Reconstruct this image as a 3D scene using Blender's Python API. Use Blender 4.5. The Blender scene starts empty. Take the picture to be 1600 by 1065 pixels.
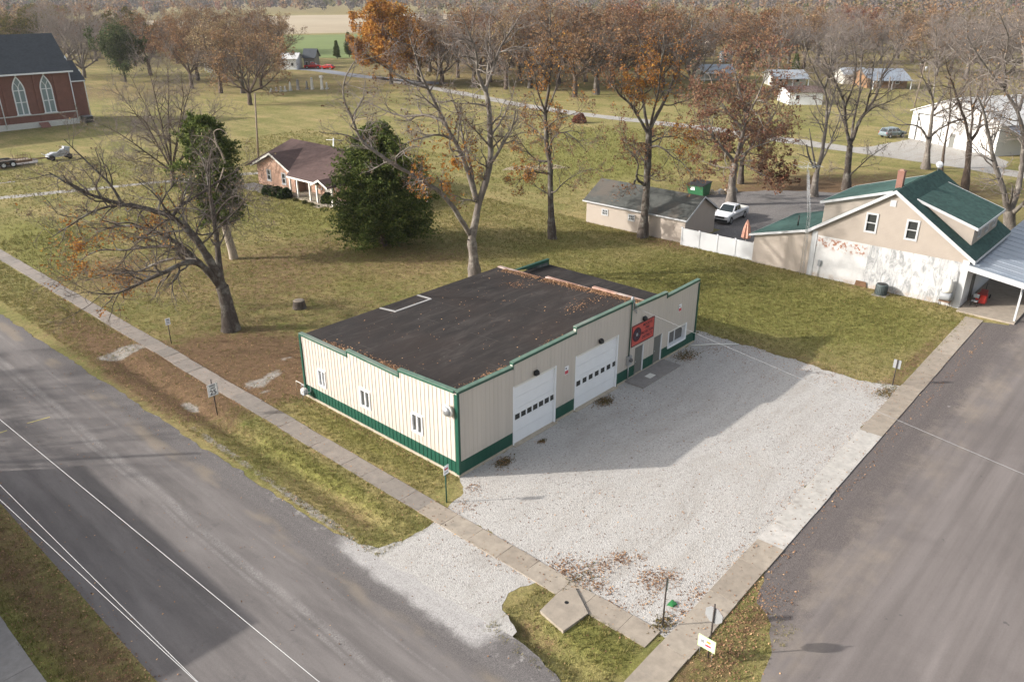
# Autumn town seen from a drone: a metal building on a gravel corner lot.
SUN_E, SKY_E, EXPO = 2.8, 0.118, 1.14
import bpy, bmesh, math, random
import numpy as np
from mathutils import Vector, Matrix
random.seed(5)
rng = np.random.default_rng(11)
scene = bpy.context.scene
COL = scene.collection
PI = math.pi
# ------------------------------------------------------------------ survey: the town grid
# x runs along the front of the metal building, y along its street side, z up, metres.
CAM = np.array([-23.58, -24.92, 22.5])
PITCH = math.radians(23.639)
FOC = 1244.0
CF = np.array([0.7415, 0.6709, 0.0]); CR = np.array([0.6709, -0.7415, 0.0])
FW = CF*math.cos(PITCH) + np.array([0, 0, -math.sin(PITCH)])
UPV = CF*math.sin(PITCH) + np.array([0, 0, math.cos(PITCH)])

def ray(px, py):
    return FW + (px-800)/FOC*CR + (532.5-py)/FOC*UPV
def G(px, py, z=0.0):
    """surveyed ground point seen at this spot of the photograph"""
    r = ray(px, py); t = (z-CAM[2])/r[2]
    return CAM + t*r
def T(px, py, base, off=0.0):
    """point of a tree that stands at base, off metres deeper"""
    r = ray(px, py); t = ((base-CAM) @ CF + off)/(r @ CF)
    return CAM + t*r

# ------------------------------------------------------------------ mesh building
class MB:
    def __init__(s): s.v = []; s.f = []; s.m = []; s.mats = []; s.sm = []
    def mi(s, mat):
        if mat not in s.mats: s.mats.append(mat)
        return s.mats.index(mat)
    def add(s, vs, fs, mat, smooth=False):
        o = len(s.v); k = s.mi(mat)
        s.v += [tuple(map(float, p)) for p in vs]
        for f in fs: s.f.append(tuple(o+i for i in f)); s.m.append(k); s.sm.append(smooth)
    def hexa(s, p, mat):
        s.add(p, [(3,2,1,0),(4,5,6,7),(0,1,5,4),(1,2,6,5),(2,3,7,6),(3,0,4,7)], mat)
    def box(s, x0, x1, y0, y1, z0, z1, mat):
        s.hexa([(x0,y0,z0),(x1,y0,z0),(x1,y1,z0),(x0,y1,z0),(x0,y0,z1),(x1,y0,z1),(x1,y1,z1),(x0,y1,z1)], mat)
    def prism(s, pts, d, mat):
        n = len(pts); d = np.array(d, float); a = [np.array(p, float) for p in pts]; b = [p+d for p in a]
        s.add(a+b, [tuple(range(n-1,-1,-1)), tuple(range(n,2*n))]+[(i,(i+1)%n,n+(i+1)%n,n+i) for i in range(n)], mat)
    def tube(s, pts, r, mat, n=8, cap=True, smooth=True):
        pts = [np.array(p, float) for p in pts]; m = len(pts)
        if not hasattr(r, '__len__'): r = [r]*m
        rings = []
        t0 = pts[-1]-pts[0]; ref = np.array([0,0,1.0]) if abs(t0[2]) < .9*np.linalg.norm(t0) else np.array([1.0,0,0])
        vs = []
        for i in range(m):
            t = pts[min(i+1,m-1)]-pts[max(i-1,0)]; t = t/(np.linalg.norm(t)+1e-9)
            a = np.cross(t, ref); a /= np.linalg.norm(a)+1e-9; b = np.cross(t, a)
            for j in range(n):
                w = 2*PI*j/n; vs.append(pts[i]+r[i]*(math.cos(w)*a+math.sin(w)*b))
        fs = [(i*n+j, i*n+(j+1)%n, (i+1)*n+(j+1)%n, (i+1)*n+j) for i in range(m-1) for j in range(n)]
        s.add(vs, fs, mat, smooth)
        if cap: s.add(vs[:n], [tuple(range(n-1,-1,-1))], mat); s.add(vs[-n:], [tuple(range(n))], mat)
    def lathe(s, prof, c, mat, n=16, axis='z', smooth=True):
        vs = []
        for (r, h) in prof:
            for j in range(n):
                w = 2*PI*j/n; a, b = r*math.cos(w), r*math.sin(w)
                p = {'z': (a,b,h), 'x': (h,a,b), 'y': (a,h,b)}[axis]
                vs.append((c[0]+p[0], c[1]+p[1], c[2]+p[2]))
        m = len(prof)
        s.add(vs, [(i*n+j, i*n+(j+1)%n, (i+1)*n+(j+1)%n, (i+1)*n+j) for i in range(m-1) for j in range(n)], mat, smooth)
        s.add(vs[:n], [tuple(range(n-1,-1,-1))], mat); s.add(vs[-n:], [tuple(range(n))], mat)
    def ball(s, c, r, mat, n=10, m=7):
        if not hasattr(r, '__len__'): r = (r, r, r)
        vs = [(c[0]+r[0]*math.sin(PI*i/m)*math.cos(2*PI*j/n), c[1]+r[1]*math.sin(PI*i/m)*math.sin(2*PI*j/n), c[2]+r[2]*math.cos(PI*i/m)) for i in range(m+1) for j in range(n)]
        s.add(vs, [(i*n+j, (i+1)*n+j, (i+1)*n+(j+1)%n, i*n+(j+1)%n) for i in range(m) for j in range(n)], mat, True)
    def build(s, name, parent=None, world=True, fix=True):
        me = bpy.data.meshes.new(name)
        off = np.array(ORG.get(parent.name, (0,0,0)) if (parent is not None and world) else (0,0,0), float)
        me.from_pydata([tuple(np.array(p)-off) for p in s.v], [], s.f)
        for m in s.mats: me.materials.append(m)
        me.polygons.foreach_set('material_index', s.m)
        me.polygons.foreach_set('use_smooth', s.sm)
        if fix:
            bm = bmesh.new(); bm.from_mesh(me); bmesh.ops.remove_doubles(bm, verts=bm.verts, dist=1e-5)
            bmesh.ops.recalc_face_normals(bm, faces=bm.faces); bm.to_mesh(me); bm.free()
        o = bpy.data.objects.new(name, me); COL.objects.link(o)
        if parent is not None:
            o.parent = parent; ORG[o.name] = tuple(off) if world else ORG.get(parent.name, (0,0,0))
        return o
ORG = {}
def thing(name, label, cat, loc=(0,0,0), rz=0.0, group=None):
    o = bpy.data.objects.new(name, None); COL.objects.link(o)
    o.empty_display_size = .3
    o.location = loc; o.rotation_euler = (0,0,rz); o['label'] = label; o['category'] = cat
    if group: o['group'] = group
    ORG[o.name] = tuple(loc)
    return o
def tag(o, label=None, cat=None, group=None, kind=None):
    if label: o['label'] = label
    if cat: o['category'] = cat
    if group: o['group'] = group
    if kind: o['kind'] = kind
    return o
def copy_tree(o, loc, rz=0.0, sc=1.0, label=None, group=None, parent=None):
    c = o.copy(); COL.objects.link(c)
    if parent is None:
        c.location = loc; c.rotation_euler = (0,0,rz); c.scale = (sc,sc,sc) if not hasattr(sc,'__len__') else sc
        if label: c['label'] = label
        if group: c['group'] = group
    else: c.parent = parent
    for ch in o.children: copy_tree(ch, None, parent=c)
    return c
def fast_mesh(name, V, Q, mats, mi=None, smooth=None, parent=None):
    """big quad mesh straight from arrays"""
    me = bpy.data.meshes.new(name); V = np.ascontiguousarray(V, np.float32); Q = np.ascontiguousarray(Q, np.int32)
    me.vertices.add(len(V)); me.vertices.foreach_set('co', V.ravel())
    k = Q.shape[1]
    me.loops.add(Q.size); me.loops.foreach_set('vertex_index', Q.ravel())
    me.polygons.add(len(Q)); me.polygons.foreach_set('loop_start', np.arange(0, Q.size, k, dtype=np.int32))
    if mi is not None: me.polygons.foreach_set('material_index', np.ascontiguousarray(mi, np.int32))
    me.polygons.foreach_set('use_smooth', np.ascontiguousarray(smooth if smooth is not None else np.zeros(len(Q)), bool))
    for m in mats: me.materials.append(m)
    me.update(calc_edges=True)
    o = bpy.data.objects.new(name, me); COL.objects.link(o)
    if parent is not None: o.parent = parent
    return o

class Fr:
    """a wall's own frame: o = point on the wall's foot, r = horizontal direction seen from outside, n = outward"""
    def __init__(s, o, r):
        s.o = np.array(o, float); s.r = np.array([r[0], r[1], 0.0]); s.r /= np.linalg.norm(s.r)
        s.n = np.array([s.r[1], -s.r[0], 0.0])
    def p(s, a, d, z): return s.o + a*s.r + d*s.n + np.array([0,0,z])
    def box(s, mb, a0, a1, d0, d1, z0, z1, mat):
        mb.hexa([s.p(a0,d0,z0), s.p(a1,d0,z0), s.p(a1,d1,z0), s.p(a0,d1,z0), s.p(a0,d0,z1), s.p(a1,d0,z1), s.p(a1,d1,z1), s.p(a0,d1,z1)], mat)
    def poly(s, mb, az, d0, d1, mat):
        mb.prism([s.p(a, d0, z) for a, z in az], s.n*(d1-d0), mat)
def wall_cells(mb, fr, aa, zz, holes, d0, d1, mat):
    """wall slab cut by openings: holes = (a0,a1,z0,z1); mat(zmid) or material"""
    aa = sorted(set([round(a,4) for a in aa]+[round(q,4) for h in holes for q in h[:2] if aa[0] < q < aa[-1]]))
    zz = sorted(set([round(z,4) for z in zz]+[round(q,4) for h in holes for q in h[2:] if zz[0] < q < zz[-1]]))
    for i in range(len(aa)-1):
        for j in range(len(zz)-1):
            am, zm = (aa[i]+aa[i+1])/2, (zz[j]+zz[j+1])/2
            if any(h[0] < am < h[1] and h[2] < zm < h[3] for h in holes): continue
            fr.box(mb, aa[i], aa[i+1], d0, d1, zz[j], zz[j+1], mat(zm) if callable(mat) else mat)
def window(parent, fr, a0, a1, z0, z1, frame, glass, fw=.09, proud=.05, cols=1, rows=1, sill=None, div=.035):
    mb = MB()
    fr.box(mb, a0, a0+fw, -.08, proud, z0, z1, frame); fr.box(mb, a1-fw, a1, -.08, proud, z0, z1, frame)
    fr.box(mb, a0+fw, a1-fw, -.08, proud, z1-fw, z1, frame); fr.box(mb, a0+fw, a1-fw, -.08, proud, z0, z0+fw, frame)
    ia, ib, ja, jb = a0+fw, a1-fw, z0+fw, z1-fw
    for c in range(1, cols): x = ia+(ib-ia)*c/cols; fr.box(mb, x-div/2, x+div/2, -.06, proud-.015, ja, jb, frame)
    for r in range(1, rows):
        z = ja+(jb-ja)*r/rows
        for c in range(cols):
            xa = ia+(ib-ia)*c/cols+(div/2 if c else 0); xb = ia+(ib-ia)*(c+1)/cols-(div/2 if c < cols-1 else 0)
            fr.box(mb, xa, xb, -.06, proud-.015, z-div/2, z+div/2, frame)
    if sill is not None: fr.box(mb, a0-.06, a1+.06, 0, proud+.06, z0-.07, z0-.003, sill)
    w = mb.build('window', parent)
    g = MB(); fr.box(g, ia+.002, ib-.002, -.075, -.05, ja+.002, jb-.002, glass); g.build('pane', w)
    return w
# ------------------------------------------------------------------ materials
def new_mat(name):
    m = bpy.data.materials.new(name); m.use_nodes = True; nt = m.node_tree; nt.nodes.clear()
    out = nt.nodes.new('ShaderNodeOutputMaterial'); b = nt.nodes.new('ShaderNodeBsdfPrincipled')
    nt.links.new(b.outputs[0], out.inputs[0]); return m, nt, b, out
def put(nt, sock, val):
    if isinstance(val, bpy.types.NodeSocket): nt.links.new(val, sock)
    elif hasattr(val, '__len__') and len(val) == 3 and sock.type == 'RGBA': sock.default_value = (*val, 1)
    else: sock.default_value = val
def nd(nt, typ, ins=None, **props):
    n = nt.nodes.new(typ)
    for k, v in props.items(): setattr(n, k, v)
    for k, v in (ins or {}).items(): put(nt, n.inputs[k], v)
    return n
def pos(nt): return nd(nt, 'ShaderNodeNewGeometry').outputs['Position']
def obj_co(nt): return nd(nt, 'ShaderNodeTexCoord').outputs['Object']
def island(nt): return nd(nt, 'ShaderNodeNewGeometry').outputs['Random Per Island']
def mapping(nt, co, scale=(1,1,1), rot=(0,0,0)):
    return nd(nt, 'ShaderNodeMapping', {'Vector': co, 'Scale': scale, 'Rotation': rot}).outputs[0]
def noise(nt, co, scale, detail=4, rough=.55, dist=0.0):
    return nd(nt, 'ShaderNodeTexNoise', {'Vector': co, 'Scale': scale, 'Detail': detail, 'Roughness': rough, 'Distortion': dist}).outputs['Fac']
def ramp(nt, fac, stops, interp='LINEAR'):
    n = nd(nt, 'ShaderNodeValToRGB', {'Fac': fac}); cr = n.color_ramp; cr.interpolation = interp
    while len(cr.elements) < len(stops): cr.elements.new(.5)
    for e, (p, c) in zip(cr.elements, stops):
        e.position = p; e.color = (*c, 1) if hasattr(c, '__len__') else (c, c, c, 1)
    return n.outputs['Color']
def mixc(nt, fac, a, b, mode='MIX'):
    n = nt.nodes.new('ShaderNodeMix'); n.data_type = 'RGBA'; n.blend_type = mode
    put(nt, n.inputs[0], fac); put(nt, n.inputs[6], a if isinstance(a, bpy.types.NodeSocket) else (*a, 1)); put(nt, n.inputs[7], b if isinstance(b, bpy.types.NodeSocket) else (*b, 1))
    return n.outputs[2]
def mth(nt, op, a, b=0.0, c=0.0, clamp=False):
    n = nt.nodes.new('ShaderNodeMath'); n.operation = op; n.use_clamp = clamp
    put(nt, n.inputs[0], a); put(nt, n.inputs[1], b)
    if op in ('MULTIPLY_ADD', 'SMOOTH_MIN', 'COMPARE'): put(nt, n.inputs[2], c)
    return n.outputs[0]
def sep(nt, co):
    n = nd(nt, 'ShaderNodeSeparateXYZ', {0: co}); return n.outputs
def bump(nt, b, h, strength=.3, dist=.02):
    put(nt, b.inputs['Normal'], nd(nt, 'ShaderNodeBump', {'Height': h, 'Strength': strength, 'Distance': dist}).outputs[0])
def band(nt, x, c, w):      # 1 where |x-c|<w
    return mth(nt, 'LESS_THAN', mth(nt, 'ABSOLUTE', mth(nt, 'SUBTRACT', x, c)), w)
def soft(nt, x, a, b):
    n = nt.nodes.new('ShaderNodeMapRange'); n.interpolation_type = 'SMOOTHSTEP'
    put(nt, n.inputs[0], x); put(nt, n.inputs[1], a); put(nt, n.inputs[2], b); put(nt, n.inputs[3], 0.0); put(nt, n.inputs[4], 1.0)
    return n.outputs[0]

def simple(name, col, rough=.6, var=.12, scale=3.0, metallic=0.0, bmp=0.0, spec=.4, big=None, world=False):
    m, nt, b, _ = new_mat(name); co = pos(nt) if world else obj_co(nt)
    c = np.array(col)
    n = noise(nt, co, scale, 6, .65)
    cc = ramp(nt, n, [(.25, tuple(c*(1-var))), (.75, tuple(np.minimum(c*(1+var), .95)))])
    if big is not None:
        cc = mixc(nt, ramp(nt, noise(nt, co, scale*.13, 3, .6), [(.45, 0), (.68, 1)]), cc, big)
    put(nt, b.inputs['Base Color'], cc); b.inputs['Roughness'].default_value = rough; b.inputs['Metallic'].default_value = metallic
    b.inputs['Specular IOR Level'].default_value = spec
    if bmp: bump(nt, b, noise(nt, co, scale*8, 4, .6), bmp)
    return m

M = {}
def siding_cream():
    m, nt, b, _ = new_mat('cream_siding'); co = pos(nt); z = sep(nt, co)[2]
    st = noise(nt, mapping(nt, co, (3.2, 3.2, .12)), 1.0, 6, .7); pan = noise(nt, mapping(nt, co, (1.1, 1.1, .02)), 1.0, 1, .5)
    c = mixc(nt, ramp(nt, st, [(.35, 0), (.7, 1)]), CREAM_A, CREAM_B); c = mixc(nt, .5, c, ramp(nt, pan, [(.3, .93), (.7, 1.05)]), 'MULTIPLY')
    splash = mth(nt, 'MULTIPLY', mth(nt, 'SUBTRACT', 1.0, soft(nt, z, .8, 1.7)), ramp(nt, noise(nt, co, 2.4, 6, .7), [(.45, 0), (.7, .35)])); c = mixc(nt, splash, c, (.36,.30,.23))
    run = mth(nt, 'MULTIPLY', soft(nt, z, 2.6, 4.6), ramp(nt, noise(nt, mapping(nt, co, (5.5, 5.5, .08)), 1.0, 4, .7), [(.58, 0), (.72, .30)])); c = mixc(nt, run, c, (.30,.28,.23))
    put(nt, b.inputs['Base Color'], c); b.inputs['Roughness'].default_value = .45
    bump(nt, b, noise(nt, mapping(nt, co, (1, 1, .5)), 1.3, 3, .5), .12, .05); return m
M['green'] = simple('green_metal', (.014,.075,.05), .4, .12, 2)
M['coping'] = simple('weathered_green_coping', (.10,.165,.125), .5, .25, 2.5, big=(.19,.22,.185))
CREAM_A, CREAM_B = (0.541,0.490,0.430), (0.485,0.439,0.385)
M['cream'] = siding_cream()
M['white'] = simple('white_paint', (.7834,.7956,.8078), .4, .04, 2)
M['white_vinyl'] = simple('white_vinyl', (.4440,.4514,.4588), .35, .04, 1)
M['offwhite'] = simple('offwhite_trim', (.70,.68,.62), .5, .06, 2)
M['grey_door'] = simple('grey_door_paint', (.15,.15,.135), .45, .08, 2)
M['concrete_strip'] = simple('foundation_concrete', (.42,.36,.28), .85, .2, 4)
M['galv'] = simple('galvanised_metal', (.42,.43,.44), .4, .15, 4, metallic=.6)
M['grey_metal'] = simple('grey_metal', (.25,.26,.27), .45, .12, 4)
M['dark_metal'] = simple('dark_metal', (.02,.022,.022), .45, .15, 4)
M['black'] = simple('black_plastic', (.012,.012,.012), .5, .2, 5)
M['rubber'] = simple('tyre_rubber', (.015,.015,.016), .8, .2, 8)
M['red'] = simple('red_paint', (.42,.03,.022), .4, .1, 3)
M['sign_red'] = simple('sign_red', (.50,.075,.06), .5, .08, 4)
M['sign_dark'] = simple('sign_dark_lettering', (.055,.012,.02), .6, .1, 4)
M['sign_white'] = simple('sign_white', (.84,.85,.86), .4, .03, 4)
M['sign_black'] = simple('sign_black', (.03,.035,.06), .5, .05, 4)
M['sign_back'] = simple('aluminium_sign_back', (.3060,.3145,.3230), .45, .06, 5, metallic=.2)
M['lime'] = simple('lime_sign_border', (.55,.75,.38), .5, .04, 4)
M['orange_ink'] = simple('orange_print', (.65,.28,.06), .5, .05, 4)
M['pink_ink'] = simple('pink_print', (.5,.06,.08), .5, .05, 4)
M['post'] = simple('brown_steel_post', (.055,.045,.04), .7, .3, 6)
M['wood'] = simple('weathered_wood', (.24,.19,.145), .85, .25, 6)
M['stone'] = simple('pale_gravestone', (.55,.54,.50), .8, .12, 4)
M['stone_dark'] = simple('grey_gravestone', (.28,.27,.26), .75, .15, 4)
M['tan_siding'] = simple('tan_siding', (.3744,.3216,.2736), .55, .05, 1.0)
M['salmon'] = simple('salmon_canvas', (.50,.27,.20), .9, .15, 6)
M['dump_green'] = simple('dumpster_green', (.028,.13,.055), .5, .2, 2)
M['car_white'] = simple('white_car_paint', (.78,.79,.81), .25, .02, 1, spec=.6)
M['car_blue'] = simple('pale_blue_car_paint', (.21,.27,.30), .3, .05, 1, spec=.6)
M['car_red'] = simple('red_car_paint', (.55,.02,.015), .3, .05, 1, spec=.6)
M['rim'] = simple('wheel_rim', (.38,.39,.40), .3, .1, 5, metallic=.7)
M['headlight'] = simple('headlight_glass', (.55,.56,.58), .15, .05, 5)
M['taillight'] = simple('taillight_red', (.35,.01,.01), .25, .05, 5)
M['cap_terracotta'] = simple('terracotta_coping', (.34,.20,.15), .8, .3, 5, big=(.45,.38,.34))
M['cable'] = simple('bright_cable', (.40,.40,.40), .5, .05, 3)
M['rope_green'] = simple('lawn_green_plastic', (.03,.17,.05), .5, .1, 4)
M['insulation'] = simple('torn_silver_lining', (.35,.36,.37), .6, .4, 3)
M['porch_metal'] = simple('blue_grey_metal_roof', (.27,.31,.36), .4, .08, 1.2, metallic=.25, big=(.34,.37,.41))
M['grey_roof'] = simple('pale_metal_roof', (.36,.39,.42), .45, .12, .6, metallic=.2)
M['barn_white'] = simple('white_barn_metal', (.5610,.5567,.5397), .45, .04, .5)
M['barn_roof'] = simple('grey_barn_side_roof', (.13,.14,.165), .6, .1, .5)
M['mobile_wall'] = simple('mobile_home_siding', (.58,.57,.52), .6, .1, 1)
M['brown_fence'] = simple('brown_board', (.26,.15,.08), .8, .25, 2)
M['trash'] = simple('pale_trash', (.5,.42,.33), .9, .5, 5)
M['equip_grey'] = simple('grey_equipment_paint', (.40,.42,.45), .5, .25, 3)
M['ac'] = simple('air_conditioner_green_grey', (.075,.095,.095), .6, .15, 6)
M['stain'] = simple('rusty_iron', (.16,.09,.05), .9, .3, 4)

def glass_mat(name, col, rough=.08):
    m, nt, b, _ = new_mat(name); b.inputs['Base Color'].default_value = (*col, 1); b.inputs['Roughness'].default_value = rough
    b.inputs['Specular IOR Level'].default_value = .6
    return m
M['glass'] = glass_mat('window_glass', (.035,.037,.035), .12)
M['glass_grey'] = glass_mat('window_glass_screen', (.10,.10,.095), .3)
M['glass_car'] = glass_mat('car_glass', (.025,.035,.04), .06)
M['glass_church'] = glass_mat('leaded_glass', (.20,.26,.27), .3)

def siding_mat(name, col, pitch, var=.05):
    m, nt, b, _ = new_mat(name); co = pos(nt); z = sep(nt, co)[2]
    fr = mth(nt, 'FRACT', mth(nt, 'DIVIDE', z, pitch)); c = np.array(col)
    base = ramp(nt, noise(nt, co, 1.2, 5, .6), [(.3, tuple(c*(1-var))), (.7, tuple(c*(1+var)))])
    put(nt, b.inputs['Base Color'], base); b.inputs['Roughness'].default_value = .55
    bump(nt, b, fr, .55, .02); return m
M['lap'] = siding_mat('tan_lap_siding', (.3315,.2867,.2464), .12)
M['lap_grey'] = siding_mat('cream_lap_siding', (.3584,.3091,.2643), .13)

def shingle_mat(name, col, var=.35, patch=None, litter=None):
    m, nt, b, _ = new_mat(name); co = obj_co(nt); c = np.array(col)
    v = nd(nt, 'ShaderNodeTexVoronoi', {'Vector': mapping(nt, co, (3.2, 3.2, 7.5)), 'Scale': 1.0, 'Randomness': .9}).outputs['Color']
    r = sep(nt, v)[0]
    base = ramp(nt, r, [(0, tuple(c*(1-var))), (1, tuple(c*(1+var)))])
    base = mixc(nt, .5, base, ramp(nt, noise(nt, co, .8, 6, .7), [(.3, tuple(c*.75)), (.7, tuple(c*1.25))]))
    if patch is not None: base = mixc(nt, ramp(nt, noise(nt, co, .35, 4, .65), [(.48, 0), (.62, 1)]), base, patch)
    put(nt, b.inputs['Base Color'], base); b.inputs['Roughness'].default_value = .9; b.inputs['Specular IOR Level'].default_value = .25
    zz = mth(nt, 'FRACT', mth(nt, 'MULTIPLY', sep(nt, co)[2], 7.5)); bump(nt, b, zz, .5, .015); return m
M['shingle_green'] = shingle_mat('green_shingles', (.045,.092,.080))
M['shingle_slate'] = shingle_mat('slate_grey_shingles', (.066,.073,.082), .2)
M['shingle_brown'] = shingle_mat('brown_shingles', (.088,.056,.05), .25)
M['shingle_grey'] = shingle_mat('grey_green_shingles', (.075,.078,.072), .25, patch=(.10,.088,.075))

def brick_mat(name, a, bcol, mortar, scale=1.0):
    m, nt, b, _ = new_mat(name); co = obj_co(nt); s = sep(nt, co)
    xy = mth(nt, 'ADD', s[0], s[1]); v = nd(nt, 'ShaderNodeCombineXYZ', {0: xy, 1: s[2], 2: 0.0}).outputs[0]
    br = nd(nt, 'ShaderNodeTexBrick', {'Vector': v, 'Color1': a, 'Color2': bcol, 'Mortar': mortar, 'Scale': scale, 'Mortar Size': .012, 'Brick Width': .22, 'Row Height': .075})
    c = mixc(nt, .35, br.outputs['Color'], ramp(nt, noise(nt, co, 1.3, 5, .7), [(.3, tuple(np.array(a)*.7)), (.7, tuple(np.array(bcol)*1.2))]))
    put(nt, b.inputs['Base Color'], c); b.inputs['Roughness'].default_value = .85
    bump(nt, b, br.outputs['Fac'], .3, .01); return m
M['brick_church'] = brick_mat('red_brick', (.1640,.0578,.0403), (.2132,.0840,.0575), (.1968,.1260,.1035))
M['brick_house'] = brick_mat('pinkish_brick', (.36,.19,.12), (.44,.26,.18), (.42,.33,.27))
M['brick_red'] = brick_mat('chimney_brick', (.26,.09,.055), (.19,.075,.055), (.28,.21,.18))
M['brick_porch'] = brick_mat('porch_brick', (.30,.10,.07), (.26,.09,.07), (.35,.3,.26))

def painted_brick():
    m, nt, b, _ = new_mat('peeling_white_painted_brick'); co = pos(nt); s = sep(nt, co)
    n1 = noise(nt, co, 2.6, 8, .72); y, z = s[1], s[2]
    # bare brick breaks through along the top of the left half, grey weathering over the right half
    left = soft(nt, y, -4.6, -4.2)
    topz = mth(nt, 'MULTIPLY', soft(nt, z, 2.3, 2.9), mth(nt, 'SUBTRACT', 1.0, soft(nt, z, 3.3, 3.6)))
    bare = mth(nt, 'MULTIPLY', mth(nt, 'MULTIPLY', left, topz), ramp(nt, noise(nt, co, 3.3, 6, .75), [(.5, 0), (.56, 1)]))
    right = mth(nt, 'SUBTRACT', 1.0, left)
    streak = noise(nt, mapping(nt, co, (1.4, 1.9, .75)), 1.2, 8, .75, .8)
    grey = mth(nt, 'MULTIPLY', right, ramp(nt, streak, [(.44, 0), (.60, 1)]))
    c = ramp(nt, n1, [(.3, (.43,.425,.42)), (.7, (.52,.52,.515))])
    c = mixc(nt, mth(nt, 'MULTIPLY', grey, .8), c, (.16,.168,.175))
    c = mixc(nt, bare, c, (.27,.11,.055))
    foot = mth(nt, 'MULTIPLY', mth(nt, 'SUBTRACT', 1.0, soft(nt, z, .15, .6)), ramp(nt, n1, [(.45, 0), (.6, 1)]))
    c = mixc(nt, mth(nt, 'MULTIPLY', foot, .7), c, (.36,.27,.2))
    put(nt, b.inputs['Base Color'], c); b.inputs['Roughness'].default_value = .75
    v = nd(nt, 'ShaderNodeCombineXYZ', {0: y, 1: z, 2: 0.0}).outputs[0]
    br = nd(nt, 'ShaderNodeTexBrick', {'Vector': v, 'Scale': 1.0, 'Mortar Size': .01, 'Brick Width': .22, 'Row Height': .075})
    bump(nt, b, br.outputs['Fac'], .25, .01); return m
M['painted_brick'] = painted_brick()

def roof_felt():
    m, nt, b, _ = new_mat('dark_roll_roofing'); co = pos(nt)
    n1 = noise(nt, mapping(nt, co, (.42, 1.7, 1), (0,0,math.radians(18))), 1.0, 8, .72, .5)
    n2 = noise(nt, co, .22, 4, .6); n3 = noise(nt, co, 22, 3, .6)
    c = ramp(nt, n1, [(.32, (.0130,.0110,.0103)), (.52, (.0238,.0198,.0182)), (.74, (.0508,.0423,.0385))])
    c = mixc(nt, ramp(nt, n2, [(.42, 0), (.62, 1)]), c, mixc(nt, n1, (.0169,.0120,.0103), (.0354,.0269,.0232)))
    x = sep(nt, co)[0]; fx = mth(nt, 'FRACT', mth(nt, 'DIVIDE', mth(nt, 'SUBTRACT', x, .05), 2.61))
    seam = mth(nt, 'MULTIPLY', band(nt, fx, .5, .012), ramp(nt, noise(nt, co, .5, 3, .6), [(.50, 0), (.66, .32)]))
    c = mixc(nt, seam, c, (.12,.105,.098))
    c = mixc(nt, ramp(nt, noise(nt, mapping(nt, co, (.25, 1.1, 1), (0,0,math.radians(18))), 1.0, 6, .7, .8), [(.52, 0), (.70, .55)]), c, (.072,.060,.054))
    spots = ramp(nt, noise(nt, co, 5.5, 2, .5), [(.755, 0), (.78, 1)])
    c = mixc(nt, mth(nt, 'MULTIPLY', spots, .7), c, (.26,.25,.24))
    put(nt, b.inputs['Base Color'], c); b.inputs['Roughness'].default_value = .85; b.inputs['Specular IOR Level'].default_value = .3
    bump(nt, b, mth(nt, 'ADD', n3, mth(nt, 'MULTIPLY', n1, 2.0)), .35, .03); return m
M['roof_felt'] = roof_felt()

def bark_mat(name, a, bcol, lichen=None):
    m, nt, b, _ = new_mat(name); co = obj_co(nt)
    n = noise(nt, mapping(nt, co, (3, 3, .7)), 2.2, 8, .7, .4)
    c = ramp(nt, n, [(.3, a), (.7, bcol)])
    if lichen is not None: c = mixc(nt, ramp(nt, noise(nt, co, 1.1, 5, .7), [(.5, 0), (.64, 1)]), c, lichen)
    put(nt, b.inputs['Base Color'], c); b.inputs['Roughness'].default_value = .95; b.inputs['Specular IOR Level'].default_value = .15
    bump(nt, b, n, .6, .05); return m
M['bark_oak'] = bark_mat('oak_bark', (.045,.036,.030), (.125,.105,.09), (.19,.18,.155))
M['bark_brown'] = bark_mat('brown_bark', (.06,.045,.036), (.15,.115,.09))
M['bark_grey'] = bark_mat('grey_bark', (.0850,.0748,.0663), (.2210,.1913,.1658), (.2720,.2465,.2125))
M['bark_pale'] = bark_mat('pale_bark', (.22,.18,.14), (.42,.36,.29))
M['twig'] = bark_mat('twig_bark', (.10,.08,.068), (.20,.167,.145))
M['twig_grey'] = bark_mat('grey_twig_bark', (.165,.138,.124), (.28,.24,.215))
def leaf_mat(name, stops, trans=.25, obvar=.0):
    m, nt, b, out = new_mat(name)
    c = ramp(nt, island(nt), stops)
    if obvar:
        r = nd(nt, 'ShaderNodeObjectInfo').outputs['Random']
        hs = nd(nt, 'ShaderNodeHueSaturation', {'Hue': mth(nt, 'MULTIPLY_ADD', r, obvar*.5, .5-obvar*.25), 'Saturation': mth(nt, 'MULTIPLY_ADD', r, -.3, 1.1), 'Value': mth(nt, 'MULTIPLY_ADD', r, .5, .75), 'Color': c}); c = hs.outputs[0]
    put(nt, b.inputs['Base Color'], c); b.inputs['Roughness'].default_value = .8; b.inputs['Specular IOR Level'].default_value = .15
    t = nd(nt, 'ShaderNodeBsdfTranslucent', {'Color': c}); mx = nd(nt, 'ShaderNodeMixShader', {0: trans, 1: b.outputs[0], 2: t.outputs[0]})
    nt.links.new(mx.outputs[0], out.inputs[0]); return m
M['leaf_orange'] = leaf_mat('orange_leaves', [(0,(.20,.075,.02)),(.5,(.36,.16,.04)),(1,(.50,.28,.06))])
M['leaf_gold'] = leaf_mat('golden_leaves', [(0,(.2012,.0862,.0201)),(.4,(.3881,.1654,.0316)),(.8,(.5175,.2587,.0489)),(1,(.2444,.1869,.0504))])
M['leaf_rust'] = leaf_mat('rust_leaves', [(0,(.1416,.0744,.0391)),(.5,(.2478,.1380,.0667)),(.85,(.3422,.1980,.0920)),(1,(.3068,.2400,.1207))], obvar=.08)
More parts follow.
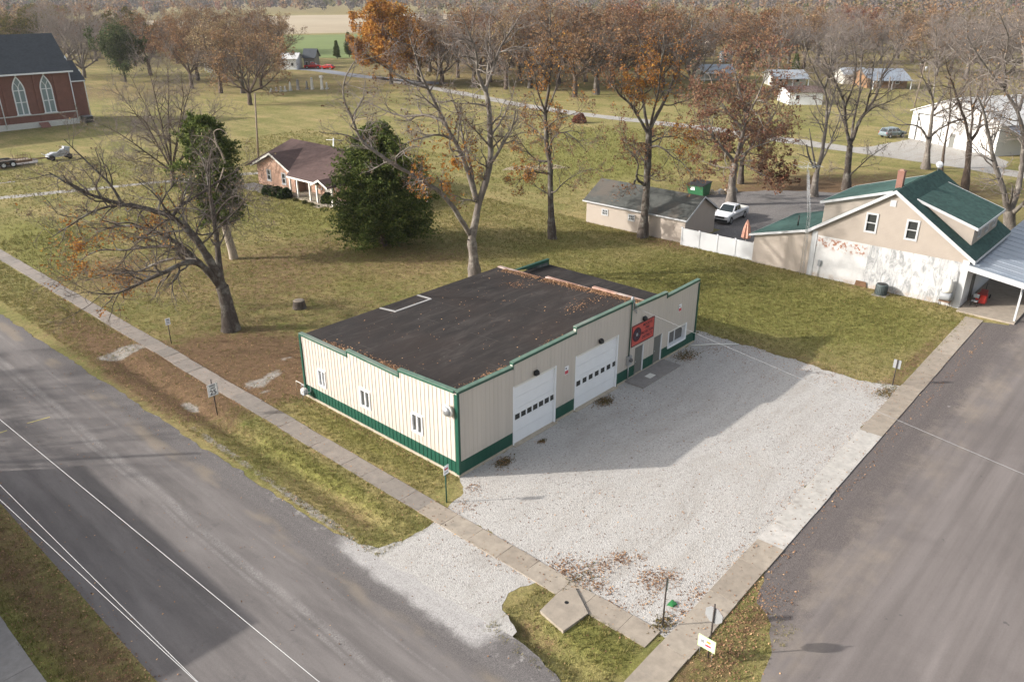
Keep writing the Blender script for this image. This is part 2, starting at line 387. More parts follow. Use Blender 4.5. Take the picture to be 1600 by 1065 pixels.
M['leaf_brown'] = leaf_mat('brown_leaves', [(0,(.1150,.0690,.0403)),(.5,(.1955,.1265,.0690)),(1,(.2645,.1840,.0978))], obvar=.08)
M['leaf_red'] = leaf_mat('dark_red_leaves', [(0,(.1265,.0438,.0336)),(.6,(.2300,.0938,.0600)),(1,(.2990,.1500,.0840))], obvar=.05)
M['leaf_olive'] = leaf_mat('olive_leaves', [(0,(.055,.06,.02)),(.6,(.12,.115,.035)),(1,(.22,.18,.05))], obvar=.06)
M['leaf_green'] = leaf_mat('green_leaves', [(0,(.03,.05,.015)),(.6,(.065,.085,.025)),(1,(.13,.13,.04))], obvar=.05)
M['cedar_leaf'] = leaf_mat('cedar_sprays', [(0,(.0411,.0659,.0162)),(.5,(.0870,.1179,.0280)),(.9,(.1502,.1767,.0445)),(1,(.2055,.2080,.0592))], .22)
M['boxwood'] = leaf_mat('boxwood_leaves', [(0,(.015,.028,.008)),(1,(.045,.065,.018))], .15)
M['litter'] = leaf_mat('fallen_leaves', [(0,(.1073,.0585,.0370)),(.45,(.2431,.1365,.0803)),(.8,(.3861,.2210,.1235)),(1,(.5720,.3640,.1976))], .1)
M['grass_blade'] = leaf_mat('grass_blades', [(0,(.1056,.1131,.0322)),(.4,(.1925,.1800,.0590)),(.75,(.2982,.2508,.1018)),(1,(.3977,.3216,.1499))], .25)
M['weed'] = leaf_mat('dry_weeds', [(0,(.0825,.0900,.0300)),(.5,(.1800,.1350,.0675)),(1,(.3000,.1950,.1050))], .2)
# ------------------------------------------------------------------ camera, light
cd = bpy.data.cameras.new('camera'); cam = bpy.data.objects.new('camera', cd); COL.objects.link(cam); scene.camera = cam
cd.sensor_fit = 'HORIZONTAL'; cd.sensor_width = 36; cd.lens = FOC/1600*36; cd.clip_end = 6000; cd.clip_start = .1
cam.location = CAM
R = Matrix((tuple(CR), tuple(UPV), tuple(-FW))).transposed()
cam.rotation_euler = R.to_euler()
cam['kind'] = 'helper'
SUNV = np.array([-1.658, 1.515, 1.0]); SUNV /= np.linalg.norm(SUNV)      # towards the sun
EL = math.asin(SUNV[2]); AZ = math.atan2(SUNV[0], SUNV[1])
sd = bpy.data.lights.new('sun', 'SUN'); sd.energy = SUN_E; sd.angle = math.radians(.8); sd.color = (1.0, .95, .885)
so = bpy.data.objects.new('sun', sd); COL.objects.link(so); so.location = (-60, 60, 60)
so.rotation_euler = Vector(SUNV).to_track_quat('Z', 'Y').to_euler()
w = bpy.data.worlds.new('World'); scene.world = w; w.use_nodes = True; nt = w.node_tree
bg = nt.nodes['Background']; sky = nt.nodes.new('ShaderNodeTexSky'); sky.sky_type = 'NISHITA'; sky.sun_disc = False
sky.sun_elevation = EL; sky.sun_rotation = AZ; sky.altitude = 150; sky.air_density = 1.0; sky.dust_density = 4.0; sky.ozone_density = .8
hs = nt.nodes.new('ShaderNodeHueSaturation'); hs.inputs['Saturation'].default_value = .42; nt.links.new(sky.outputs[0], hs.inputs['Color']); nt.links.new(hs.outputs[0], bg.inputs[0]); bg.inputs[1].default_value = SKY_E
scene.view_settings.view_transform = 'Standard'; scene.view_settings.look = 'None'; scene.view_settings.exposure = EXPO; scene.view_settings.gamma = 1
scene.cycles.max_bounces = 6; scene.cycles.diffuse_bounces = 3; scene.cycles.glossy_bounces = 2; scene.cycles.transmission_bounces = 3; scene.cycles.volume_bounces = 0; scene.cycles.transparent_max_bounces = 4

# ------------------------------------------------------------------ ground
def sstep(x, a, b):
    t = np.clip((x-a)/(b-a), 0, 1); return t*t*(3-2*t)
def vnoise(x, y, s, seed=0):
    """smooth value noise in [0,1]"""
    r = np.random.default_rng(seed).random((64, 64))
    X, Y = x/s, y/s; i, j = np.floor(X).astype(int), np.floor(Y).astype(int); f, g = X-i, Y-j
    f = f*f*(3-2*f); g = g*g*(3-2*g); a = lambda p, q: r[p % 64, q % 64]
    return (a(i,j)*(1-f)+a(i+1,j)*f)*(1-g)+(a(i,j+1)*(1-f)+a(i+1,j+1)*f)*g
def blob(x, y, cx, cy, rx, ry=None):
    ry = ry or rx; return np.exp(-(((x-cx)/rx)**2+((y-cy)/ry)**2))
def ditch(x, y):
    d = np.exp(-((x+5.3)/.62)**2)*sstep(y, -1.2, .8)*(1-sstep(y, 26, 30))*.30
    return d + np.exp(-((x+5.75)/.55)**2)*sstep(y, -13.2, -12)*(1-sstep(y, -9.2, -8.2))*.28
LIT = [(8,30,8,6,.42),(15,38,9,6,.36),(28,42,10,6,.32),(2,46,5,8,.36),(13,22,8,4,.30),(40,34,10,8,.3),(34,4,5,4,.22),(30,-8,5,3,.22),(-1.5,21,4.5,6.5,1.0),(1.5,18.5,4,5,.9),(-5.3,21,1.8,8,.9),(4,15.5,5,2.2,.85),(12,15,8,1.7,.6),(20,15.5,6,2.5,.4),(-5,33,2.2,8,.7),
       (42.5,14,2.2,5,.8),(84,2,16,12,.7),(66,8,10,8,.75),(60,24,14,9,.45),(75,16,12,8,.6),(-17.6,-4,1.2,40,.85),(-5.4,3,1.0,5,.45),(24.6,-6,1.3,8,.55),(30,-12.6,9,.7,.7),
       (-5.5,-9.6,.9,2,.55),(-3.5,-15.6,2.5,1.2,.7),(1.5,-15.6,3,.8,.8),(42,-6,.8,8,.5),(20,30,8,7,.25),(6,44,14,12,.35),(25,27,7,4,.4)]
GRN = [(-1.0,7,1.1,7,.55),(10,38,9,8,.35),(30,50,12,10,.3),(45,70,16,14,.45),(-4.6,8,.8,6,.4),(28,14,6,5,.5),(20,60,10,10,.3),(60,80,14,12,.45),(36,-8,6,4,.5),(34,-2,7,9,.85),(31,3,5,5,.7),(36,10,5,5,.5),(2,62,4,10,.9),(-1,50,2,6,.6),(15,28,5,3,.45),(26,44,7,5,.5),(70,42,20,12,.8),(88,58,18,10,.6),(-18.6,-2,.9,20,.9),(-4.4,-12,.9,2.5,.9),(-4.4,4,.7,6,.5),(-4.6,36,1.2,4,.6),(120,40,14,12,.5),(33,22,6,5,.35),(62,6,8,5,.4)]
PALE = [(-1.2,17,1.0,.8,.9),(.4,17.4,.8,.6,.8),(-5.3,17.6,.5,1.6,.75),(-5.2,28,1.5,.9,.9),(-3.9,28.3,1.0,.8,.7),(2.2,18.9,.7,.5,.6),(-.6,30.4,3.2,.35,.4),(-6.7,3,.35,4.5,.8),(-6.6,12,.3,5,.7),(60,47,6,4,.35),(24.4,-12.2,1.6,.7,.7),(-1.4,15.5,1,.5,.5)]
xs = np.concatenate([[-3000,-1500,-800,-400,-200,-100,-60,-40], np.arange(-30,-8,1.0), np.arange(-8,-1,.25), np.arange(-1,46,.5), np.arange(46,130,2.0), np.arange(130,420,12), [450,600,900,1500,3000]])
ys = np.concatenate([[-3000,-1000,-300,-100,-60,-40], np.arange(-30,-14,1.0), np.arange(-14,32,.4), np.arange(32,80,1.0), np.arange(80,200,3.0), np.arange(200,420,12), [450,600,900,1500,3000]])
GX, GY = np.meshgrid(xs, ys); gx, gy = GX.ravel(), GY.ravel()
lit = np.zeros_like(gx); grn = lit.copy(); pal = lit.copy()
for a, L in ((lit, LIT), (grn, GRN), (pal, PALE)):
    for cx, cy, rx, ry, k in L: a += k*blob(gx, gy, cx, cy, rx, ry)
far = np.hypot(gx-CAM[0], gy-CAM[1])
lit += .55*sstep(far, 165, 230)*(.55+.6*vnoise(gx, gy, 45, 3))
lit = np.clip(lit, 0, 1); grn = np.clip(grn, 0, 1); pal = np.clip(pal, 0, 1)
gz = -ditch(gx, gy)
n0, n1 = len(xs), len(ys); idx = np.arange(n0*n1).reshape(n1, n0)
Q = np.stack([idx[:-1,:-1], idx[:-1,1:], idx[1:,1:], idx[1:,:-1]], -1).reshape(-1, 4)
def ground_mat():
    m, nt, b, _ = new_mat('autumn_lawn'); co = pos(nt)
    at = lambda n: nd(nt, 'ShaderNodeAttribute', attribute_name=n).outputs['Fac']
    n1 = noise(nt, co, .16, 6, .65); n2 = noise(nt, co, 1.1, 8, .72, .3); n3 = noise(nt, co, 7, 6, .75); n4 = noise(nt, co, 26, 3, .7)
    mow = noise(nt, mapping(nt, co, (.5, .06, 1)), 1.0, 4, .6)
    g1 = mixc(nt, ramp(nt, n2, [(.36, 0), (.70, 1)]), (.1535,.1612,.0482), (.2640,.2246,.0918))
    straw = mixc(nt, n3, (.3197,.2365,.1114), (.4547,.3513,.1770))
    c = mixc(nt, ramp(nt, mth(nt, 'MULTIPLY_ADD', mow, .4, mth(nt, 'MULTIPLY', n1, .6)), [(.43, 0), (.65, .8)]), g1, straw)
    lush = mixc(nt, n3, (.1411,.1531,.0421), (.2714,.2424,.0776))
    fg = mth(nt, 'ADD', at('lush'), mth(nt, 'MULTIPLY_ADD', n2, .9, -.52)); c = mixc(nt, soft(nt, fg, .12, .62), c, lush)
    brown = mixc(nt, ramp(nt, n4, [(.35, 0), (.68, 1)]), (.0862,.0517,.0345), (.2587,.1552,.0943))
    brown = mixc(nt, ramp(nt, n3, [(.45, 0), (.75, .6)]), brown, (.13,.10,.045))
    fl = mth(nt, 'ADD', at('litter'), mth(nt, 'MULTIPLY_ADD', n2, 1.3, -.75)); c = mixc(nt, mth(nt, 'MULTIPLY', soft(nt, fl, .15, .75), .92), c, brown)
    fp = mth(nt, 'ADD', at('pale'), mth(nt, 'MULTIPLY_ADD', n2, 1.2, -.7)); c = mixc(nt, soft(nt, fp, .3, .6), c, mixc(nt, n4, (.22,.20,.17), (.42,.39,.35)))
    c = mixc(nt, .75, c, ramp(nt, n4, [(.28, .55), (.72, 1.45)]), 'MULTIPLY')
    c = mixc(nt, .55, c, ramp(nt, n3, [(.3, .5), (.7, 1.5)]), 'MULTIPLY'); c = mixc(nt, .6, c, ramp(nt, noise(nt, co, 2.6, 5, .7), [(.3, .55), (.7, 1.42)]), 'MULTIPLY')
    put(nt, b.inputs['Base Color'], c); b.inputs['Roughness'].default_value = .95; b.inputs['Specular IOR Level'].default_value = .1
    bump(nt, b, mth(nt, 'ADD', n4, mth(nt, 'MULTIPLY', n3, 1.6)), .7, .06); return m
M['lawn'] = ground_mat()
ground = fast_mesh('ground', np.stack([gx, gy, gz], 1), Q, [M['lawn']], smooth=np.ones(len(Q)))
for nme, a in (('litter', lit), ('lush', grn), ('pale', pal)):
    at = ground.data.attributes.new(nme, 'FLOAT', 'POINT'); at.data.foreach_set('value', a.astype(np.float32))
tag(ground, kind='structure')

# ------------------------------------------------------------------ roads and other sheets
def rough_outline(pts, jit=.12, step=.35, seed=1, freq=.9):
    out = []; r = np.random.default_rng(seed)
    pts = [np.array(p, float) for p in pts]
    for i in range(len(pts)):
        a, b2 = pts[i], pts[(i+1) % len(pts)]; L = np.linalg.norm(b2-a); n = max(1, int(L/step))
        if L > 120: n = max(2, int(L/4))
        nrm = np.array([-(b2-a)[1], (b2-a)[0]])/(L+1e-9)
        for k in range(n):
            p = a+(b2-a)*k/n
            if jit: p = p+nrm*jit*(2*vnoise(np.array([p[0]*freq+seed*7.3]), np.array([p[1]*freq]), 1.0, seed)[0]-1)+r.normal(0, jit*.28, 2)
            out.append(p)
    return out
def sheet(name, pts, z, mat, jit=.12, step=.35, seed=1, freq=.9):
    o = rough_outline(pts, jit, step, seed, freq)
    mb = MB(); mb.add([(p[0], p[1], z) for p in o], [tuple(range(len(o)))], mat)
    me = bpy.data.meshes.new(name); me.from_pydata(mb.v, [], mb.f); me.materials.append(mat)
    bm = bmesh.new(); bm.from_mesh(me); bmesh.ops.triangulate(bm, faces=bm.faces)
    for f in bm.faces:
        if f.normal.z < 0: f.normal_flip()
    bm.to_mesh(me); bm.free()
    ob = bpy.data.objects.new(name, me); COL.objects.link(ob); return tag(ob, kind='structure')
def asphalt_main():
    m, nt, b, _ = new_mat('worn_asphalt'); co = pos(nt); x, y = sep(nt, co)[0], sep(nt, co)[1]
    n1 = noise(nt, mapping(nt, co, (.9, .16, 1)), 1.0, 6, .65, .4); n2 = noise(nt, co, 38, 3, .7); n3 = noise(nt, co, .8, 6, .7)
    c = ramp(nt, n1, [(.3, (.118,.107,.102)), (.5, (.155,.140,.133)), (.72, (.198,.180,.170))])
    wob = mth(nt, 'MULTIPLY_ADD', noise(nt, mapping(nt, co, (.3, .12, 1)), 1.0, 3, .5), 1.2, -.6)
    xe = mth(nt, 'ADD', x, wob)
    edge = soft(nt, xe, -9.0, -8.0)                                  # darker coarse chip along the near edge
    c = mixc(nt, mth(nt, 'MULTIPLY', edge, .85), c, mixc(nt, ramp(nt, n2, [(.35, 0), (.7, 1)]), (.075,.070,.070), (.215,.195,.185)))
    tan = mth(nt, 'MULTIPLY', mth(nt, 'SUBTRACT', 1.0, soft(nt, mth(nt, 'ABSOLUTE', mth(nt, 'ADD', xe, 8.65)), .15, .6)), ramp(nt, noise(nt, mapping(nt, co, (.5, .22, 1)), 1.0, 3, .6), [(.50, 0), (.64, .7)]))
    c = mixc(nt, tan, c, (.235,.195,.15))
    for cx, wd, k in ((-10.85, .13, .5), (-11.25, .07, .42), (-9.35, .05, .22), (-13.2, .06, .2)):
        xw = mth(nt, 'ADD', x, mth(nt, 'MULTIPLY_ADD', noise(nt, mapping(nt, co, (.05, .07, 1)), 1.0, 2, .5), 1.1, -.55))
        bw = mth(nt, 'SUBTRACT', 1.0, soft(nt, mth(nt, 'ABSOLUTE', mth(nt, 'SUBTRACT', xw, cx)), wd*.4, wd*2.2))
        chip = mth(nt, 'MULTIPLY', ramp(nt, noise(nt, co, 14, 6, .85), [(.42, 0), (.62, 1)]), ramp(nt, noise(nt, co, .55, 4, .7), [(.36, .15), (.6, 1)]))
        c = mixc(nt, mth(nt, 'MULTIPLY', mth(nt, 'MULTIPLY', bw, chip), k), c, (.42,.40,.38))
    sp = mth(nt, 'MULTIPLY', mth(nt, 'MULTIPLY', soft(nt, x, -8.6, -6.8), mth(nt, 'SUBTRACT', 1.0, soft(nt, mth(nt, 'ABSOLUTE', mth(nt, 'ADD', y, 4.3)), 3.2, 6.5))), 1.15)
    sp = soft(nt, mth(nt, 'ADD', sp, mth(nt, 'MULTIPLY_ADD', n3, 1.0, -.5)), .35, .95); c = mixc(nt, mth(nt, 'MULTIPLY', sp, ramp(nt, n2, [(.3, .25), (.6, 1)])), c, (.46,.44,.42))
    crumb = mth(nt, 'MULTIPLY', soft(nt, x, -7.9, -7.0), soft(nt, noise(nt, co, 1.2, 5, .75), .55, .7)); c = mixc(nt, crumb, c, (.36,.34,.32))
    rut = noise(nt, mapping(nt, co, (1.5, .012, 1)), 1.0, 5, .6, .15); c = mixc(nt, .45, c, ramp(nt, rut, [(.35, .8), (.65, 1.18)]), 'MULTIPLY')
    tar = mth(nt, 'MULTIPLY', soft(nt, n3, .6, .72), .35); c = mixc(nt, tar, c, (.085,.080,.080))
    c = mixc(nt, .5, c, ramp(nt, n2, [(.3, .72), (.7, 1.28)]), 'MULTIPLY')
    put(nt, b.inputs['Base Color'], c); b.inputs['Roughness'].default_value = .9; b.inputs['Specular IOR Level'].default_value = .25
    bump(nt, b, n2, .35, .015); return m
def asphalt_side():
    m, nt, b, _ = new_mat('dusty_asphalt'); co = pos(nt); x, y = sep(nt, co)[0], sep(nt, co)[1]
    n1 = noise(nt, mapping(nt, co, (.10, .9, 1)), 1.0, 6, .6, .2); n2 = noise(nt, co, 30, 3, .7); n3 = noise(nt, co, .45, 6, .7, .4)
    c = ramp(nt, n1, [(.32, (.150,.131,.122)), (.55, (.178,.156,.146)), (.75, (.207,.183,.172))])
    ye = mth(nt, 'ADD', y, mth(nt, 'MULTIPLY_ADD', n3, 3.2, -1.6))
    chip = soft(nt, ye, -17.4, -16.2)
    c = mixc(nt, chip, c, mixc(nt, ramp(nt, n2, [(.35, 0), (.7, 1)]), (.080,.068,.064), (.185,.16,.15)))
    dust = mth(nt, 'MULTIPLY', mth(nt, 'SUBTRACT', 1.0, soft(nt, mth(nt, 'ABSOLUTE', mth(nt, 'ADD', ye, 17.3)), .3, 1.5)), ramp(nt, noise(nt, mapping(nt, co, (.6, 1, 1)), .55, 4, .65), [(.40, 0), (.64, .75)]))
    c = mixc(nt, dust, c, (.25,.21,.172))
    oil = mth(nt, 'MULTIPLY', ramp(nt, noise(nt, co, 1.5, 3, .55), [(.69, 0), (.72, .7)]), soft(nt, mth(nt, 'MULTIPLY', y, -1.0), 18.0, 19.5))
    c = mixc(nt, oil, c, (.085,.08,.08))
    rut = noise(nt, mapping(nt, co, (.012, 1.6, 1)), 1.0, 5, .6, .15); c = mixc(nt, .5, c, ramp(nt, rut, [(.35, .78), (.65, 1.2)]), 'MULTIPLY')
    pat = ramp(nt, noise(nt, co, .16, 4, .6, .6), [(.46, 0), (.60, .35)]); c = mixc(nt, pat, c, (.115,.100,.095))
    lightspot = mth(nt, 'MULTIPLY', ramp(nt, noise(nt, co, .6, 5, .7), [(.66, 0), (.72, .6)]), soft(nt, y, -17.5, -16)); c = mixc(nt, lightspot, c, (.40,.37,.35))
    c = mixc(nt, .45, c, ramp(nt, n2, [(.3, .75), (.7, 1.25)]), 'MULTIPLY')
    put(nt, b.inputs['Base Color'], c); b.inputs['Roughness'].default_value = .9; b.inputs['Specular IOR Level'].default_value = .25
    bump(nt, b, n2, .3, .015); return m
def gravel_mat(name, lo, hi, dirt, dark=.35):
    m, nt, b, _ = new_mat(name); co = pos(nt)
    v = nd(nt, 'ShaderNodeTexVoronoi', {'Vector': co, 'Scale': 17.0, 'Randomness': 1.0}); r = sep(nt, v.outputs['Color'])[0]
    n1 = noise(nt, co, .35, 6, .65, .3); n2 = noise(nt, co, 4.0, 6, .75)
    c = ramp(nt, r, [(0, tuple(np.array(lo)*.72)), (.12, lo), (1, hi)])
    c = mixc(nt, ramp(nt, n2, [(.62, 0), (.80, .8)]), c, dirt)
    c = mixc(nt, ramp(nt, n1, [(.50, 0), (.74, dark)]), c, tuple(np.array(dirt)*1.4))
    c = mixc(nt, ramp(nt, noise(nt, co, 6.5, 2, .5), [(.735, 0), (.76, .75)]), c, tuple(np.array(dirt)*.55))
    tr = noise(nt, mapping(nt, co, (.13, .55, 1), (0,0,.75)), 1.0, 6, .7, 1.2); c = mixc(nt, ramp(nt, tr, [(.48, 0), (.70, .5)]), c, tuple(np.array(lo)*np.array((.80,.77,.73))))
    c = mixc(nt, .3, c, ramp(nt, noise(nt, co, 45, 2, .6), [(.3, .75), (.7, 1.25)]), 'MULTIPLY')
    put(nt, b.inputs['Base Color'], c); b.inputs['Roughness'].default_value = .9; b.inputs['Specular IOR Level'].default_value = .2
    bump(nt, b, v.outputs['Distance'], .55, .03); return m
M['asphalt_main'] = asphalt_main(); M['asphalt_side'] = asphalt_side()
M['gravel'] = gravel_mat('white_limestone_gravel', (.3748,.3551,.3302), (.4767,.4549,.4274), (.2689,.2394,.2059), .30)
M['gravel_lane'] = gravel_mat('pale_lane_gravel', (.3060,.2890,.2635), (.4250,.4080,.3825), (.2040,.1700,.1360))
M['gravel_dark'] = gravel_mat('dark_yard_gravel', (.15,.14,.135), (.24,.225,.215), (.09,.08,.075))
M['worn_dirt'] = simple('worn_dry_dirt', (.30,.245,.165), .95, .2, .5, world=True)
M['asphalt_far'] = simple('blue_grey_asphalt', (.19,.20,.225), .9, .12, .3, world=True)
M['field_tan'] = simple('cut_corn_field', (.33,.265,.175), .95, .14, .03, world=True, big=(.39,.32,.22))
M['field_green'] = simple('winter_wheat_field', (.13,.17,.045), .95, .18, .04, world=True)

sheet('main_road', [(-16.45,-160), (-16.45,420), (-7.9,420), (-7.9,60), (-7.9,40), (-7.55,25), (-7.3,13), (-7.1,5), (-6.85,-1), (-6.6,-5), (-6.35,-9.5), (-6.7,-12.5), (-6.6,-14.6), (-6.2,-17.2), (-6.2,-160)], .014, M['asphalt_main'], .14, .4, 2)
sheet('side_road', [(-6.7,-17.5), (-2.5,-17.4), (-.4,-17.0), (1.0,-16.3), (1.6,-15.3), (3.5,-14.72), (10,-14.52), (40.5,-13.95), (41.2,-15.75), (300,-15.75), (300,-31), (-6.7,-31)], .018, M['asphalt_side'], .11, .4, 5)
sheet('gravel_lot', [(-2.3,-1.5), (-1.1,-1.35), (-.35,-.85), (-.1,-.12), (0,.004), (23.0,.004), (23.3,2.0), (24.9,1.2), (25.0,-4), (24.8,-8.6), (24.6,-11), (25.6,-13.1), (-2.3,-13.95)], .006, M['gravel'], .20, .3, 8, 1.4)
sheet('gravel_drive', [(-3.2,-1.9), (-5.2,-1.75), (-6.3,-1.35), (-7.1,-.2), (-7.0,-3), (-6.75,-6), (-6.45,-9.4), (-6.0,-9.2), (-5.5,-8.1), (-4.6,-7.5), (-3.2,-8.2)], .010, M['gravel'], .15, .3, 12, 1.4)
# walks: separate slabs with open joints
def slab_mat(name, a, b2):
    m, nt, b, _ = new_mat(name); co = pos(nt); n = noise(nt, co, 2.2, 8, .72)
    c = mixc(nt, island(nt), a, b2); c = mixc(nt, .7, c, ramp(nt, n, [(.28, .68), (.72, 1.28)]), 'MULTIPLY')
    c = mixc(nt, ramp(nt, noise(nt, co, .9, 5, .7), [(.56, 0), (.68, .4)]), c, (.17,.15,.13))
    put(nt, b.inputs['Base Color'], c); b.inputs['Roughness'].default_value = .85; bump(nt, b, noise(nt, co, 30, 3, .6), .2, .01); return m
M['slab_old'] = slab_mat('old_sidewalk_concrete', (.1978,.1748,.1518), (.2530,.2162,.1840))
M['slab_tan'] = slab_mat('tan_walk_concrete', (.2720,.2280,.1800), (.3360,.2880,.2320))
M['slab_new'] = slab_mat('new_pale_concrete', (.4149,.3924,.3563), (.4690,.4420,.4059))
M['slab_grey'] = slab_mat('plain_grey_concrete', (.22,.20,.19), (.27,.25,.23))  # grey concrete of the far sidewalk, doorstep, unit base and flower bed
def slabs(name, line, width, length, z, matf, seed, gap=.014, wob=.02):
    r = np.random.default_rng(seed); mb = MB(); a, b2 = np.array(line[0], float), np.array(line[1], float); L = np.linalg.norm(b2-a); d = (b2-a)/L; n = np.array([-d[1], d[0]])
    s = 0
    while s < L:
        l = length*(r.uniform(.75, 1.25)); c = a+d*s; e = a+d*min(s+l-gap, L); o = r.normal(0, wob); t = r.normal(0, .008, 4); w0 = width/2
        q = [c-n*(w0-o), e-n*(w0-o), e+n*(w0+o), c+n*(w0+o)]
        q = [p+r.normal(0, .007, 2) for p in q]
        mb.hexa([(p[0], p[1], -.1) for p in q]+[(p[0], p[1], z+t[i]) for i, p in enumerate(q)], matf((c+e)/2)); s += l
    return tag(mb.build(name), kind='structure')
slabs('sidewalk', ((-2.87,-13.35), (-2.62,78)), 1.12, 1.6, .045, lambda c: M['slab_tan'] if c[1] < 0 else M['slab_old'], 3)
slabs('walkway', ((-8.0,-14.38), (40.9,-13.45)), 1.2, 2.1, .06, lambda c: M['slab_new'] if 5.8 < c[0] < 17.5 else M['slab_tan'], 4, wob=.008)
slabs('sidewalk', ((-19.75,-30), (-19.75,60)), 1.4, 1.6, .04, lambda c: M['slab_grey'], 6)
mb = MB(); q = [(-2.62,-9.45), (-3.45,-10.75), (-4.85,-10.62), (-4.62,-9.25), (-3.5,-9.15)]
mb.prism([(x, y, -.3) for x, y in q], (0,0,.42), M['slab_tan']); lid = mb.build('drain_lid'); tag(lid, 'thick concrete drain slab with one dark hole beside the corner sidewalk', 'drain cover')
mb = MB(); mb.lathe([(.09,.121),(.09,.126)], (-3.55,-9.75,0), M['black'], 10); mb.build('hole', lid, world=False)
# lanes further off
def strip(name, pts, wd, z, mat, jit=.3, step=1.2, seed=3):
    P = [np.array(p, float) for p in pts]; l, r = [], []
    for i, p in enumerate(P):
        t = P[min(i+1, len(P)-1)]-P[max(i-1, 0)]; t /= np.linalg.norm(t); n = np.array([-t[1], t[0]]); w0 = wd[i] if hasattr(wd, '__len__') else wd
        l.append(p+n*w0/2); r.append(p-n*w0/2)
    return sheet(name, l+r[::-1], z, mat, jit, step, seed, .5)
strip('gravel_lane', [(128,165), (118,121), (111,95), (108.2,76), (108.6,60), (109,48), (107.5,36), (105.5,23), (105,11.6), (102,-3), (99,-12), (94,-30)], [4,4,4,4,4.2,4.4,4.8,5,5,4.2,4,4], .012, M['gravel_lane'], .35, 1.2, 3)
sheet('barn_yard', [(104.5,24), (110,18.5), (116.6,17.6), (122,16.8), (120.5,9), (114.6,2.2), (110.5,-.5), (104,-1), (101.5,3), (103.2,12)], .016, M['gravel_lane'], .4, 1.2, 4)
strip('dirt_track', [(1,84.8), (5,83.4), (13,80.8), (22,77.8), (30,75.2), (36,72)], 1.5, .010, M['gravel_lane'], .2, .8, 5)
strip('dirt_track', [(-6,96), (6,92.6), (9.5,92.0)], .8, .010, M['gravel_lane'], .15, .8, 6)
sheet('gravel_pad', [(2,112), (6,103.6), (16,103.0), (17,106.5), (13,111.5), (6,115)], .010, M['gravel_dark'], .4, 1.0, 7)
sheet('gravel_yard', [(50.3,12.9), (50.3,24), (57,26), (64,21), (70,17.5), (78,6), (74,0), (61,-.5), (53,.3), (50.5,5.4), (43.2,5.4), (43.2,12.9)], .008, M['gravel_dark'], .4, 1.0, 8)
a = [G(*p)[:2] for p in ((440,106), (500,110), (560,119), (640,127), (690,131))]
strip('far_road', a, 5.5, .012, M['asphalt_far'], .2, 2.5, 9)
sheet('crop_field', [G(x, y)[:2] for x, y in ((60,62), (60,36), (300,31), (470,24), (720,22), (720,37), (560,51), (300,57))], .02, M['field_tan'], 0, 50)
sheet('green_field', [G(x, y)[:2] for x, y in ((430,90), (430,56), (600,53), (650,56), (650,92))], .03, M['field_green'], 0, 50)
sheet('green_field', [G(x, y)[:2] for x, y in ((1040,40), (1080,25), (1200,25), (1190,38))], .03, M['field_green'], 0, 50)
sheet('bare_patch', [G(x, y)[:2] for x, y in ((785,266), (805,259), (870,257), (888,262), (850,266))], .01, M['worn_dirt'], .5, .8, 10, .7)
# yellow survey dashes on the asphalt
M['yellow_paint'] = simple('yellow_road_paint', (.42,.36,.12), .7, .2, 6)
for k, (p, q) in enumerate((((42,661), (78,651)), ((-4,677), (11,672)))):
    a, b2 = G(*p, .019), G(*q, .019); t = (b2-a)/np.linalg.norm(b2-a); n = np.array([-t[1], t[0], 0])*.05
    mb = MB(); mb.add([a-n, b2-n, b2+n, a+n], [(0,1,2,3)], M['yellow_paint']); tag(mb.build('road_marking', fix=False), kind='structure')
# ------------------------------------------------------------------ the metal building
def text_ob(s, size, mat, parent, name='lettering', origin=None, r=None, depth=.004, align='CENTER', sx=1.0):
    """flat lettering lying on a wall frame: origin world point, r = reading direction"""
    cu = bpy.data.curves.new(name, 'FONT'); cu.body = s; cu.size = size; cu.align_x = align; cu.align_y = 'CENTER'; cu.extrude = depth; cu.offset = size*.02
    tmp = bpy.data.objects.new('tmp', cu); COL.objects.link(tmp); dg = bpy.context.evaluated_depsgraph_get()
    me = bpy.data.meshes.new_from_object(tmp.evaluated_get(dg)); bpy.data.objects.remove(tmp); bpy.data.curves.remove(cu)
    r = np.array([r[0], r[1], 0.0]); r /= np.linalg.norm(r); n = np.array([r[1], -r[0], 0.0])
    off = np.array(ORG.get(parent.name, (0,0,0)))
    mt = Matrix(((r[0]*sx, 0, n[0], origin[0]-off[0]), (r[1]*sx, 0, n[1], origin[1]-off[1]), (0, 1, 0, origin[2]-off[2]), (0,0,0,1)))
    me.transform(mt); me.materials.clear(); me.materials.append(mat)
    o = bpy.data.objects.new(name, me); COL.objects.link(o); o.parent = parent; return o

shop = thing('metal_building', 'low cream metal building with green trim and a dark flat roof on the gravel lot', 'building', (0,0,0))
ff = Fr((0,0,0), (1,0,0))            # shaded front, faces -y
fl = Fr((0,13.3,0), (0,-1,0))        # sunlit street side, faces -x ; a = 13.3 - y
BZ = .86
gar = [(4.02,7.62,.04,3.58), (9.35,13.58,.04,3.53)]; doors = [(15.52,16.48,.1,2.0), (17.7,18.64,.1,2.03)]; swin = (19.42,21.76,.64,1.87)
def band_mat(z): return M['green'] if z < BZ else M['cream']
tops = [(0,4.0,4.86,4.80), (4.0,9.3,5.02,5.10), (9.3,15.12,5.38,5.36), (15.12,18.92,4.93,4.86), (18.92,23.0,4.60,4.68)]
mb = MB()
for i, (a0, a1, z0, z1) in enumerate(tops):
    hs = [h for h in gar+doors+[swin]]
    wall_cells(mb, ff, [a0, a1], [.14, BZ, 4.3], hs, -.16, 0, band_mat)
    ff.poly(mb, [(a0,4.3), (a1,4.3), (a1,z1-.155), (a0,z0-.155)], -.16, 0, M['cream'])
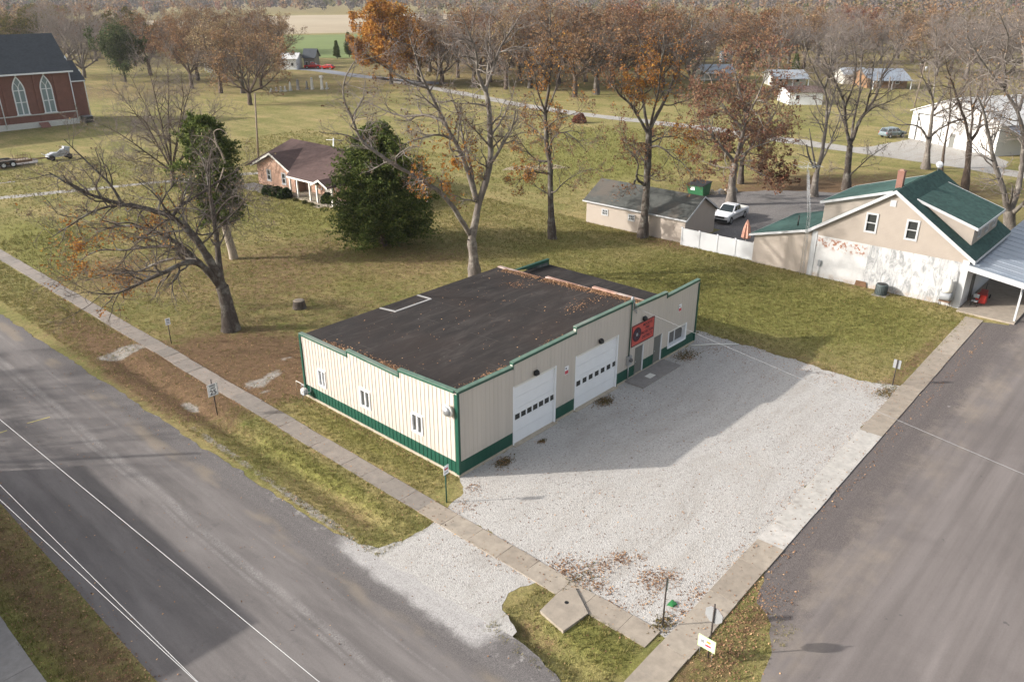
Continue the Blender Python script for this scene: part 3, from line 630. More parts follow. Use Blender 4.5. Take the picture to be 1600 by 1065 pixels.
# ribs of the sheet metal
for x in np.arange(.45, 22.9, .305):
    zt = next(z0+(z1-z0)*(x-a0)/(a1-a0) for a0, a1, z0, z1 in tops if a0 <= x <= a1)-.2
    zs = [(.15, BZ), (BZ+.001, zt)]
    for h in gar+doors+[swin]:
        if h[0]-.12 < x < h[1]+.12:
            zs = [(p, q) for s0, s1 in zs for p, q in ((s0, min(s1, h[2]-.12)), (max(s0, h[3]+.12), s1)) if q-p > .05]
    for p, q in zs: ff.box(mb, x-.018, x+.018, -.01, .007, p, q, band_mat((p+q)/2))
fw = mb.build('front_wall', shop)
ltops = [(0,4.53,4.16,4.16), (4.53,8.93,4.44,4.36), (8.93,13.3,4.68,4.86)]      # a from the far end
mb = MB(); lw = [(1.55,2.25,1.22,2.34), (5.5,6.38,1.30,2.42), (9.82,10.68,1.38,2.50)]
for a0, a1, z0, z1 in ltops:
    wall_cells(mb, fl, [a0, a1-(0.17 if a1 > 13 else 0)], [.14, BZ-.03, 3.7], lw, -.16, 0, band_mat)
    fl.poly(mb, [(a0,3.7), (a1-(0.17 if a1 > 13 else 0),3.7), (a1-(0.17 if a1 > 13 else 0),z1-.155), (a0,z0-.155)], -.16, 0, M['cream'])
for x in np.arange(.22, 13.15, .305):
    zt = next(z0+(z1-z0)*(x-a0)/(a1-a0) for a0, a1, z0, z1 in ltops if a0 <= x <= a1)-.2
    zs = [(.15, BZ-.03), (BZ-.029, zt)]
    for h in lw:
        if h[0]-.1 < x < h[1]+.1: zs = [(p, q) for s0, s1 in zs for p, q in ((s0, min(s1, h[2]-.1)), (max(s0, h[3]+.1), s1)) if q-p > .05]
    for p, q in zs:
        fl.poly(mb, [(x-.045,p), (x+.045,p), (x+.045,q), (x-.045,q)], -.01, .009, band_mat((p+q)/2)); fl.box(mb, x-.024, x+.024, .009, .022, p, q, band_mat((p+q)/2))
swl = mb.build('side_wall', shop)
mb = MB(); mb.box(.0,17.2,13.14,13.3,0,3.6,M['cream']); mb.box(17.201,23.0,13.14,13.3,0,2.38,M['cream']); mb.box(22.84,23.0,.17,13.13,.14,2.72,M['cream']); mb.build('rear_wall', shop)
mb = MB(); fl.box(mb, -.03, 13.33, -.1, .05, -.1, .14, M['concrete_strip'])
for a0, a1 in ((0,4.0), (7.64,9.33), (13.6,23.0)): ff.box(mb, a0+.08, a1, -.1, .045, -.1, .137, M['concrete_strip'])
for h in gar: ff.box(mb, h[0], h[1], -.25, .20, -.1, .05, M['concrete_strip'])
mb.build('foundation', shop)
# parapet copings
mb = MB()
def coping(fr, a0, a1, z0, z1, dep, m=M['coping'], fas=M['green'], drop=.16, e=.02):
    mb.hexa([fr.p(a0,-dep,z0-.06), fr.p(a1,-dep,z1-.06), fr.p(a1,.05,z1-.06), fr.p(a0,.05,z0-.06), fr.p(a0,-dep,z0), fr.p(a1,-dep,z1), fr.p(a1,.05,z1), fr.p(a0,.05,z0)], m)
    mb.hexa([fr.p(a0,.001,z0-drop), fr.p(a1,.001,z1-drop), fr.p(a1,.045,z1-drop), fr.p(a0,.045,z0-drop), fr.p(a0,.001,z0-.062), fr.p(a1,.001,z1-.062), fr.p(a1,.045,z1-.062), fr.p(a0,.045,z0-.062)], fas)
for i, (a0, a1, z0, z1) in enumerate(tops):
    coping(ff, a0+.002, a1-.002, z0, z1, .20)
    if i: zb = tops[i-1][3]; lo, hi = min(zb, z0), max(zb, z0); x = a0+(.0 if z0 > zb else -.05); ff.box(mb, x+.003, x+.047, -.2, .043, lo-.2, hi-.065, M['green'])
for i, (a0, a1, z0, z1) in enumerate(ltops):
    coping(fl, a0-.02 if i == 0 else a0+.002, a1-.002 if a1 < 13 else 13.1, z0, z1, .20)
    if i: zb = ltops[i-1][3]; fl.box(mb, a0+.003, a0+.047, -.2, .043, zb-.2, z0-.065, M['green'])
mb.build('coping', shop)
mb = MB(); ff.box(mb, -.05, .10, .0, .052, .137, 4.79, M['green']); mb.box(-.052,-.001,.0,.17,.14,4.66,M['green']); mb.build('corner_trim', shop)
mb = MB(); ff.box(mb, 22.9, 23.05, .0, .052, .137, 4.40, M['green']); mb.box(22.998,23.05,.001,.12,.137,4.6,M['green']); mb.build('corner_trim', shop)
mb = MB(); fl.box(mb, -.05, .10, .034, .055, .14, 4.0, M['green']); fl.box(mb, -.052, -.001, -.2, .033, .14, 4.0, M['green']); mb.build('corner_trim', shop)
# roofs
def roof_z(y): return 4.52+(3.93-4.52)*(y-.15)/13.15
mb = MB(); mb.hexa([(.2,.17,4.2),(17.2,.17,4.2),(17.2,13.45,3.66),(.2,13.45,3.66),(.2,.17,roof_z(.17)),(17.2,.17,roof_z(.17)),(17.2,13.45,roof_z(13.45)),(.2,13.45,roof_z(13.45))], M['roof_felt'])
rf = mb.build('roof', shop)
M['felt_low'] = M['roof_felt']
mb = MB(); mb.hexa([(17.45,.17,2.6),(23.1,.17,2.4),(23.1,13.45,2.4),(17.45,13.45,2.6),(17.45,.17,3.0),(23.1,.17,2.74),(23.1,13.45,2.74),(17.45,13.45,3.0)], M['roof_felt']); mb.build('roof', shop)
mb = MB()
def rstrip(p0, p1, wd=.16):
    a, b2 = np.array(p0, float), np.array(p1, float); t = (b2-a)/np.linalg.norm(b2-a); n = np.array([-t[1], t[0]])*wd/2
    Z = lambda p: roof_z(p[1])
    P = [a-n, b2-n, b2+n, a+n]; mb.hexa([(p[0],p[1],Z(p)-.01) for p in P]+[(p[0],p[1],Z(p)+.035) for p in P], M['insulation_pale'])
M['insulation_pale'] = simple('pale_edge_strip', (.33,.32,.31), .6, .15, 5)
rstrip((6.1,13.35),(6.25,12.1)); rstrip((6.17,12.02),(9.3,12.02),.18); rstrip((9.3,12.1),(9.3,13.35),.15); mb.build('patch_strip', rf)
# stepped terracotta coped wall between the two roofs
mb = MB(); steps = [(.2,4.76,4.50),(4.76,8.82,4.26),(8.82,13.4,4.02)]
for y0, y1, zt in steps: mb.box(17.21,17.44,y0+.001,y1-.001,2.5,zt-.07,M['stain'])
pw = mb.build('party_wall', shop); mb = MB()
for y0, y1, zt in steps:
    n = int((y1-y0)/.62)
    for k in range(n):
        a, b2 = y0+(y1-y0)*k/n, y0+(y1-y0)*(k+1)/n
        mb.hexa([(17.15,a+.01,zt-.068),(17.5,a+.01,zt-.068),(17.5,b2-.01,zt-.068),(17.15,b2-.01,zt-.068),(17.19,a+.01,zt),(17.46,a+.01,zt),(17.46,b2-.01,zt),(17.19,b2-.01,zt)], M['cap_terracotta'])
mb.build('coping_tiles', pw)
M['insulation_dark'] = simple('torn_black_lining', (.03,.032,.033), .8, .8, 3.5, big=(.22,.23,.23))
mb = MB(); mb.prism([(18.9,13.2,3.3),(22.9,13.2,2.6),(22.9,13.2,3.22),(18.9,13.2,3.28)], (0,.12,0), M['green'])
mb.prism([(19.9,13.19,2.98),(22.7,13.19,2.78),(22.7,13.19,3.02),(20.4,13.19,3.06)], (0,-.012,0), M['insulation_dark'])
mb.hexa([(18.85,13.15,3.285),(22.95,13.15,3.225),(22.95,13.4,3.225),(18.85,13.4,3.285),(18.85,13.15,3.33),(22.95,13.15,3.27),(22.95,13.4,3.27),(18.85,13.4,3.33)], M['green']); mb.build('rear_parapet', shop)
# garage doors
for h in gar:
    mb = MB(); n = 5
    for k in range(n):
        z0 = h[2]+.01+(h[3]-h[2]-.1)*k/n; z1 = h[2]+.01+(h[3]-h[2]-.1)*(k+1)/n-.012
        ff.box(mb, h[0]+.1, h[1]-.1, -.13, -.085, z0, z1, M['white'])
    d = mb.build('garage_door', shop)
    mb = MB(); ff.box(mb, h[0], h[0]+.098, -.13, .03, h[2], h[3], M['white']); ff.box(mb, h[1]-.098, h[1], -.13, .03, h[2], h[3], M['white']); ff.box(mb, h[0]+.098, h[1]-.098, -.13, .03, h[3]-.088, h[3], M['offwhite']); mb.build('frame', d)
    zc = 1.62; a, b2 = h[0]+.3, h[1]-.35; n = 7
    for k in range(n):
        x = a+(b2-a)*k/(n-1); mb = MB(); ff.box(mb, x-.02, x+.34, -.084, -.07, zc-.14, zc+.17, M['glass']); mb.build('door_window', d)
for h in doors:
    mb = MB(); ff.box(mb, h[0]+.05, h[1]-.05, -.12, -.06, h[2], h[3]-.05, M['grey_door']); d = mb.build('door', shop)
    mb = MB(); ff.box(mb, h[0], h[0]+.049, -.14, .02, h[2], h[3], M['grey_door']); ff.box(mb, h[1]-.049, h[1], -.14, .02, h[2], h[3], M['white']); ff.box(mb, h[0]+.05, h[1]-.05, -.14, .02, h[3]-.049, h[3], M['grey_door']); mb.build('frame', d)
    mb = MB(); mb.ball(ff.p(h[0]+.14, -.02, 1.0), .04, M['galv']); mb.build('handle', d, world=True)
# shop window with white reveal
mb = MB(); a0, a1, z0, z1 = swin
ff.box(mb, a0, a0+.1, -.3, .03, z0, z1, M['white']); ff.box(mb, a1-.16, a1, -.3, .03, z0, z1, M['white']); ff.box(mb, a0+.1, a1-.16, -.3, .05, z0, z0+.16, M['white']); ff.box(mb, a0+.1, a1-.16, -.3, .03, z1-.08, z1, M['offwhite'])
ff.box(mb, (a0+a1)/2-.03, (a0+a1)/2+.03, -.28, -.19, z0+.16, z1-.08, M['white'])
wn = mb.build('window', shop); mb = MB(); ff.box(mb, a0+.1, a1-.16, -.27, -.24, z0+.16, z1-.08, M['glass_grey']); mb.build('pane', wn)
for a0, a1, z0, z1 in lw:
    w0 = window(shop, fl, a0, a1, z0, z1, M['white'], M['glass_grey'], .07, .06, 2, 1, None, .07)
# wall lights, round fan, signs and meters: each could be lifted off
def walllight(a, z, lab):
    t = thing('wall_light', lab, 'lamp', tuple(ff.p(a,.0,z)), 0, 'lamps on the front wall')
    mb = MB(); ff.box(mb, a-.13, a+.13, .02, .06, z-.1, z+.12, M['black']); mb.prism([ff.p(a-.15,.06,z-.12), ff.p(a-.15,.06,z+.12), ff.p(a-.15,.2,z+.06), ff.p(a-.15,.22,z-.12)], ff.r*.30, M['black']); mb.build('lamp_housing', t)
    mb = MB(); ff.box(mb, a-.11, a+.11, .08, .2, z-.135, z-.122, M['glass_grey']); mb.build('lens', t)
walllight(5.8, 3.82, 'black wall lamp above the garage door nearest the building corner')
walllight(11.65, 3.77, 'black wall lamp above the wider second garage door')
walllight(16.25, 3.82, 'black wall lamp above the red sign')
t = thing('exhaust_hood', 'round white exhaust hood high on the sunlit ribbed wall near the corner', 'vent', tuple(fl.p(12.82,.03,3.72)))
mb = MB(); c = fl.p(12.82,0,3.72); mb.lathe([(.10,-.03),(.12,-.12),(.30,-.15),(.34,-.2),(.30,-.27)], c, M['offwhite'], 18, 'x'); mb.build('hood', t)
mb = MB(); mb.lathe([(.27,-.271),(.24,-.36),(.12,-.42),(.02,-.44)], c, M['galv'], 18, 'x'); mb.build('cap', t)
def flat_sign(name, lab, cat, fr, a0, a1, z0, z1, d, mat, group=None, rim=None):
    t = thing(name, lab, cat, tuple(fr.p((a0+a1)/2, d, z0)), 0, group); mb = MB(); fr.box(mb, a0, a1, d, d+.02, z0, z1, mat); mb.build('panel', t); return t
rs = flat_sign('wall_sign', 'red fire district sign with a round black emblem on the cream front', 'sign', ff, 14.98, 17.5, 2.2, 3.62, .02, M['sign_red'])
mb = MB(); c = ff.p(15.55, .041, 2.93); mb.lathe([(.47,0),(.47,-.008)], c, M['sign_dark'], 26, 'y'); em = mb.build('emblem', rs)
mb = MB()
for k in range(4):
    w0 = PI/4+k*PI/2; pts = [(.10,.25),(.36,.5),(.36,-.5),(.10,-.25)]
    P = [ff.p(15.55+math.cos(w0+f)*rr, .0495, 2.93+math.sin(w0+f)*rr) for rr, f in pts]; mb.prism(P, ff.n*.004, M['sign_black'])
mb.build('cross', em); mb = MB(); mb.lathe([(.11,0),(.11,-.006)], ff.p(15.55,.054,2.93), M['galv'], 16, 'y'); mb.build('badge', em)
for k, (s, z, w0) in enumerate((('MOODYS', 3.36, .9), ('FIRE', 3.10, .9), ('PROTECTION', 2.82, 1.0), ('DISTRICT', 2.53, 1.0))):
    text_ob(s, .27, M['sign_dark'], rs, 'lettering', ff.p(16.72, .042, z), (1,0), .004, 'CENTER', w0 if s != 'PROTECTION' else .80)
mb = MB()
for a0, a1, z0, z1 in ((14.98,17.5,3.56,3.62),(14.98,17.5,2.2,2.26),(14.98,15.03,2.26,3.56),(17.45,17.5,2.26,3.56)): ff.box(mb, a0, a1, .0402, .048, z0, z1, M['sign_dark'])
mb.build('border', rs)
for k in range(2):
    a, z, lb = ((8.35, 2.72, 'small white and red notice between the two garage doors'), (20.45, 3.0, 'small white and red notice above the shop window'))[k]
    t = flat_sign('notice_sign', lb, 'sign', ff, a, a+.34, z, z+.5, .02, M['sign_white'], 'notices on the front wall')
    mb = MB(); ff.box(mb, a+.02, a+.32, .0402, .044, z+.03, z+.24, M['pink_ink']); ff.box(mb, a+.06, a+.17, .0402, .044, z+.33, z+.42, M['sign_black']); mb.build('print', t)
t = thing('electric_meter', 'grey electric meter box with tall conduit to a roof mast on the front wall', 'meter', tuple(ff.p(14.75,.02,1.0)))
mb = MB(); mb.tube([ff.p(14.72,.08,1.7), ff.p(14.76,.08,5.5)], .04, M['green'], 8); mb.build('conduit', t)
mb = MB(); ff.box(mb, 14.55, 14.93, .02, .2, 1.15, 1.75, M['galv']); b0 = mb.build('box', t)
mb = MB(); mb.lathe([(.13,-.0),(.13,-.10),(.08,-.14)], ff.p(14.74,.2,1.5), M['glass_grey'], 14, 'y'); mb.build('dial', b0)
mb = MB(); mb.tube([ff.p(14.74,.08,1.15), ff.p(14.74,.08,.1)], .035, M['galv'], 8); mb.build('pipe', t)
mb = MB(); mb.lathe([(.08,5.45),(.11,5.53),(.07,5.65),(.02,5.68)], ff.p(14.76,.08,0), M['grey_metal'], 10)
for k in range(3): mb.ball(ff.p(15.0+.16*k,.06,4.75-.14*k), .05, M['galv'], 6, 5); mb.tube([ff.p(14.76,.1,5.5), ff.p(14.9+.12*k,.18,5.15-.1*k), ff.p(15.0+.16*k,.06,4.75-.14*k)], .014, M['galv'], 5)
mb.build('mast_head', t)
t = thing('gas_meter', 'white gas meter with grey pipes at the far foot of the sunlit ribbed wall', 'meter', (-.35,12.95,0))
mb = MB(); mb.ball((-.38,12.9,.62), (.2,.18,.2), M['offwhite']); mb.box(-.52,-.24,12.72,13.08,.38,.72,M['equip_grey']); mb.build('body', t)
mb = MB(); mb.tube([(-.36,13.15,0),(-.36,13.15,.95),(-.36,12.9,.95),(-.36,12.9,.75)], .03, M['galv'], 7); mb.tube([(-.36,12.62,.55),(-.1,12.62,.55),(-.1,12.62,1.0)], .03, M['galv'], 7); mb.tube([(-.36,13.7,0),(-.36,13.7,1.0),(-.36,12.9,1.0)], .022, M['offwhite'], 7); mb.build('pipe', t)
mb = MB(); mb.box(14.5,18.9,-1.42,-.05,-.1,.10,M['slab_grey'])
tag(mb.build('doorstep_slab'), 'long grey concrete doorstep under the two grey doors', 'doorstep')
mb = MB(); mb.box(15.85,16.5,-1.05,-.62,.10,.115,M['offwhite']); tag(mb.build('doormat'), 'small pale doormat on the concrete doorstep', 'doormat')
mb = MB()
mb.tube([(22.2,-.25,.06),(23.4,-1.3,.06),(24.6,-2.6,.06)], .05, M['offwhite'], 6); tag(mb.build('pipe'), 'thin white pipe lying on the gravel past the shop window', 'pipe')
# ------------------------------------------------------------------ house with the green roof
house = thing('gabled_house', 'tan sided house with a green shingle roof over a peeling white brick side', 'house', (42.5,-5.9,0))
X0, X1 = 42.5, 53.0; YL, YR = .25, -11.95; RY, RZ = -5.85, 8.35
gw = Fr((X0, YL, 0), (0,-1,0))         # gable wall, a = YL - y
SLL, SLR = (RZ-3.95)/(.75-RY), (RZ-3.98)/(RY+12.35)
def main_z(y): return RZ-(y-RY)*SLL if y > RY else RZ-(RY-y)*SLR
mb = MB(); gw.box(mb, 0, YL-YR, -.25, 0, -.2, 3.62, M['painted_brick']); mb.build('brick_wall', house)
for a0, a1, zt in ((-.03,.42,3.95),(YL-YR-.45,YL-YR+.03,3.85)): mb = MB(); gw.box(mb, a0, a1, .014, .05, 0, zt, M['white_vinyl']); mb.build('corner_board', house)
mb = MB(); wins = [(4.12,5.06,4.62,6.22),(7.25,8.19,4.60,6.20)]
E0 = .25
def gable_piece(a0, a1, z0, z1=None):
    y0, y1 = YL-a0, YL-a1; P = [(a0, z0), (a1, z0)]
    if z1 is None:
        P += [(a1, main_z(y1)-.17)]
        if y0 > RY > y1: P += [(YL-RY, RZ-.17)]
        P += [(a0, main_z(y0)-.17)]
    else: P += [(a1, z1), (a0, z1)]
    gw.poly(mb, P, -.25, .012, M['lap'])
A = YL-YR
gable_piece(.0, 4.12, 3.622); gable_piece(5.06, 7.25, 3.622); gable_piece(8.19, A, 3.622)
for a0, a1, z0, z1 in wins: gable_piece(a0, a1, 3.622, z0); gable_piece(a0, a1, z1)
mb.build('gable_wall', house)
for a0, a1, z0, z1 in wins: window(house, gw, a0-.02, a1+.02, z0-.02, z1+.02, M['white_vinyl'], M['glass'], .14, .07, 1, 2, None, .06)
mb = MB(); gw.box(mb, 5.75, 6.2, .013, .06, 7.0, 7.5, M['white_vinyl']); mb.build('gable_vent', house)
# hidden sides
mb = MB(); mb.box(X0+.25, X1, YR, YR+.2, -.2, 3.8, M['white']); mb.box(X0+.25, X1, YL-.2, YL, -.2, 3.7, M['lap']); mb.prism([(X1,YL,-.2),(X1,YR,-.2),(X1,YR,3.9),(X1,RY,RZ-.2),(X1,YL,3.8)], (-.2,0,0), M['lap'])
mb.build('wall', house)
def slope(mb, x0, x1, y0, z0, y1, z1, th, mat):
    mb.hexa([(x0,y0,z0-th),(x1,y0,z0-th),(x1,y1,z1-th),(x0,y1,z1-th),(x0,y0,z0),(x1,y0,z0),(x1,y1,z1),(x0,y1,z1)], mat)
mb = MB(); xa, xb = X0-.32, X1+.3
slope(mb, xa, xb, .75, 3.95, RY, RZ, .1, M['shingle_green']); slope(mb, xa, xb, RY, RZ, -12.35, 3.98, .1, M['shingle_green'])
rf = mb.build('roof', house)
mb = MB()   # white rake boards
for (y0, y1) in ((.78, RY), (RY, -12.38)):
    z0, z1 = main_z(y0), main_z(y1); mb.hexa([(xa-.05,y0,z0-.28),(xa-.002,y0,z0-.28),(xa-.002,y1,z1-.28),(xa-.05,y1,z1-.28),(xa-.05,y0,z0+.02),(xa-.002,y0,z0+.02),(xa-.002,y1,z1+.02),(xa-.05,y1,z1+.02)], M['white_vinyl'])
    mb.hexa([(xa,y0,z0-.13),(X0,y0,z0-.13),(X0,y1,z1-.13),(xa,y1,z1-.13),(xa,y0,z0-.102),(X0,y0,z0-.102),(X0,y1,z1-.102),(xa,y1,z1-.102)], M['white_vinyl'])
mb.box(xa,xb,.752,.80,3.75,3.93,M['white_vinyl']); mb.box(xa,xb,-12.41,-12.36,3.78,3.96,M['white_vinyl'])
mb.build('rake_board', house)
# dormers: front one faces -y, back one +y
def dormer(ye, ze, yt, x0, x1, sgn, wn):
    yw = ye-sgn*.3; zt = main_z(yt); k = (zt-ze)/(yt-ye); zw = ze+(yw-ye)*k-.12; mb = MB()
    mb.prism([(x0,yw,main_z(yw)-.1),(x0,yw,zw),(x0,yt,zt-.12)], (x1-x0,0,0), M['lap']); d = mb.build('dormer', house)
    mb = MB(); slope(mb, x0-.3, x1+.3, ye, ze, yt, zt+.06, .09, M['shingle_green']); mb.build('dormer_roof', d)
    mb = MB()
    for xx in (x0-.345, x1+.302): mb.hexa([(xx,ye,ze-.2),(xx+.043,ye,ze-.2),(xx+.043,yt,zt-.14),(xx,yt,zt-.14),(xx,ye,ze+.02),(xx+.043,ye,ze+.02),(xx+.043,yt,zt+.08),(xx,yt,zt+.08)], M['white_vinyl'])
    mb.box(x0-.3,x1+.3,min(ye,ye+sgn*.04),max(ye,ye+sgn*.04),ze-.2,ze-.002,M['white_vinyl']); mb.build('fascia', d)
    fr = Fr((x0, yw, 0), (1,0,0)) if sgn < 0 else Fr((x1, yw, 0), (-1,0,0)); L = x1-x0
    for q in wn: window(d, fr, L*q-.4, L*q+.4, main_z(yw)+.35, main_z(yw)+1.25, M['white_vinyl'], M['glass'], .09, .1, 1, 2, None, .05)
dormer(-11.75, 6.05, -7.05, 44.1, 51.6, -1, (.2,.5,.8))
dormer(.55, 6.15, -5.1, 44.15, 51.5, 1, (.3,.7))
mb = MB(); mb.box(45.6,46.08,-5.2,-4.7,7.4,9.12,M['brick_red']); mb.box(45.56,46.12,-5.24,-4.66,9.12,9.22,M['brick_red']); mb.box(45.7,45.98,-5.1,-4.8,9.22,9.32,M['cap_terracotta']); mb.build('chimney', house)
# lean-to on the left
lt = Fr((X0+.03, 5.45, 0), (0,-1,0)); mb = MB()
lt.poly(mb, [(0,-.2),(5.2,-.2),(5.2,3.85),(0,2.55)], -.15, 0, M['lap_grey']); mb.box(X0+.18,51.8,5.3,5.45,-.2,2.5,M['lap_grey']); mb.build('lean_to_wall', house)
mb = MB(); slope(mb, X0-.25, 52, 5.85, 2.62, .26, 4.08, .1, M['shingle_green']); lr = mb.build('lean_to_roof', house)
mb = MB(); mb.hexa([(X0-.3,5.88,2.44),(X0-.252,5.88,2.44),(X0-.252,.3,3.88),(X0-.3,.3,3.88),(X0-.3,5.88,2.64),(X0-.252,5.88,2.64),(X0-.252,.3,4.09),(X0-.3,.3,4.09)], M['white_vinyl']); mb.box(X0-.25,52,5.852,5.9,2.44,2.6,M['white_vinyl']); mb.build('fascia', lr)
mb = MB(); mb.tube([(44.6,2.5,3.3),(44.6,2.5,4.45)], .07, M['dark_metal'], 8); mb.build('vent_pipe', lr)
# porch on the road side
mb = MB(); slope(mb, X0-.45, 66, -12.0, 3.62, -16.0, 3.05, .12, M['porch_metal']); _r = [slope(mb, x, x+.03, -12.02, 3.65, -15.98, 3.08, .05, M['porch_metal']) for x in np.arange(X0+.3, 66, 1.3)]
pr = mb.build('porch_roof', house)
mb = MB(); mb.hexa([(X0-.5,-12.0,3.22),(X0-.452,-12.0,3.22),(X0-.452,-16.02,2.66),(X0-.5,-16.02,2.66),(X0-.5,-12.0,3.64),(X0-.452,-12.0,3.64),(X0-.452,-16.02,3.08),(X0-.5,-16.02,3.08)], M['white_vinyl']); mb.box(X0-.45,66,-16.05,-16.002,2.66,3.04,M['white_vinyl']); mb.box(X0-.44,66,-15.95,-15.99,2.66,2.9,M['white_vinyl']); mb.build('fascia', pr)
for x in (X0-.35, 46.6, 50.9, 55.2, 59.5):
    mb = MB(); mb.box(x-.07,x+.07,-15.88,-15.74,.12,2.68,M['white_vinyl'])
    for s in (-1, 1): mb.prism([(x+s*.07,-15.83,2.66),(x+s*.45,-15.83,2.66),(x+s*.40,-15.83,2.55),(x+s*.18,-15.83,2.45),(x+s*.07,-15.83,2.15)], (0,.04,0), M['white_vinyl'])
    mb.build('porch_post', house)
mb = MB(); mb.box(X0-.9,66,-15.95,-12.0,-.1,.12,M['slab_tan']); mb.build('porch_floor', house)
mb = MB(); mb.box(46.9,50.6,-15.86,-15.76,.13,.95,M['brick_porch']); mb.box(51.2,54.9,-15.86,-15.76,.13,.95,M['brick_porch']); mb.build('porch_balustrade', house)
mb = MB(); mb.box(44.6,45.5,-12.02,-11.96,.12,2.2,M['grey_door']); mb.build('door', house)
mb = MB(); gw.box(mb, .85, 1.1, .0, .16, 1.0, 1.5, M['grey_metal']); mb.tube([gw.p(.97,.08,0), gw.p(.97,.08,1.0)], .03, M['galv'], 6)
tag(mb.build('meter_box'), 'grey meter box on the left end of the peeling white wall', 'meter')
mb = MB(); mb.prism([(X0-.02,-3.9,.02),(X0-.02,-4.9,.02),(X0-.1,-4.8,.5),(X0-.1,-4.0,.5)], (-.08,0,0), M['stain']); tag(mb.build('rusty_plate'), 'rust coloured plate leaning on the foot of the peeling wall', 'metal plate')
t = thing('air_conditioner', 'dark grey air conditioner unit on the grass against the peeling white wall', 'air conditioner', (41.55,-6.35,0))
mb = MB(); mb.lathe([(.44,.05),(.46,.1),(.46,.86),(.43,.92)], (41.55,-6.35,0), M['ac'], 20)
mb.build('casing', t); mb = MB()
for k in range(22): w0 = 2*PI*k/22; mb.tube([(41.55+.475*math.cos(w0),-6.35+.475*math.sin(w0),.12),(41.55+.475*math.cos(w0),-6.35+.475*math.sin(w0),.85)], .012, M['black'], 4)
mb.build('grille', t); mb = MB(); mb.lathe([(.36,.93),(.34,.94),(.12,.945),(.05,.96)], (41.55,-6.35,0), M['black'], 16); mb.build('fan', t)
mb = MB(); mb.box(41.0,42.1,-6.9,-5.8,-.05,.05,M['slab_grey']); mb.build('base', t)
t = thing('smoker', 'rusty barrel smoker with a tall pale stack on thin legs by the wall corner', 'smoker', (41.9,-11.0,0))
mb = MB(); mb.lathe([(.05,-.42),(.3,-.40),(.36,-.3),(.36,.3),(.3,.40),(.05,.42)], (41.9,-11.0,.95), M['grey_metal'], 16, 'y'); mb.build('barrel', t)
mb = MB(); mb.lathe([(.33,.0),(.36,.25),(.34,.75),(.2,1.0),(.1,1.05)], (41.95,-11.0,1.28), M['offwhite'], 14); mb.tube([(41.95,-11.0,2.2),(41.95,-10.9,3.2)], .07, M['white'], 8); mb.build('hood', t)
mb = MB(); mb.box(41.6,42.2,-11.4,-10.6,.55,.62,M['stain']); mb.build('fire_tray', t)
for sx in (-.25,.25):
    for sy in (-.33,.33): mb = MB(); mb.tube([(41.9+sx,-11+sy,0),(41.9+sx,-11+sy,.9)], .022, M['dark_metal'], 6); mb.build('leg', t)
t = thing('toy_wagon', 'red cart with long handles parked on the shaded porch floor', 'cart', (44.9,-13.0,.12))
mb = MB(); mb.prism([(44.2,-13.25,.45),(46.4,-13.0,.4),(46.4,-12.5,.4),(44.2,-12.7,.45)], (0,0,.32), M['red']); mb.box(43.95,44.5,-13.35,-12.65,.3,.95,M['red']); mb.build('body', t)
for x in (44.5,46.2):
    for y in (-13.2,-12.6): mb = MB(); mb.lathe([(.16,-.04),(.16,.04)], (x,y,.28), M['rubber'], 12, 'y'); mb.build('wheel', t)
mb = MB(); mb.tube([(46.4,-12.75,.5),(47.6,-12.6,.9)], .03, M['dark_metal'], 6); mb.build('handle', t)
t = thing('folding_chair', 'thin dark folding chair beside the red cart under the porch roof', 'chair', (43.5,-12.75,.12))
mb = MB()
for y in (-12.95,-12.5): mb.tube([(43.3,y,.12),(43.75,y,1.05)], .02, M['dark_metal'], 5); mb.tube([(43.75,y,.12),(43.3,y,.6)], .02, M['dark_metal'], 5)
mb.build('leg', t); mb = MB(); mb.box(43.25,43.7,-12.95,-12.5,.55,.59,M['grey_metal']); mb.build('seat', t); mb = MB(); mb.box(43.68,43.72,-12.95,-12.5,.75,1.05,M['grey_metal']); mb.build('backrest', t)
# antenna tower and dish
t = thing('antenna_tower', 'thin steel lattice aerial mast rising in front of the green lean-to roof', 'antenna', (42.1,.5,0))
mb = MB(); H = 9.0
leg = [(.0,.17),(-.15,-.09),(.15,-.09)]
for dx, dy in leg: mb.tube([(42.05+dx,.52+dy,0),(42.05+dx*.8,.62+dy*.8,5.2),(42.05+dx*.5,1.3+dy*.5,H)], .018, M['galv'], 5)
for k in range(22):
    z = .2+k*.38; f = 1-.3*z/H; yo = .52+.02*z if z < 5.2 else .62+(z-5.2)*.18
    for i in range(3):
        a, b2 = leg[i], leg[(i+1) % 3]; mb.tube([(42.05+a[0]*f,yo+a[1]*f,z),(42.05+b2[0]*f,yo+b2[1]*f,z+.38)], .009, M['galv'], 4, False)
mb.build('lattice_mast', t)
mb = MB(); mb.tube([(41.5,1.9,H+.25),(43.0,.7,H+.25)], .02, M['galv'], 5); mb.tube([(42.05,1.35,H-.3),(42.05,1.35,H+.5)], .025, M['galv'], 6)
for k in range(6): c = np.array((41.5,1.9))+np.array((1.5,-1.2))*k/5; L = .95-.09*k; d = np.array((.62,.78))*L; mb.tube([(c[0]-d[0],c[1]-d[1],H+.25),(c[0]+d[0],c[1]+d[1],H+.25)], .014, M['galv'], 4)
for k in range(3): c = np.array((41.7,1.74))+np.array((.4,-.32))*k; d = np.array((.62,.78))*.6; mb.tube([(c[0]-d[0],c[1]-d[1],H+.6),(c[0]+d[0],c[1]+d[1],H+.6)], .012, M['galv'], 4)
mb.build('aerial', t)
t = thing('satellite_dish', 'small white satellite dish on the far end of the green ridge', 'satellite dish', (52.4,-5.9,8.3))
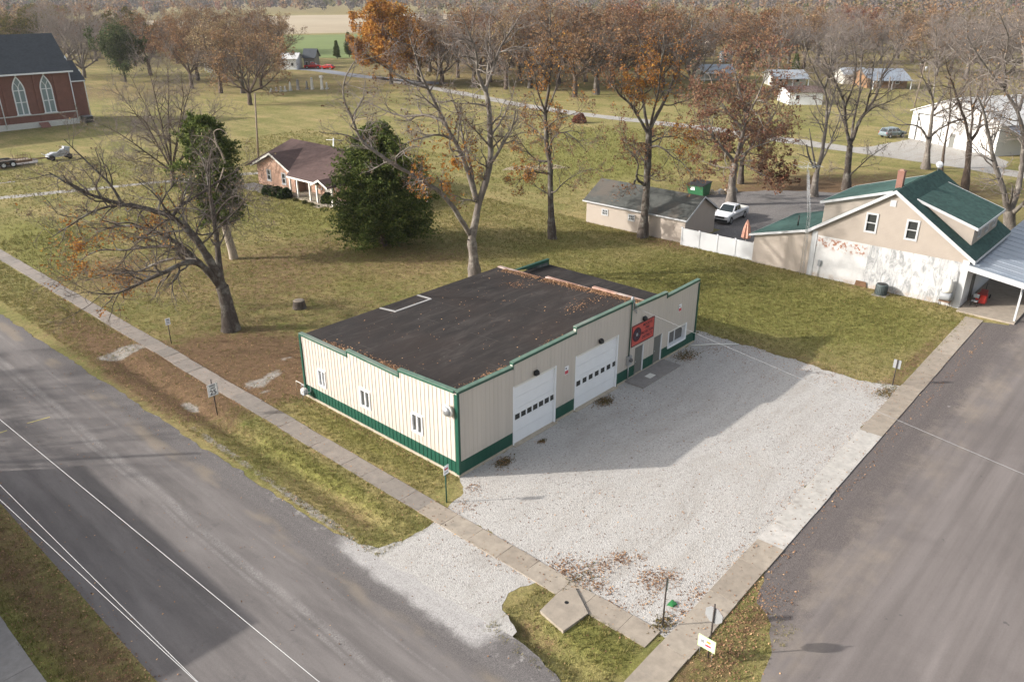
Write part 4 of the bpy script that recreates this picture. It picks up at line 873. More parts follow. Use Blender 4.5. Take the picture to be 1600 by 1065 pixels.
mb = MB(); mb.tube([(52.4,-5.9,8.3),(52.4,-5.9,8.85)], .03, M['galv'], 6); mb.tube([(52.4,-5.9,8.85),(51.9,-6.2,8.95)], .015, M['galv'], 5); mb.build('bracket', t)
mb = MB(); mb.lathe([(.02,.0),(.17,.03),(.28,.09),(.30,.11),(.28,.11),(.17,.05)], (52.35,-5.95,8.85), M['equip_grey'], 18, 'x'); mb.build('dish', t)
# ------------------------------------------------------------------ vinyl fence
fn = thing('vinyl_fence', 'white vinyl privacy fence between the tan garage and the lean-to', 'fence', (42.85,9.25,0))
fy = [13.0, 11.1, 9.2, 7.35, 5.5]
for i in range(4):
    mb = MB(); mb.box(42.83,42.87,fy[i+1]+.06,fy[i]-.06,.06,1.6,M['white_vinyl'])
    mb.box(42.81,42.89,fy[i+1]+.06,fy[i]-.06,1.601,1.68,M['white_vinyl']); mb.box(42.81,42.89,fy[i+1]+.06,fy[i]-.06,.0,.059,M['white_vinyl']); mb.build('panel', fn)
for y in fy: mb = MB(); mb.box(42.79,42.91,y-.058,y+.058,0,1.7,M['white_vinyl']); mb.prism([(42.77,y-.08,1.70),(42.93,y-.08,1.70),(42.85,y-.0,1.78)], (0,.16,0), M['white_vinyl']); mb.build('post', fn)
# ------------------------------------------------------------------ tan garage
gar_ = thing('garage', 'long tan garage with a dark shingle roof and two small square windows', 'garage', (46.3,19,0))
SX0, SX1, SY0, SY1, SE, SR = 43.4, 49.2, 13.05, 25.0, 2.45, 4.2
gf = Fr((SX0,SY1,0), (0,-1,0)); gwin = [(2.0,2.82,1.12,1.82),(5.32,6.14,1.12,1.82)]
mb = MB(); wall_cells(mb, gf, [0, SY1-SY0], [-.1, SE], gwin, -.15, 0, M['tan_siding'])
mb.box(SX1-.15,SX1,SY0+.15,SY1,-.1,SE,M['tan_siding'])
for y in (SY0, SY1-.15): mb.prism([(SX0+.151,y,-.1),(SX1,y,-.1),(SX1,y,SE),((SX0+SX1)/2,y,SR-.1),(SX0+.151,y,SE)], (0,.149,0), M['tan_siding'])
mb.build('wall', gar_)
for h in gwin: window(gar_, gf, *h, M['white_vinyl'], M['glass'], .13, .05, 3, 2, None, .05)
mb = MB(); xm = (SX0+SX1)/2
mb.hexa([(SX0-.3,SY0-.3,SE-.2),(xm,SY0-.3,SR-.1),(xm,SY1+.3,SR-.1),(SX0-.3,SY1+.3,SE-.2),(SX0-.3,SY0-.3,SE-.08),(xm,SY0-.3,SR),(xm,SY1+.3,SR),(SX0-.3,SY1+.3,SE-.08)], M['shingle_grey'])
mb.hexa([(SX1+.3,SY0-.3,SE-.2),(xm+.001,SY0-.3,SR-.1),(xm+.001,SY1+.3,SR-.1),(SX1+.3,SY1+.3,SE-.2),(SX1+.3,SY0-.3,SE-.08),(xm+.001,SY0-.3,SR),(xm+.001,SY1+.3,SR),(SX1+.3,SY1+.3,SE-.08)], M['shingle_grey'])
mb.build('roof', gar_)
mb = MB(); mb.box(SX0-.36,SX0-.302,SY0-.3,SY1+.3,SE-.20,SE-.06,M['white_vinyl'])
for xx in (SX0-.3, SX1+.3): mb.hexa([(xx,SY0-.34,SE-.24),(xm,SY0-.34,SR-.16),(xm,SY0-.302,SR-.16),(xx,SY0-.302,SE-.24),(xx,SY0-.34,SE-.06),(xm,SY0-.34,SR+.02),(xm,SY0-.302,SR+.02),(xx,SY0-.302,SE-.06)], M['white_vinyl'])
mb.build('fascia', gar_)
t = thing('patio_umbrella', 'closed salmon patio umbrella standing behind the white fence', 'umbrella', (45.6,9.0,0))
c = G(1144,372); c = np.array((46.6, 8.2, 0)); t.location = c; ORG[t.name] = tuple(c)
mb = MB(); mb.tube([c, c+(0,0,2.6)], .03, M['offwhite'], 6); mb.build('pole', t)
mb = MB(); prof = [(.20,.75),(.42,.9),(.38,1.2),(.30,1.8),(.16,2.3),(.05,2.6)]; vs = []
for r_, h_ in prof:
    for j in range(16): w0 = 2*PI*j/16; rr = r_*(1+.18*(-1)**j); vs.append((c[0]+rr*math.cos(w0), c[1]+rr*math.sin(w0), h_))
mb.add(vs, [(i*16+j, i*16+(j+1)%16, (i+1)*16+(j+1)%16, (i+1)*16+j) for i in range(5) for j in range(16)], M['salmon']); mb.build('canopy', t)
mb = MB(); mb.lathe([(.3,0),(.3,.1),(.06,.14)], c, M['grey_metal'], 12); mb.build('base', t)
mb = MB(); mb.box(44.2,45.8,9.9,11.6,.35,.42,M['grey_metal']); 
for dx in (44.25,45.7):
    for dy in (9.95,11.5): mb.box(dx,dx+.06,dy,dy+.06,0,.35,M['grey_metal'])
tag(mb.build('patio_bench'), 'low grey bench top showing behind the white fence', 'bench')
# ------------------------------------------------------------------ brick bungalow
bh = thing('brick_bungalow', 'low pinkish brick bungalow with a brown shingle roof and white porch posts', 'house', (33.5,58,0))
# west gabled wing: front gable wall faces -x
bf = Fr((30.2,67.6,0), (0,-1,0)); bw = [(2.2,3.1,.75,2.15),(5.5,6.4,.75,2.15)]
mb = MB(); wall_cells(mb, bf, [0,8.3], [-.1,2.55], bw, -.2, 0, M['brick_house']); bf.poly(mb, [(0,2.551),(8.3,2.551),(4.15,4.15)], -.2, 0, M['brick_house'])
mb.box(30.4,43,67.4,67.6,-.1,2.55,M['brick_house']); mb.box(30.4,31.8,59.3,59.5,-.1,2.55,M['brick_house'])
mb.box(31.6,31.8,50.5,59.3,-.1,2.55,M['brick_house']); mb.box(31.6,43,50.3,50.5,-.1,2.55,M['brick_house']); mb.box(42.8,43,50.5,67.4,-.1,2.55,M['brick_house']); mb.prism([(31.6,50.3,2.55),(43,50.3,2.55),(43,50.3,2.6),(36,50.3,4.8),(31.6,50.3,3.3)], (0,.2,0), M['brick_house']); mb.build('wall', bh)
for h in bw: window(bh, bf, *h, M['white_vinyl'], M['glass'], .12, .06, 1, 2, M['white_vinyl'], .06)
xr, zr = 36.0, 4.9; mb = MB()
def slopex(mb, y0, y1, x0, z0, x1, z1, th, mat): mb.hexa([(x0,y0,z0-th),(x1,y0,z1-th),(x1,y1,z1-th),(x0,y1,z0-th),(x0,y0,z0),(x1,y0,z1),(x1,y1,z1),(x0,y1,z0)], mat)
zx = lambda x: 2.45+(x-28.75)*(zr-2.45)/(xr-28.75)
slopex(mb, 50.0, 58.8, 28.75, 2.45, xr, zr, .12, M['shingle_brown'])
for ye in (58.8, 68.1): mb.prism([(x, y, zx(x)-.12) for x, y in ((28.75,ye),(34.58,63.45),(xr,63.45),(xr,ye))], (0,0,.12), M['shingle_brown'])
slopex(mb, 50.0, 68.0, 43.4, 2.45, xr+.002, zr, .12, M['shingle_brown'])
# front gable wing roof, ridge along x at y=63.45
for ye, s in ((68.1,1),(58.8,-1)): slope(mb, 29.6, 34.9, ye, 2.42, 63.45+.001*s, 4.42, .12, M['shingle_brown'])
mb.build('roof', bh)
mb = MB()
for ye in (68.1, 58.8): mb.hexa([(29.55,ye,2.22),(29.598,ye,2.22),(29.598,63.45,4.22),(29.55,63.45,4.22),(29.55,ye,2.46),(29.598,ye,2.46),(29.598,63.45,4.46),(29.55,63.45,4.46)], M['offwhite'])
mb.box(28.69,28.748,52.9,58.7,2.25,2.44,M['offwhite']); mb.build('fascia', bh)
mb = MB()   # little gable over the porch steps
slope(mb, 28.2, 31.2, 53.1, 2.35, 51.5, 3.05, .1, M['shingle_brown']); slope(mb, 28.2, 31.2, 49.9, 2.35, 51.498, 3.05, .1, M['shingle_brown']); pg = mb.build('porch_gable', bh)
mb = MB()
for ye in (53.1, 49.9): mb.hexa([(28.15,ye,2.17),(28.198,ye,2.17),(28.198,51.5,2.87),(28.15,51.5,2.87),(28.15,ye,2.38),(28.198,ye,2.38),(28.198,51.5,3.09),(28.15,51.5,3.09)], M['offwhite'])
mb.build('fascia', pg)
for y in (58.4, 56.9, 54.4, 53.0, 50.1): mb = MB(); mb.box(28.85,29.03,y-.09,y+.09,.1,2.3,M['offwhite']); mb.build('porch_post', bh)
mb = MB(); mb.box(31,38,43.6,49.9,2.15,2.35,M['shingle_brown']); cp = mb.build('carport_roof', bh)
mb = MB(); mb.box(30.95,30.998,43.6,49.9,2.1,2.36,M['offwhite']); mb.box(31,38,43.55,43.598,2.1,2.36,M['offwhite']); mb.build('fascia', cp)
for x in (31.2,37.7):
    mb = MB(); mb.box(x-.07,x+.07,43.8,43.94,0,2.14,M['offwhite']); mb.build('carport_post', bh)
mb = MB(); mb.box(28.6,31.6,49.8,59.2,-.1,.12,M['slab_tan']); mb.box(27.6,28.59,51.0,52.6,-.1,.06,M['slab_tan']); mb.build('porch_floor', bh)
mb = MB(); mb.box(31.55,31.61,54.2,55.2,.1,2.1,M['offwhite']); mb.build('door', bh)
for y in (56.2,52.6): window(bh, Fr((31.6,y+.5,0),(0,-1,0)), 0,1.0,.7,2.1, M['white_vinyl'], M['glass'], .1, .05, 1, 2)
mb = MB(); mb.box(27.3,29.9,59.4,68.5,-.05,.03,M['slab_grey']); mb.build('flower_bed', bh)
# ------------------------------------------------------------------ church
ch = thing('brick_church', 'red brick church with a slate grey roof and two tall pointed windows', 'church', (24,143,0))
cf = Fr((-14,138,0),(1,0,0)); L = 49.6   # wall faces -y ; a = x+14
def lancet(a, w0, z0, zs, zt, n=7):
    """pointed arch outline"""
    P = [(a-w0, z0), (a+w0, z0)]; h = zt-zs
    for k in range(n+1): q = k/n; P.append((a+w0*(1-q**1.9), zs+h*q))
    for k in range(1, n+1): q = 1-k/n; P.append((a-w0*(1-q**1.9), zs+h*q))
    return P
mb = MB(); cf.box(mb, 0, L, -.4, 0, 1.0, 9.45, M['brick_church'])
for a in (27.6,33.0,38.2,43.4,46.8): cf.box(mb, a-.22, a+.22, 0, .12, 1.02, 9.0, M['brick_church'])
cf.box(mb, 0, L, .0, .08, 9.0, 9.45, M['brick_church']); mb.box(35.2,35.6,138.4,149,1.0,9.45,M['brick_church']); mb.prism([(35.6,138,9.45),(35.6,149,9.45),(35.6,143.5,15.2)], (-.4,0,0), M['brick_church']); mb.build('wall', ch)
mb = MB(); cf.box(mb, -.05, L+.12, -.4, .16, -.2, 1.0, M['stone']); cf.box(mb, 0, L, .001, .17, 2.18, 2.36, M['stone']); mb.build('stone_base', ch)
def church_window(a):
    mb = MB(); P = lancet(a, 1.02, 2.36, 6.6, 9.0); Q = lancet(a, .84, 2.52, 6.55, 8.72)
    n = len(P)
    for i in range(n):
        j = (i+1) % n; mb.prism([cf.p(P[i][0],.01,P[i][1]), cf.p(P[j][0],.01,P[j][1]), cf.p(Q[j][0],.01,Q[j][1]), cf.p(Q[i][0],.01,Q[i][1])], cf.n*.2, M['white'])
    cf.box(mb, a-.09, a+.09, .02, .18, 2.5, 7.2, M['white']); cf.box(mb, a-.84, a+.84, .02, .15, 4.5, 4.62, M['white']); cf.box(mb, a-.84, a+.84, .02, .15, 6.5, 6.62, M['white'])
    for s in (-1,1): mb.tube([cf.p(a,.1,7.1), cf.p(a+s*.35,.1,7.7), cf.p(a+s*.52,.1,8.0)], .06, M['white'], 5)
    cf.box(mb, a-1.15, a+1.15, .0, .3, 2.36, 2.5, M['white']); cf.box(mb, a-.14, a+.14, .01, .3, 9.0, 9.3, M['white'])
    w0 = mb.build('window', ch); g = MB(); g.prism([cf.p(p[0],.012,p[1]) for p in Q], cf.n*.05, M['glass_church']); g.build('pane', w0)
for a in (19.0, 24.9, 40.55, 44.95+.15): church_window(a)
mb = MB(); slope(mb, -14.5, 36.0, 137.3, 9.4, 143.5, 15.6, .15, M['shingle_slate']); slope(mb, -14.5, 36.0, 149.7, 9.4, 143.502, 15.6, .15, M['shingle_slate']); mb.build('roof', ch)
mb = MB(); mb.box(-14.5,36.05,137.16,137.28,9.15,9.42,M['white']); mb.tube([cf.p(37.2,.2,9.3), cf.p(37.3,.2,.4)], .09, M['white'], 6); mb.tube([cf.p(49.45,.25,9.3), cf.p(49.45,.25,.4)], .09, M['white'], 6); mb.build('gutter', ch)
mb = MB(); mb.box(35.6,38.3,139.4,147.6,1.0,7.5,M['brick_church']); mb.prism([(38.29,139.4,7.5),(38.29,147.6,7.5),(38.29,143.5,10.3)], (-.3,0,0), M['brick_church']); mb.build('chancel', ch)
mb = MB(); slope(mb, 35.62, 38.6, 139.0, 7.45, 143.5, 10.7, .12, M['shingle_slate']); slope(mb, 35.62, 38.6, 148.0, 7.45, 143.502, 10.7, .12, M['shingle_slate']); mb.build('chancel_roof', ch)
mb = MB(); mb.box(35.6,38.45,139.3,147.7,-.2,1.02,M['stone']); mb.tube([(38.4,139.3,7.4),(38.4,139.3,.4)], .08, M['white'], 6); mb.box(35.5,38.4,138.9,139.02,7.25,7.45,M['white']); mb.build('chancel_base', ch)
for x, z in ((36.0,11.0),(38.6,8.4)): mb = MB(); mb.lathe([(.2,-.5),(.25,.3),(.12,.6),(.03,.9)], (x, 139.5 if z > 9 else 141.2, z), M['white'], 8); mb.build('finial', ch)
mb = MB(); mb.prism([(28.6,136.7,.0),(30.2,136.7,0),(30.2,137.8,.75),(28.6,137.8,.75)], (0,0,.12), M['brick_red']); tag(mb.build('cellar_door'), 'sloping red cellar door at the foot of the church wall', 'cellar door')
mb = MB(); mb.box(36.4,38.0,137.4,139.1,0,1.1,M['dark_metal']); mb.box(36.35,38.05,137.35,139.15,1.1,1.18,M['grey_metal']); tag(mb.build('steel_bin'), 'dark steel box standing in the church corner', 'container')
# ------------------------------------------------------------------ white barn
bn = thing('metal_barn', 'big white metal barn with a low gable beside the pale gravel yard', 'barn', (122,8,0))
bp, bq = np.array([122.4,17.2]), np.array([113.6,2.2]); e = (bq-bp); Lb = np.linalg.norm(e); e /= Lb; inn = np.array([-e[1], e[0]])   # away from camera
brn = Fr((bp[0],bp[1],0), e); D = 20.0
mb = MB(); brn.poly(mb, [(0,0),(1.4,0),(1.4,4.2),(6.6,4.2),(6.6,0),(8.6,0),(8.6,2.1),(9.6,2.1),(9.6,0),(Lb,0),(Lb,4.6),(Lb/2,7.4),(0,4.6)], -.2, 0, M['barn_white'])
brn.box(mb, Lb-.2, Lb, -D, -.2, 0, 4.6, M['barn_white']); brn.box(mb, 0, .2, -D, -.2, 0, 4.6, M['barn_white']); brn.poly(mb, [(0,0),(Lb,0),(Lb,4.6),(Lb/2,7.4),(0,4.6)], -D, -D-.1, M['barn_white']); mb.build('wall', bn)
mb = MB()
for (a0, a1, z0, z1) in ((-.4,Lb/2,4.42,7.45),(Lb+.4,Lb/2+.002,4.42,7.45)):
    mb.hexa([brn.p(a0,.3,z0), brn.p(a1,.3,z1), brn.p(a1,-D-.3,z1), brn.p(a0,-D-.3,z0), brn.p(a0,.3,z0+.15), brn.p(a1,.3,z1+.15), brn.p(a1,-D-.3,z1+.15), brn.p(a0,-D-.3,z0+.15)], M['barn_white'])
mb.build('roof', bn)
mb = MB(); brn.box(mb, 1.4, 6.6, -.15, -.1, 0, 4.2, M['barn_white'])
for a0, a1, z0, z1 in ((1.3,1.42,0,4.3),(6.58,6.7,0,4.3),(1.42,6.58,4.18,4.3)): brn.box(mb, a0, a1, -.05, .04, z0, z1, M['dark_metal'])
mb.build('sliding_door', bn); mb = MB(); brn.box(mb, 8.6, 9.6, -.15, -.1, 0, 2.1, M['grey_door']); mb.build('door', bn)
mb = MB(); mb.hexa([brn.p(Lb+.1,-1.0,4.3), brn.p(Lb+4.6,-1.0,2.9), brn.p(Lb+4.6,-D,2.9), brn.p(Lb+.1,-D,4.3), brn.p(Lb+.1,-1.0,4.42), brn.p(Lb+4.6,-1.0,3.02), brn.p(Lb+4.6,-D,3.02), brn.p(Lb+.1,-D,4.42)], M['barn_roof']); mb.build('lean_to_roof', bn)
for d in (-1.2,-7,-13): mb = MB(); brn.box(mb, Lb+4.35, Lb+4.5, d-.15, d, 0, 2.9, M['wood']); mb.build('lean_to_post', bn)
# ------------------------------------------------------------------ houses far behind the trees
def far_house(name, lab, px, py, wpx, hwall, roofh, depth, wall, roof, porch=None, ang=None, grp=None):
    c = G(px, py); dist = (c-CAM) @ FW; W = wpx*dist/FOC; t = thing(name, lab, 'house', tuple(c), 0, grp)
    fr = Fr(c-CR*W/2, CR); mb = MB(); holes = []
    k = max(2, int(W/4))
    for i in range(k): a = W*(i+.5)/k; holes.append((a-.5, a+.5, 1.0, 2.1))
    wall_cells(mb, fr, [0, W], [0, hwall], holes, -.2, 0, wall); fr.box(mb, 0, .2, -depth, -.2, 0, hwall, wall); fr.box(mb, W-.2, W, -depth, -.2, 0, hwall, wall); fr.box(mb, .2, W-.2, -depth, -depth+.2, 0, hwall, wall); mb.build('wall', t)
    for a0, a1, z0, z1 in holes: window(t, fr, a0, a1, z0, z1, M['white'], M['glass'], .1, .04)
    mb = MB(); o = .5
    for s in (0, 1):
        d0, d1 = (o, -depth/2) if s == 0 else (-depth-o, -depth/2-.002)
        mb.hexa([fr.p(-o,d0,hwall-.1), fr.p(W+o,d0,hwall-.1), fr.p(W+o,d1,hwall+roofh-.1), fr.p(-o,d1,hwall+roofh-.1), fr.p(-o,d0,hwall), fr.p(W+o,d0,hwall), fr.p(W+o,d1,hwall+roofh), fr.p(-o,d1,hwall+roofh)], roof)
    mb.build('roof', t); mb = MB()
    for a in (0, W-.2): fr.poly(mb, [(a,hwall),(a+.2,hwall),(a+.2,hwall+.1)], -.3, -.2, wall)
    for a in (0, W): mb.prism([fr.p(a,-.1,hwall-.02), fr.p(a,-depth+.1,hwall-.02), fr.p(a,-depth/2,hwall+roofh-.1)], fr.r*(.15 if a == 0 else -.15), wall)
    mb.build('gable', t)
    if porch:
        mb = MB(); mb.hexa([fr.p(0,3.2,hwall-.55), fr.p(W,3.2,hwall-.55), fr.p(W,.5,hwall), fr.p(0,.5,hwall), fr.p(0,3.2,hwall-.45), fr.p(W,3.2,hwall-.45), fr.p(W,.5,hwall+.1), fr.p(0,.5,hwall+.1)], roof); mb.build('porch_roof', t)
        for i in range(porch): a = .3+(W-.6)*i/(porch-1); mb = MB(); fr.box(mb, a-.1, a+.1, 2.8, 3.0, 0, hwall-.5, M['white']); mb.build('porch_post', t)
    return t
far_house('mobile_home', 'white porched bungalow with a pale metal roof among the rust trees in the middle distance', 1120, 126, 50, 2.6, 1.4, 8, M['mobile_wall'], M['grey_roof'], 3)
far_house('mobile_home', 'pale trailer home with a long flat grey roof behind the bare twin trees', 1232, 135, 52, 2.6, 1.2, 8, M['mobile_wall'], M['grey_roof'], 3)
far_house('storage_shed', 'low white shed with a grey leaf covered roof at the edge of the far lawn', 1258, 164, 52, 2.7, .9, 8, M['white'], M['shingle_brown'])
far_house('ranch_house', 'long brown walled house with a bluish grey metal roof behind the power poles', 1385, 138, 62, 2.6, 1.8, 10, M['brown_fence'], M['porch_metal'], 3)
far_house('cottage', 'small pale cottage with a grey roof between the bare trees left of the long house', 1335, 132, 34, 2.5, 1.5, 7, M['mobile_wall'], M['grey_roof'])
far_house('cabin', 'narrow two storey tan cabin deep among the far rust trees', 1111, 88, 12, 5.5, 2.2, 6, M['tan_siding'], M['shingle_brown'])
far_house('cabin', 'tiny pale blue cabin half hidden in the far woods', 1093, 94, 10, 2.8, 1.2, 5, M['porch_metal'], M['grey_roof'])
far_house('cabin', 'tiny white trailer half hidden in the far woods', 1136, 97, 16, 2.6, .8, 4, M['white'], M['grey_roof'])
far_house('white_barn', 'bright white shed beside the red cars below the leafless giant', 451, 109, 26, 3.2, 1.6, 8, M['white'], M['barn_white'])
far_house('garden_shed', 'grey gabled shed behind the red cars', 484, 107, 17, 3.2, 2.6, 7, M['grey_door'], M['shingle_slate'])
far_house('far_cottage', 'white cottage right of the barn at the edge of the picture', 1594, 218, 20, 2.7, 1.5, 6, M['white'], M['shingle_slate'])
# building across the street, just outside the view, that throws the long shadow on the road
ob = thing('brick_shop', 'plain two storey brick shop across the street', 'building', (-26,15,0)); mb = MB()
mb.box(-33,-21.5,6.9,23.4,0,5.3,M['brick_house']); mb.build('wall', ob); mb = MB(); mb.box(-33.1,-21.4,6.8,23.5,5.3,5.46,M['stone']); mb.build('cornice', ob)
for y in (8.6,12.0,15.4,18.8): window(ob, Fr((-21.5,y+2.4,0),(0,1,0)), -2.4, 0, .6, 2.6, M['white'], M['glass'], .1, .06, 2, 1)
# ------------------------------------------------------------------ vehicles
def bevelled(mb, name, parent, off=.05, seg=2, world=False):
    o = mb.build(name, parent, world); bm = bmesh.new(); bm.from_mesh(o.data)
    es = [e for e in bm.edges if len(e.link_faces) == 2 and e.calc_face_angle(0) > .5]
    bmesh.ops.bevel(bm, geom=es, offset=off, segments=seg, profile=.6, affect='EDGES', clamp_overlap=True)
    for f in bm.faces: f.smooth = True
    bm.to_mesh(o.data); bm.free(); return o
def arch(cx, r, z0, n=7):      # wheel arch points along the sill, front to rear
    return [(cx+r*math.cos(PI*k/n), z0+ r*math.sin(PI*k/n)) for k in range(n+1)]
def vehicle(lab, cat, loc, rz, paint, prof, cab, wheels, W, name, wr=.38, panes=2, bed=None, low=.42):
    t = thing(name, lab, cat, loc, rz)
    bottom = []
    for cx in sorted(wheels, reverse=True): bottom += arch(cx, wr+.08, low)
    pts = prof+[(prof[-1][0], low)]  # prof: from front bottom over hood ... given rear to front along the top
    P = [(prof[0][0], low)]+prof+[(prof[-1][0], low)]+bottom
    mb = MB(); mb.prism([(x, -W/2, z) for x, z in P], (0, W, 0), paint); body = mb.build('body', t, False)
    bm = bmesh.new(); bm.from_mesh(body.data)
    es = [e for e in bm.edges if len(e.link_faces) == 2 and e.calc_face_angle(0) > .3 and all(v.co.z > low+.3 or True for v in e.verts) and max(v.co.z for v in e.verts) > low+wr+.1]
    bmesh.ops.bevel(bm, geom=es, offset=.07, segments=3, profile=.6, affect='EDGES', clamp_overlap=True)
    for f in bm.faces: f.smooth = True
    bm.to_mesh(body.data); bm.free()
    # cabin with tumblehome
    (xr, zb), (xrt, zt), (xft, zt2), (xf, zf) = cab; w0, w1 = W/2-.05, W/2-.22
    V = [(xr,-w0,zb),(xf,-w0,zf),(xf,w0,zf),(xr,w0,zb),(xrt,-w1,zt),(xft,-w1,zt2),(xft,w1,zt2),(xrt,w1,zt)]
    mb = MB(); mb.hexa(V, paint); bevelled(mb, 'cabin', t, .09, 3)
    V = [np.array(v, float) for v in V]
    def pane(q, ins, out, nm='window'):
        c = sum(q)/4; n = np.cross(q[1]-q[0], q[3]-q[0]); n /= np.linalg.norm(n)
        if n @ (c-np.array([(xr+xf)/2,0,zb])) < 0: n = -n
        p = [c+(v-c)*ins+n*out for v in q]; mb = MB(); mb.hexa([x-n*.03 for x in p]+p, M['glass_car']); mb.build(nm, t, False)
    pane([V[1],V[2],V[6],V[5]], .86, .012, 'windscreen'); pane([V[0],V[3],V[7],V[4]], .8, .012, 'rear_window')
    for a, b2, c, d in ((V[0],V[1],V[5],V[4]), (V[3],V[2],V[6],V[7])):
        for k in range(panes):
            f0, f1 = .05+.9*k/panes+.02, .05+.9*(k+1)/panes-.02
            lo = lambda f: a+(b2-a)*f; hi = lambda f: d+(c-d)*f
            q = [lo(f0)*.82+hi(f0)*.18, lo(f1)*.82+hi(f1)*.18, lo(f1)*.14+hi(f1)*.86, lo(f0)*.14+hi(f0)*.86]; pane(q, .97, .012)
    for cx in wheels:
        for s in (-1, 1):
            mb = MB(); mb.lathe([(wr*.6,-.11),(wr*.97,-.11),(wr,-.07),(wr,.07),(wr*.97,.11),(wr*.6,.11)], (cx, s*(W/2-.12), wr), M['rubber'], 20, 'y'); wh = mb.build('wheel', t, False)
            mb = MB(); mb.lathe([(.02,s*.115),(wr*.25,s*.12),(wr*.58,s*.10),(wr*.62,s*.112)], (cx, s*(W/2-.12), wr), M['rim'], 14, 'y'); mb.build('rim', wh, False)
            mb = MB()
            mb.prism([(x, s*(W/2-.26), z) for x, z in arch(cx, wr+.075, low-.02)], (0, -s*.3, 0), M['black']); mb.build('wheel_well', t, False)
    fx = max(x for x, z in prof); zz = [z for x, z in prof if x == fx]; zh = max(zz)
    for s in (-1, 1):
        mb = MB(); mb.box(fx-.10, fx+.012, s*(W/2-.2)-.16, s*(W/2-.2)+.16, zh-.22, zh-.07, M['headlight']); mb.build('headlight', t, False)
        rx = min(x for x, z in prof); mb = MB(); mb.box(rx-.012, rx+.08, s*(W/2-.1)-.07, s*(W/2-.1)+.07, .8, 1.05, M['taillight']); mb.build('tail_light', t, False)
        mb = MB(); mb.box(xf-.35, xf-.2, s*(W/2+.03)-.08, s*(W/2+.03)+.08, zf-.02, zf+.14, paint); mb.build('mirror', t, False)
    mb = MB(); mb.box(fx-.06, fx+.014, -W/2+.42, W/2-.42, zh-.26, zh-.06, M['black']); mb.build('grille', t, False)
    mb = MB(); mb.box(fx-.1, fx+.06, -W/2+.08, W/2-.08, low-.02, low+.2, M['dark_metal'] if bed else paint); mb.build('bumper', t, False)
    if bed:
        mb = MB(); mb.box(bed[0], bed[1], -W/2+.14, W/2-.14, bed[2]+.002, bed[2]+.02, bed[3]); mb.build('bed_cover', t, False)
    return t
PICK = [(-2.68,1.12),(-.72,1.15),(1.25,1.17),(2.35,1.09),(2.66,.98)]
vehicle('white crew cab pickup parked on the dark gravel behind the tan garage', 'pickup', (54.5,14.0,0), PI+.06, M['car_white'], PICK, ((-.75,1.12),(-.55,1.78),(.55,1.82),(1.42,1.15)), (-1.72,1.72), 1.88, 'pickup_truck', .39, 2, (-2.6,-.85,1.13,M['offwhite']))
SUVP = [(-2.3,1.05),(1.15,1.02),(2.2,.92),(2.35,.82)]
vehicle('pale blue estate car with a silver tail parked beside the white barn', 'car', (121.6,19.6,0), -.4, M['car_blue'], SUVP, ((-2.28,1.0),(-1.9,1.62),(.35,1.66),(1.25,1.0)), (-1.4,1.45), 1.82, 'estate_car', .34, 3)
c = G(489,107.5); vehicle('bright red pickup parked by the white shed far back', 'pickup', tuple(c), -.75, M['car_red'], PICK, ((-.75,1.12),(-.55,1.78),(.55,1.82),(1.42,1.15)), (-1.72,1.72), 1.9, 'pickup_truck', .4, 2, (-2.6,-.85,1.13,M['black']))
c = G(512,108.5); vehicle('red car partly hidden by the giant leafless trunk', 'car', tuple(c), 2.0, M['car_red'], SUVP, ((-2.0,1.0),(-1.5,1.48),(.3,1.5),(1.25,1.0)), (-1.4,1.45), 1.8, 'saloon_car', .34, 2)
t = thing('flatbed_trailer', 'low flatbed trailer with two wheels a side and a dark tarpaulin load', 'trailer', (10.6,103.2,0))
mb = MB(); mb.box(4.5,15.2,102.2,104.2,.62,.76,M['wood']); mb.box(4.5,15.2,102.15,102.2,.5,.82,M['stain']); mb.box(4.5,15.2,104.2,104.25,.5,.82,M['stain']); mb.build('deck', t)
for x in (11.4,12.6):
    for y in (102.0,104.4):
        mb = MB(); mb.lathe([(.2,-.12),(.42,-.12),(.44,0),(.42,.12),(.2,.12)], (x,y,.44), M['rubber'], 16, 'y'); wh = mb.build('wheel', t); mb = MB(); s = -1 if y < 103 else 1; mb.lathe([(.02,s*.13),(.2,s*.13),(.26,s*.12)], (x,y,.44), M['white'], 12, 'y'); mb.build('rim', wh)
mb = MB()
for y in (101.95,104.45): mb.prism([(10.8,y-.17,.86),(11.1,y-.17,1.02),(12.9,y-.17,1.02),(13.2,y-.17,.86)], (0,.34,0), M['dark_metal'])
mb.build('mudguard', t); mb = MB(); mb.tube([(15.2,102.4,.6),(17.6,103.2,.55)], .06, M['stain'], 6); mb.tube([(15.2,104.0,.6),(17.6,103.2,.55)], .06, M['stain'], 6); mb.build('drawbar', t)
mb = MB()
for k in range(6): mb.tube([(13.4+k*.34,102.3,.76),(13.4+k*.34,102.3,1.5)], .03, M['stain'], 5); mb.tube([(13.4+k*.34,104.1,.76),(13.4+k*.34,104.1,1.5)], .03, M['stain'], 5)
mb.tube([(13.4,102.3,1.5),(15.1,102.3,1.5)], .03, M['stain'], 5); mb.build('rail', t)
mb = MB(); mb.prism([(8.3,102.5,.77),(11.2,102.5,.77),(10.8,102.5,1.5),(9.0,102.5,1.55)], (0,1.4,0), M['black']); tag(mb.build('tarpaulin_load'), 'dark covered load on the flatbed trailer', 'load')
t = thing('wheeled_machine', 'white and grey wheeled machine with a tilted chute standing past the trailer drawbar', 'machine', (19.0,103.6,0))
mb = MB(); mb.prism([(17.6,103.0,.5),(19.2,103.0,.45),(20.6,103.0,.6),(20.7,103.0,1.3),(19.8,103.0,1.4),(19.3,103.0,1.0),(18.5,103.0,1.1),(17.7,103.0,.85)], (0,1.1,0), M['equip_grey']); bo = mb.build('body', t)
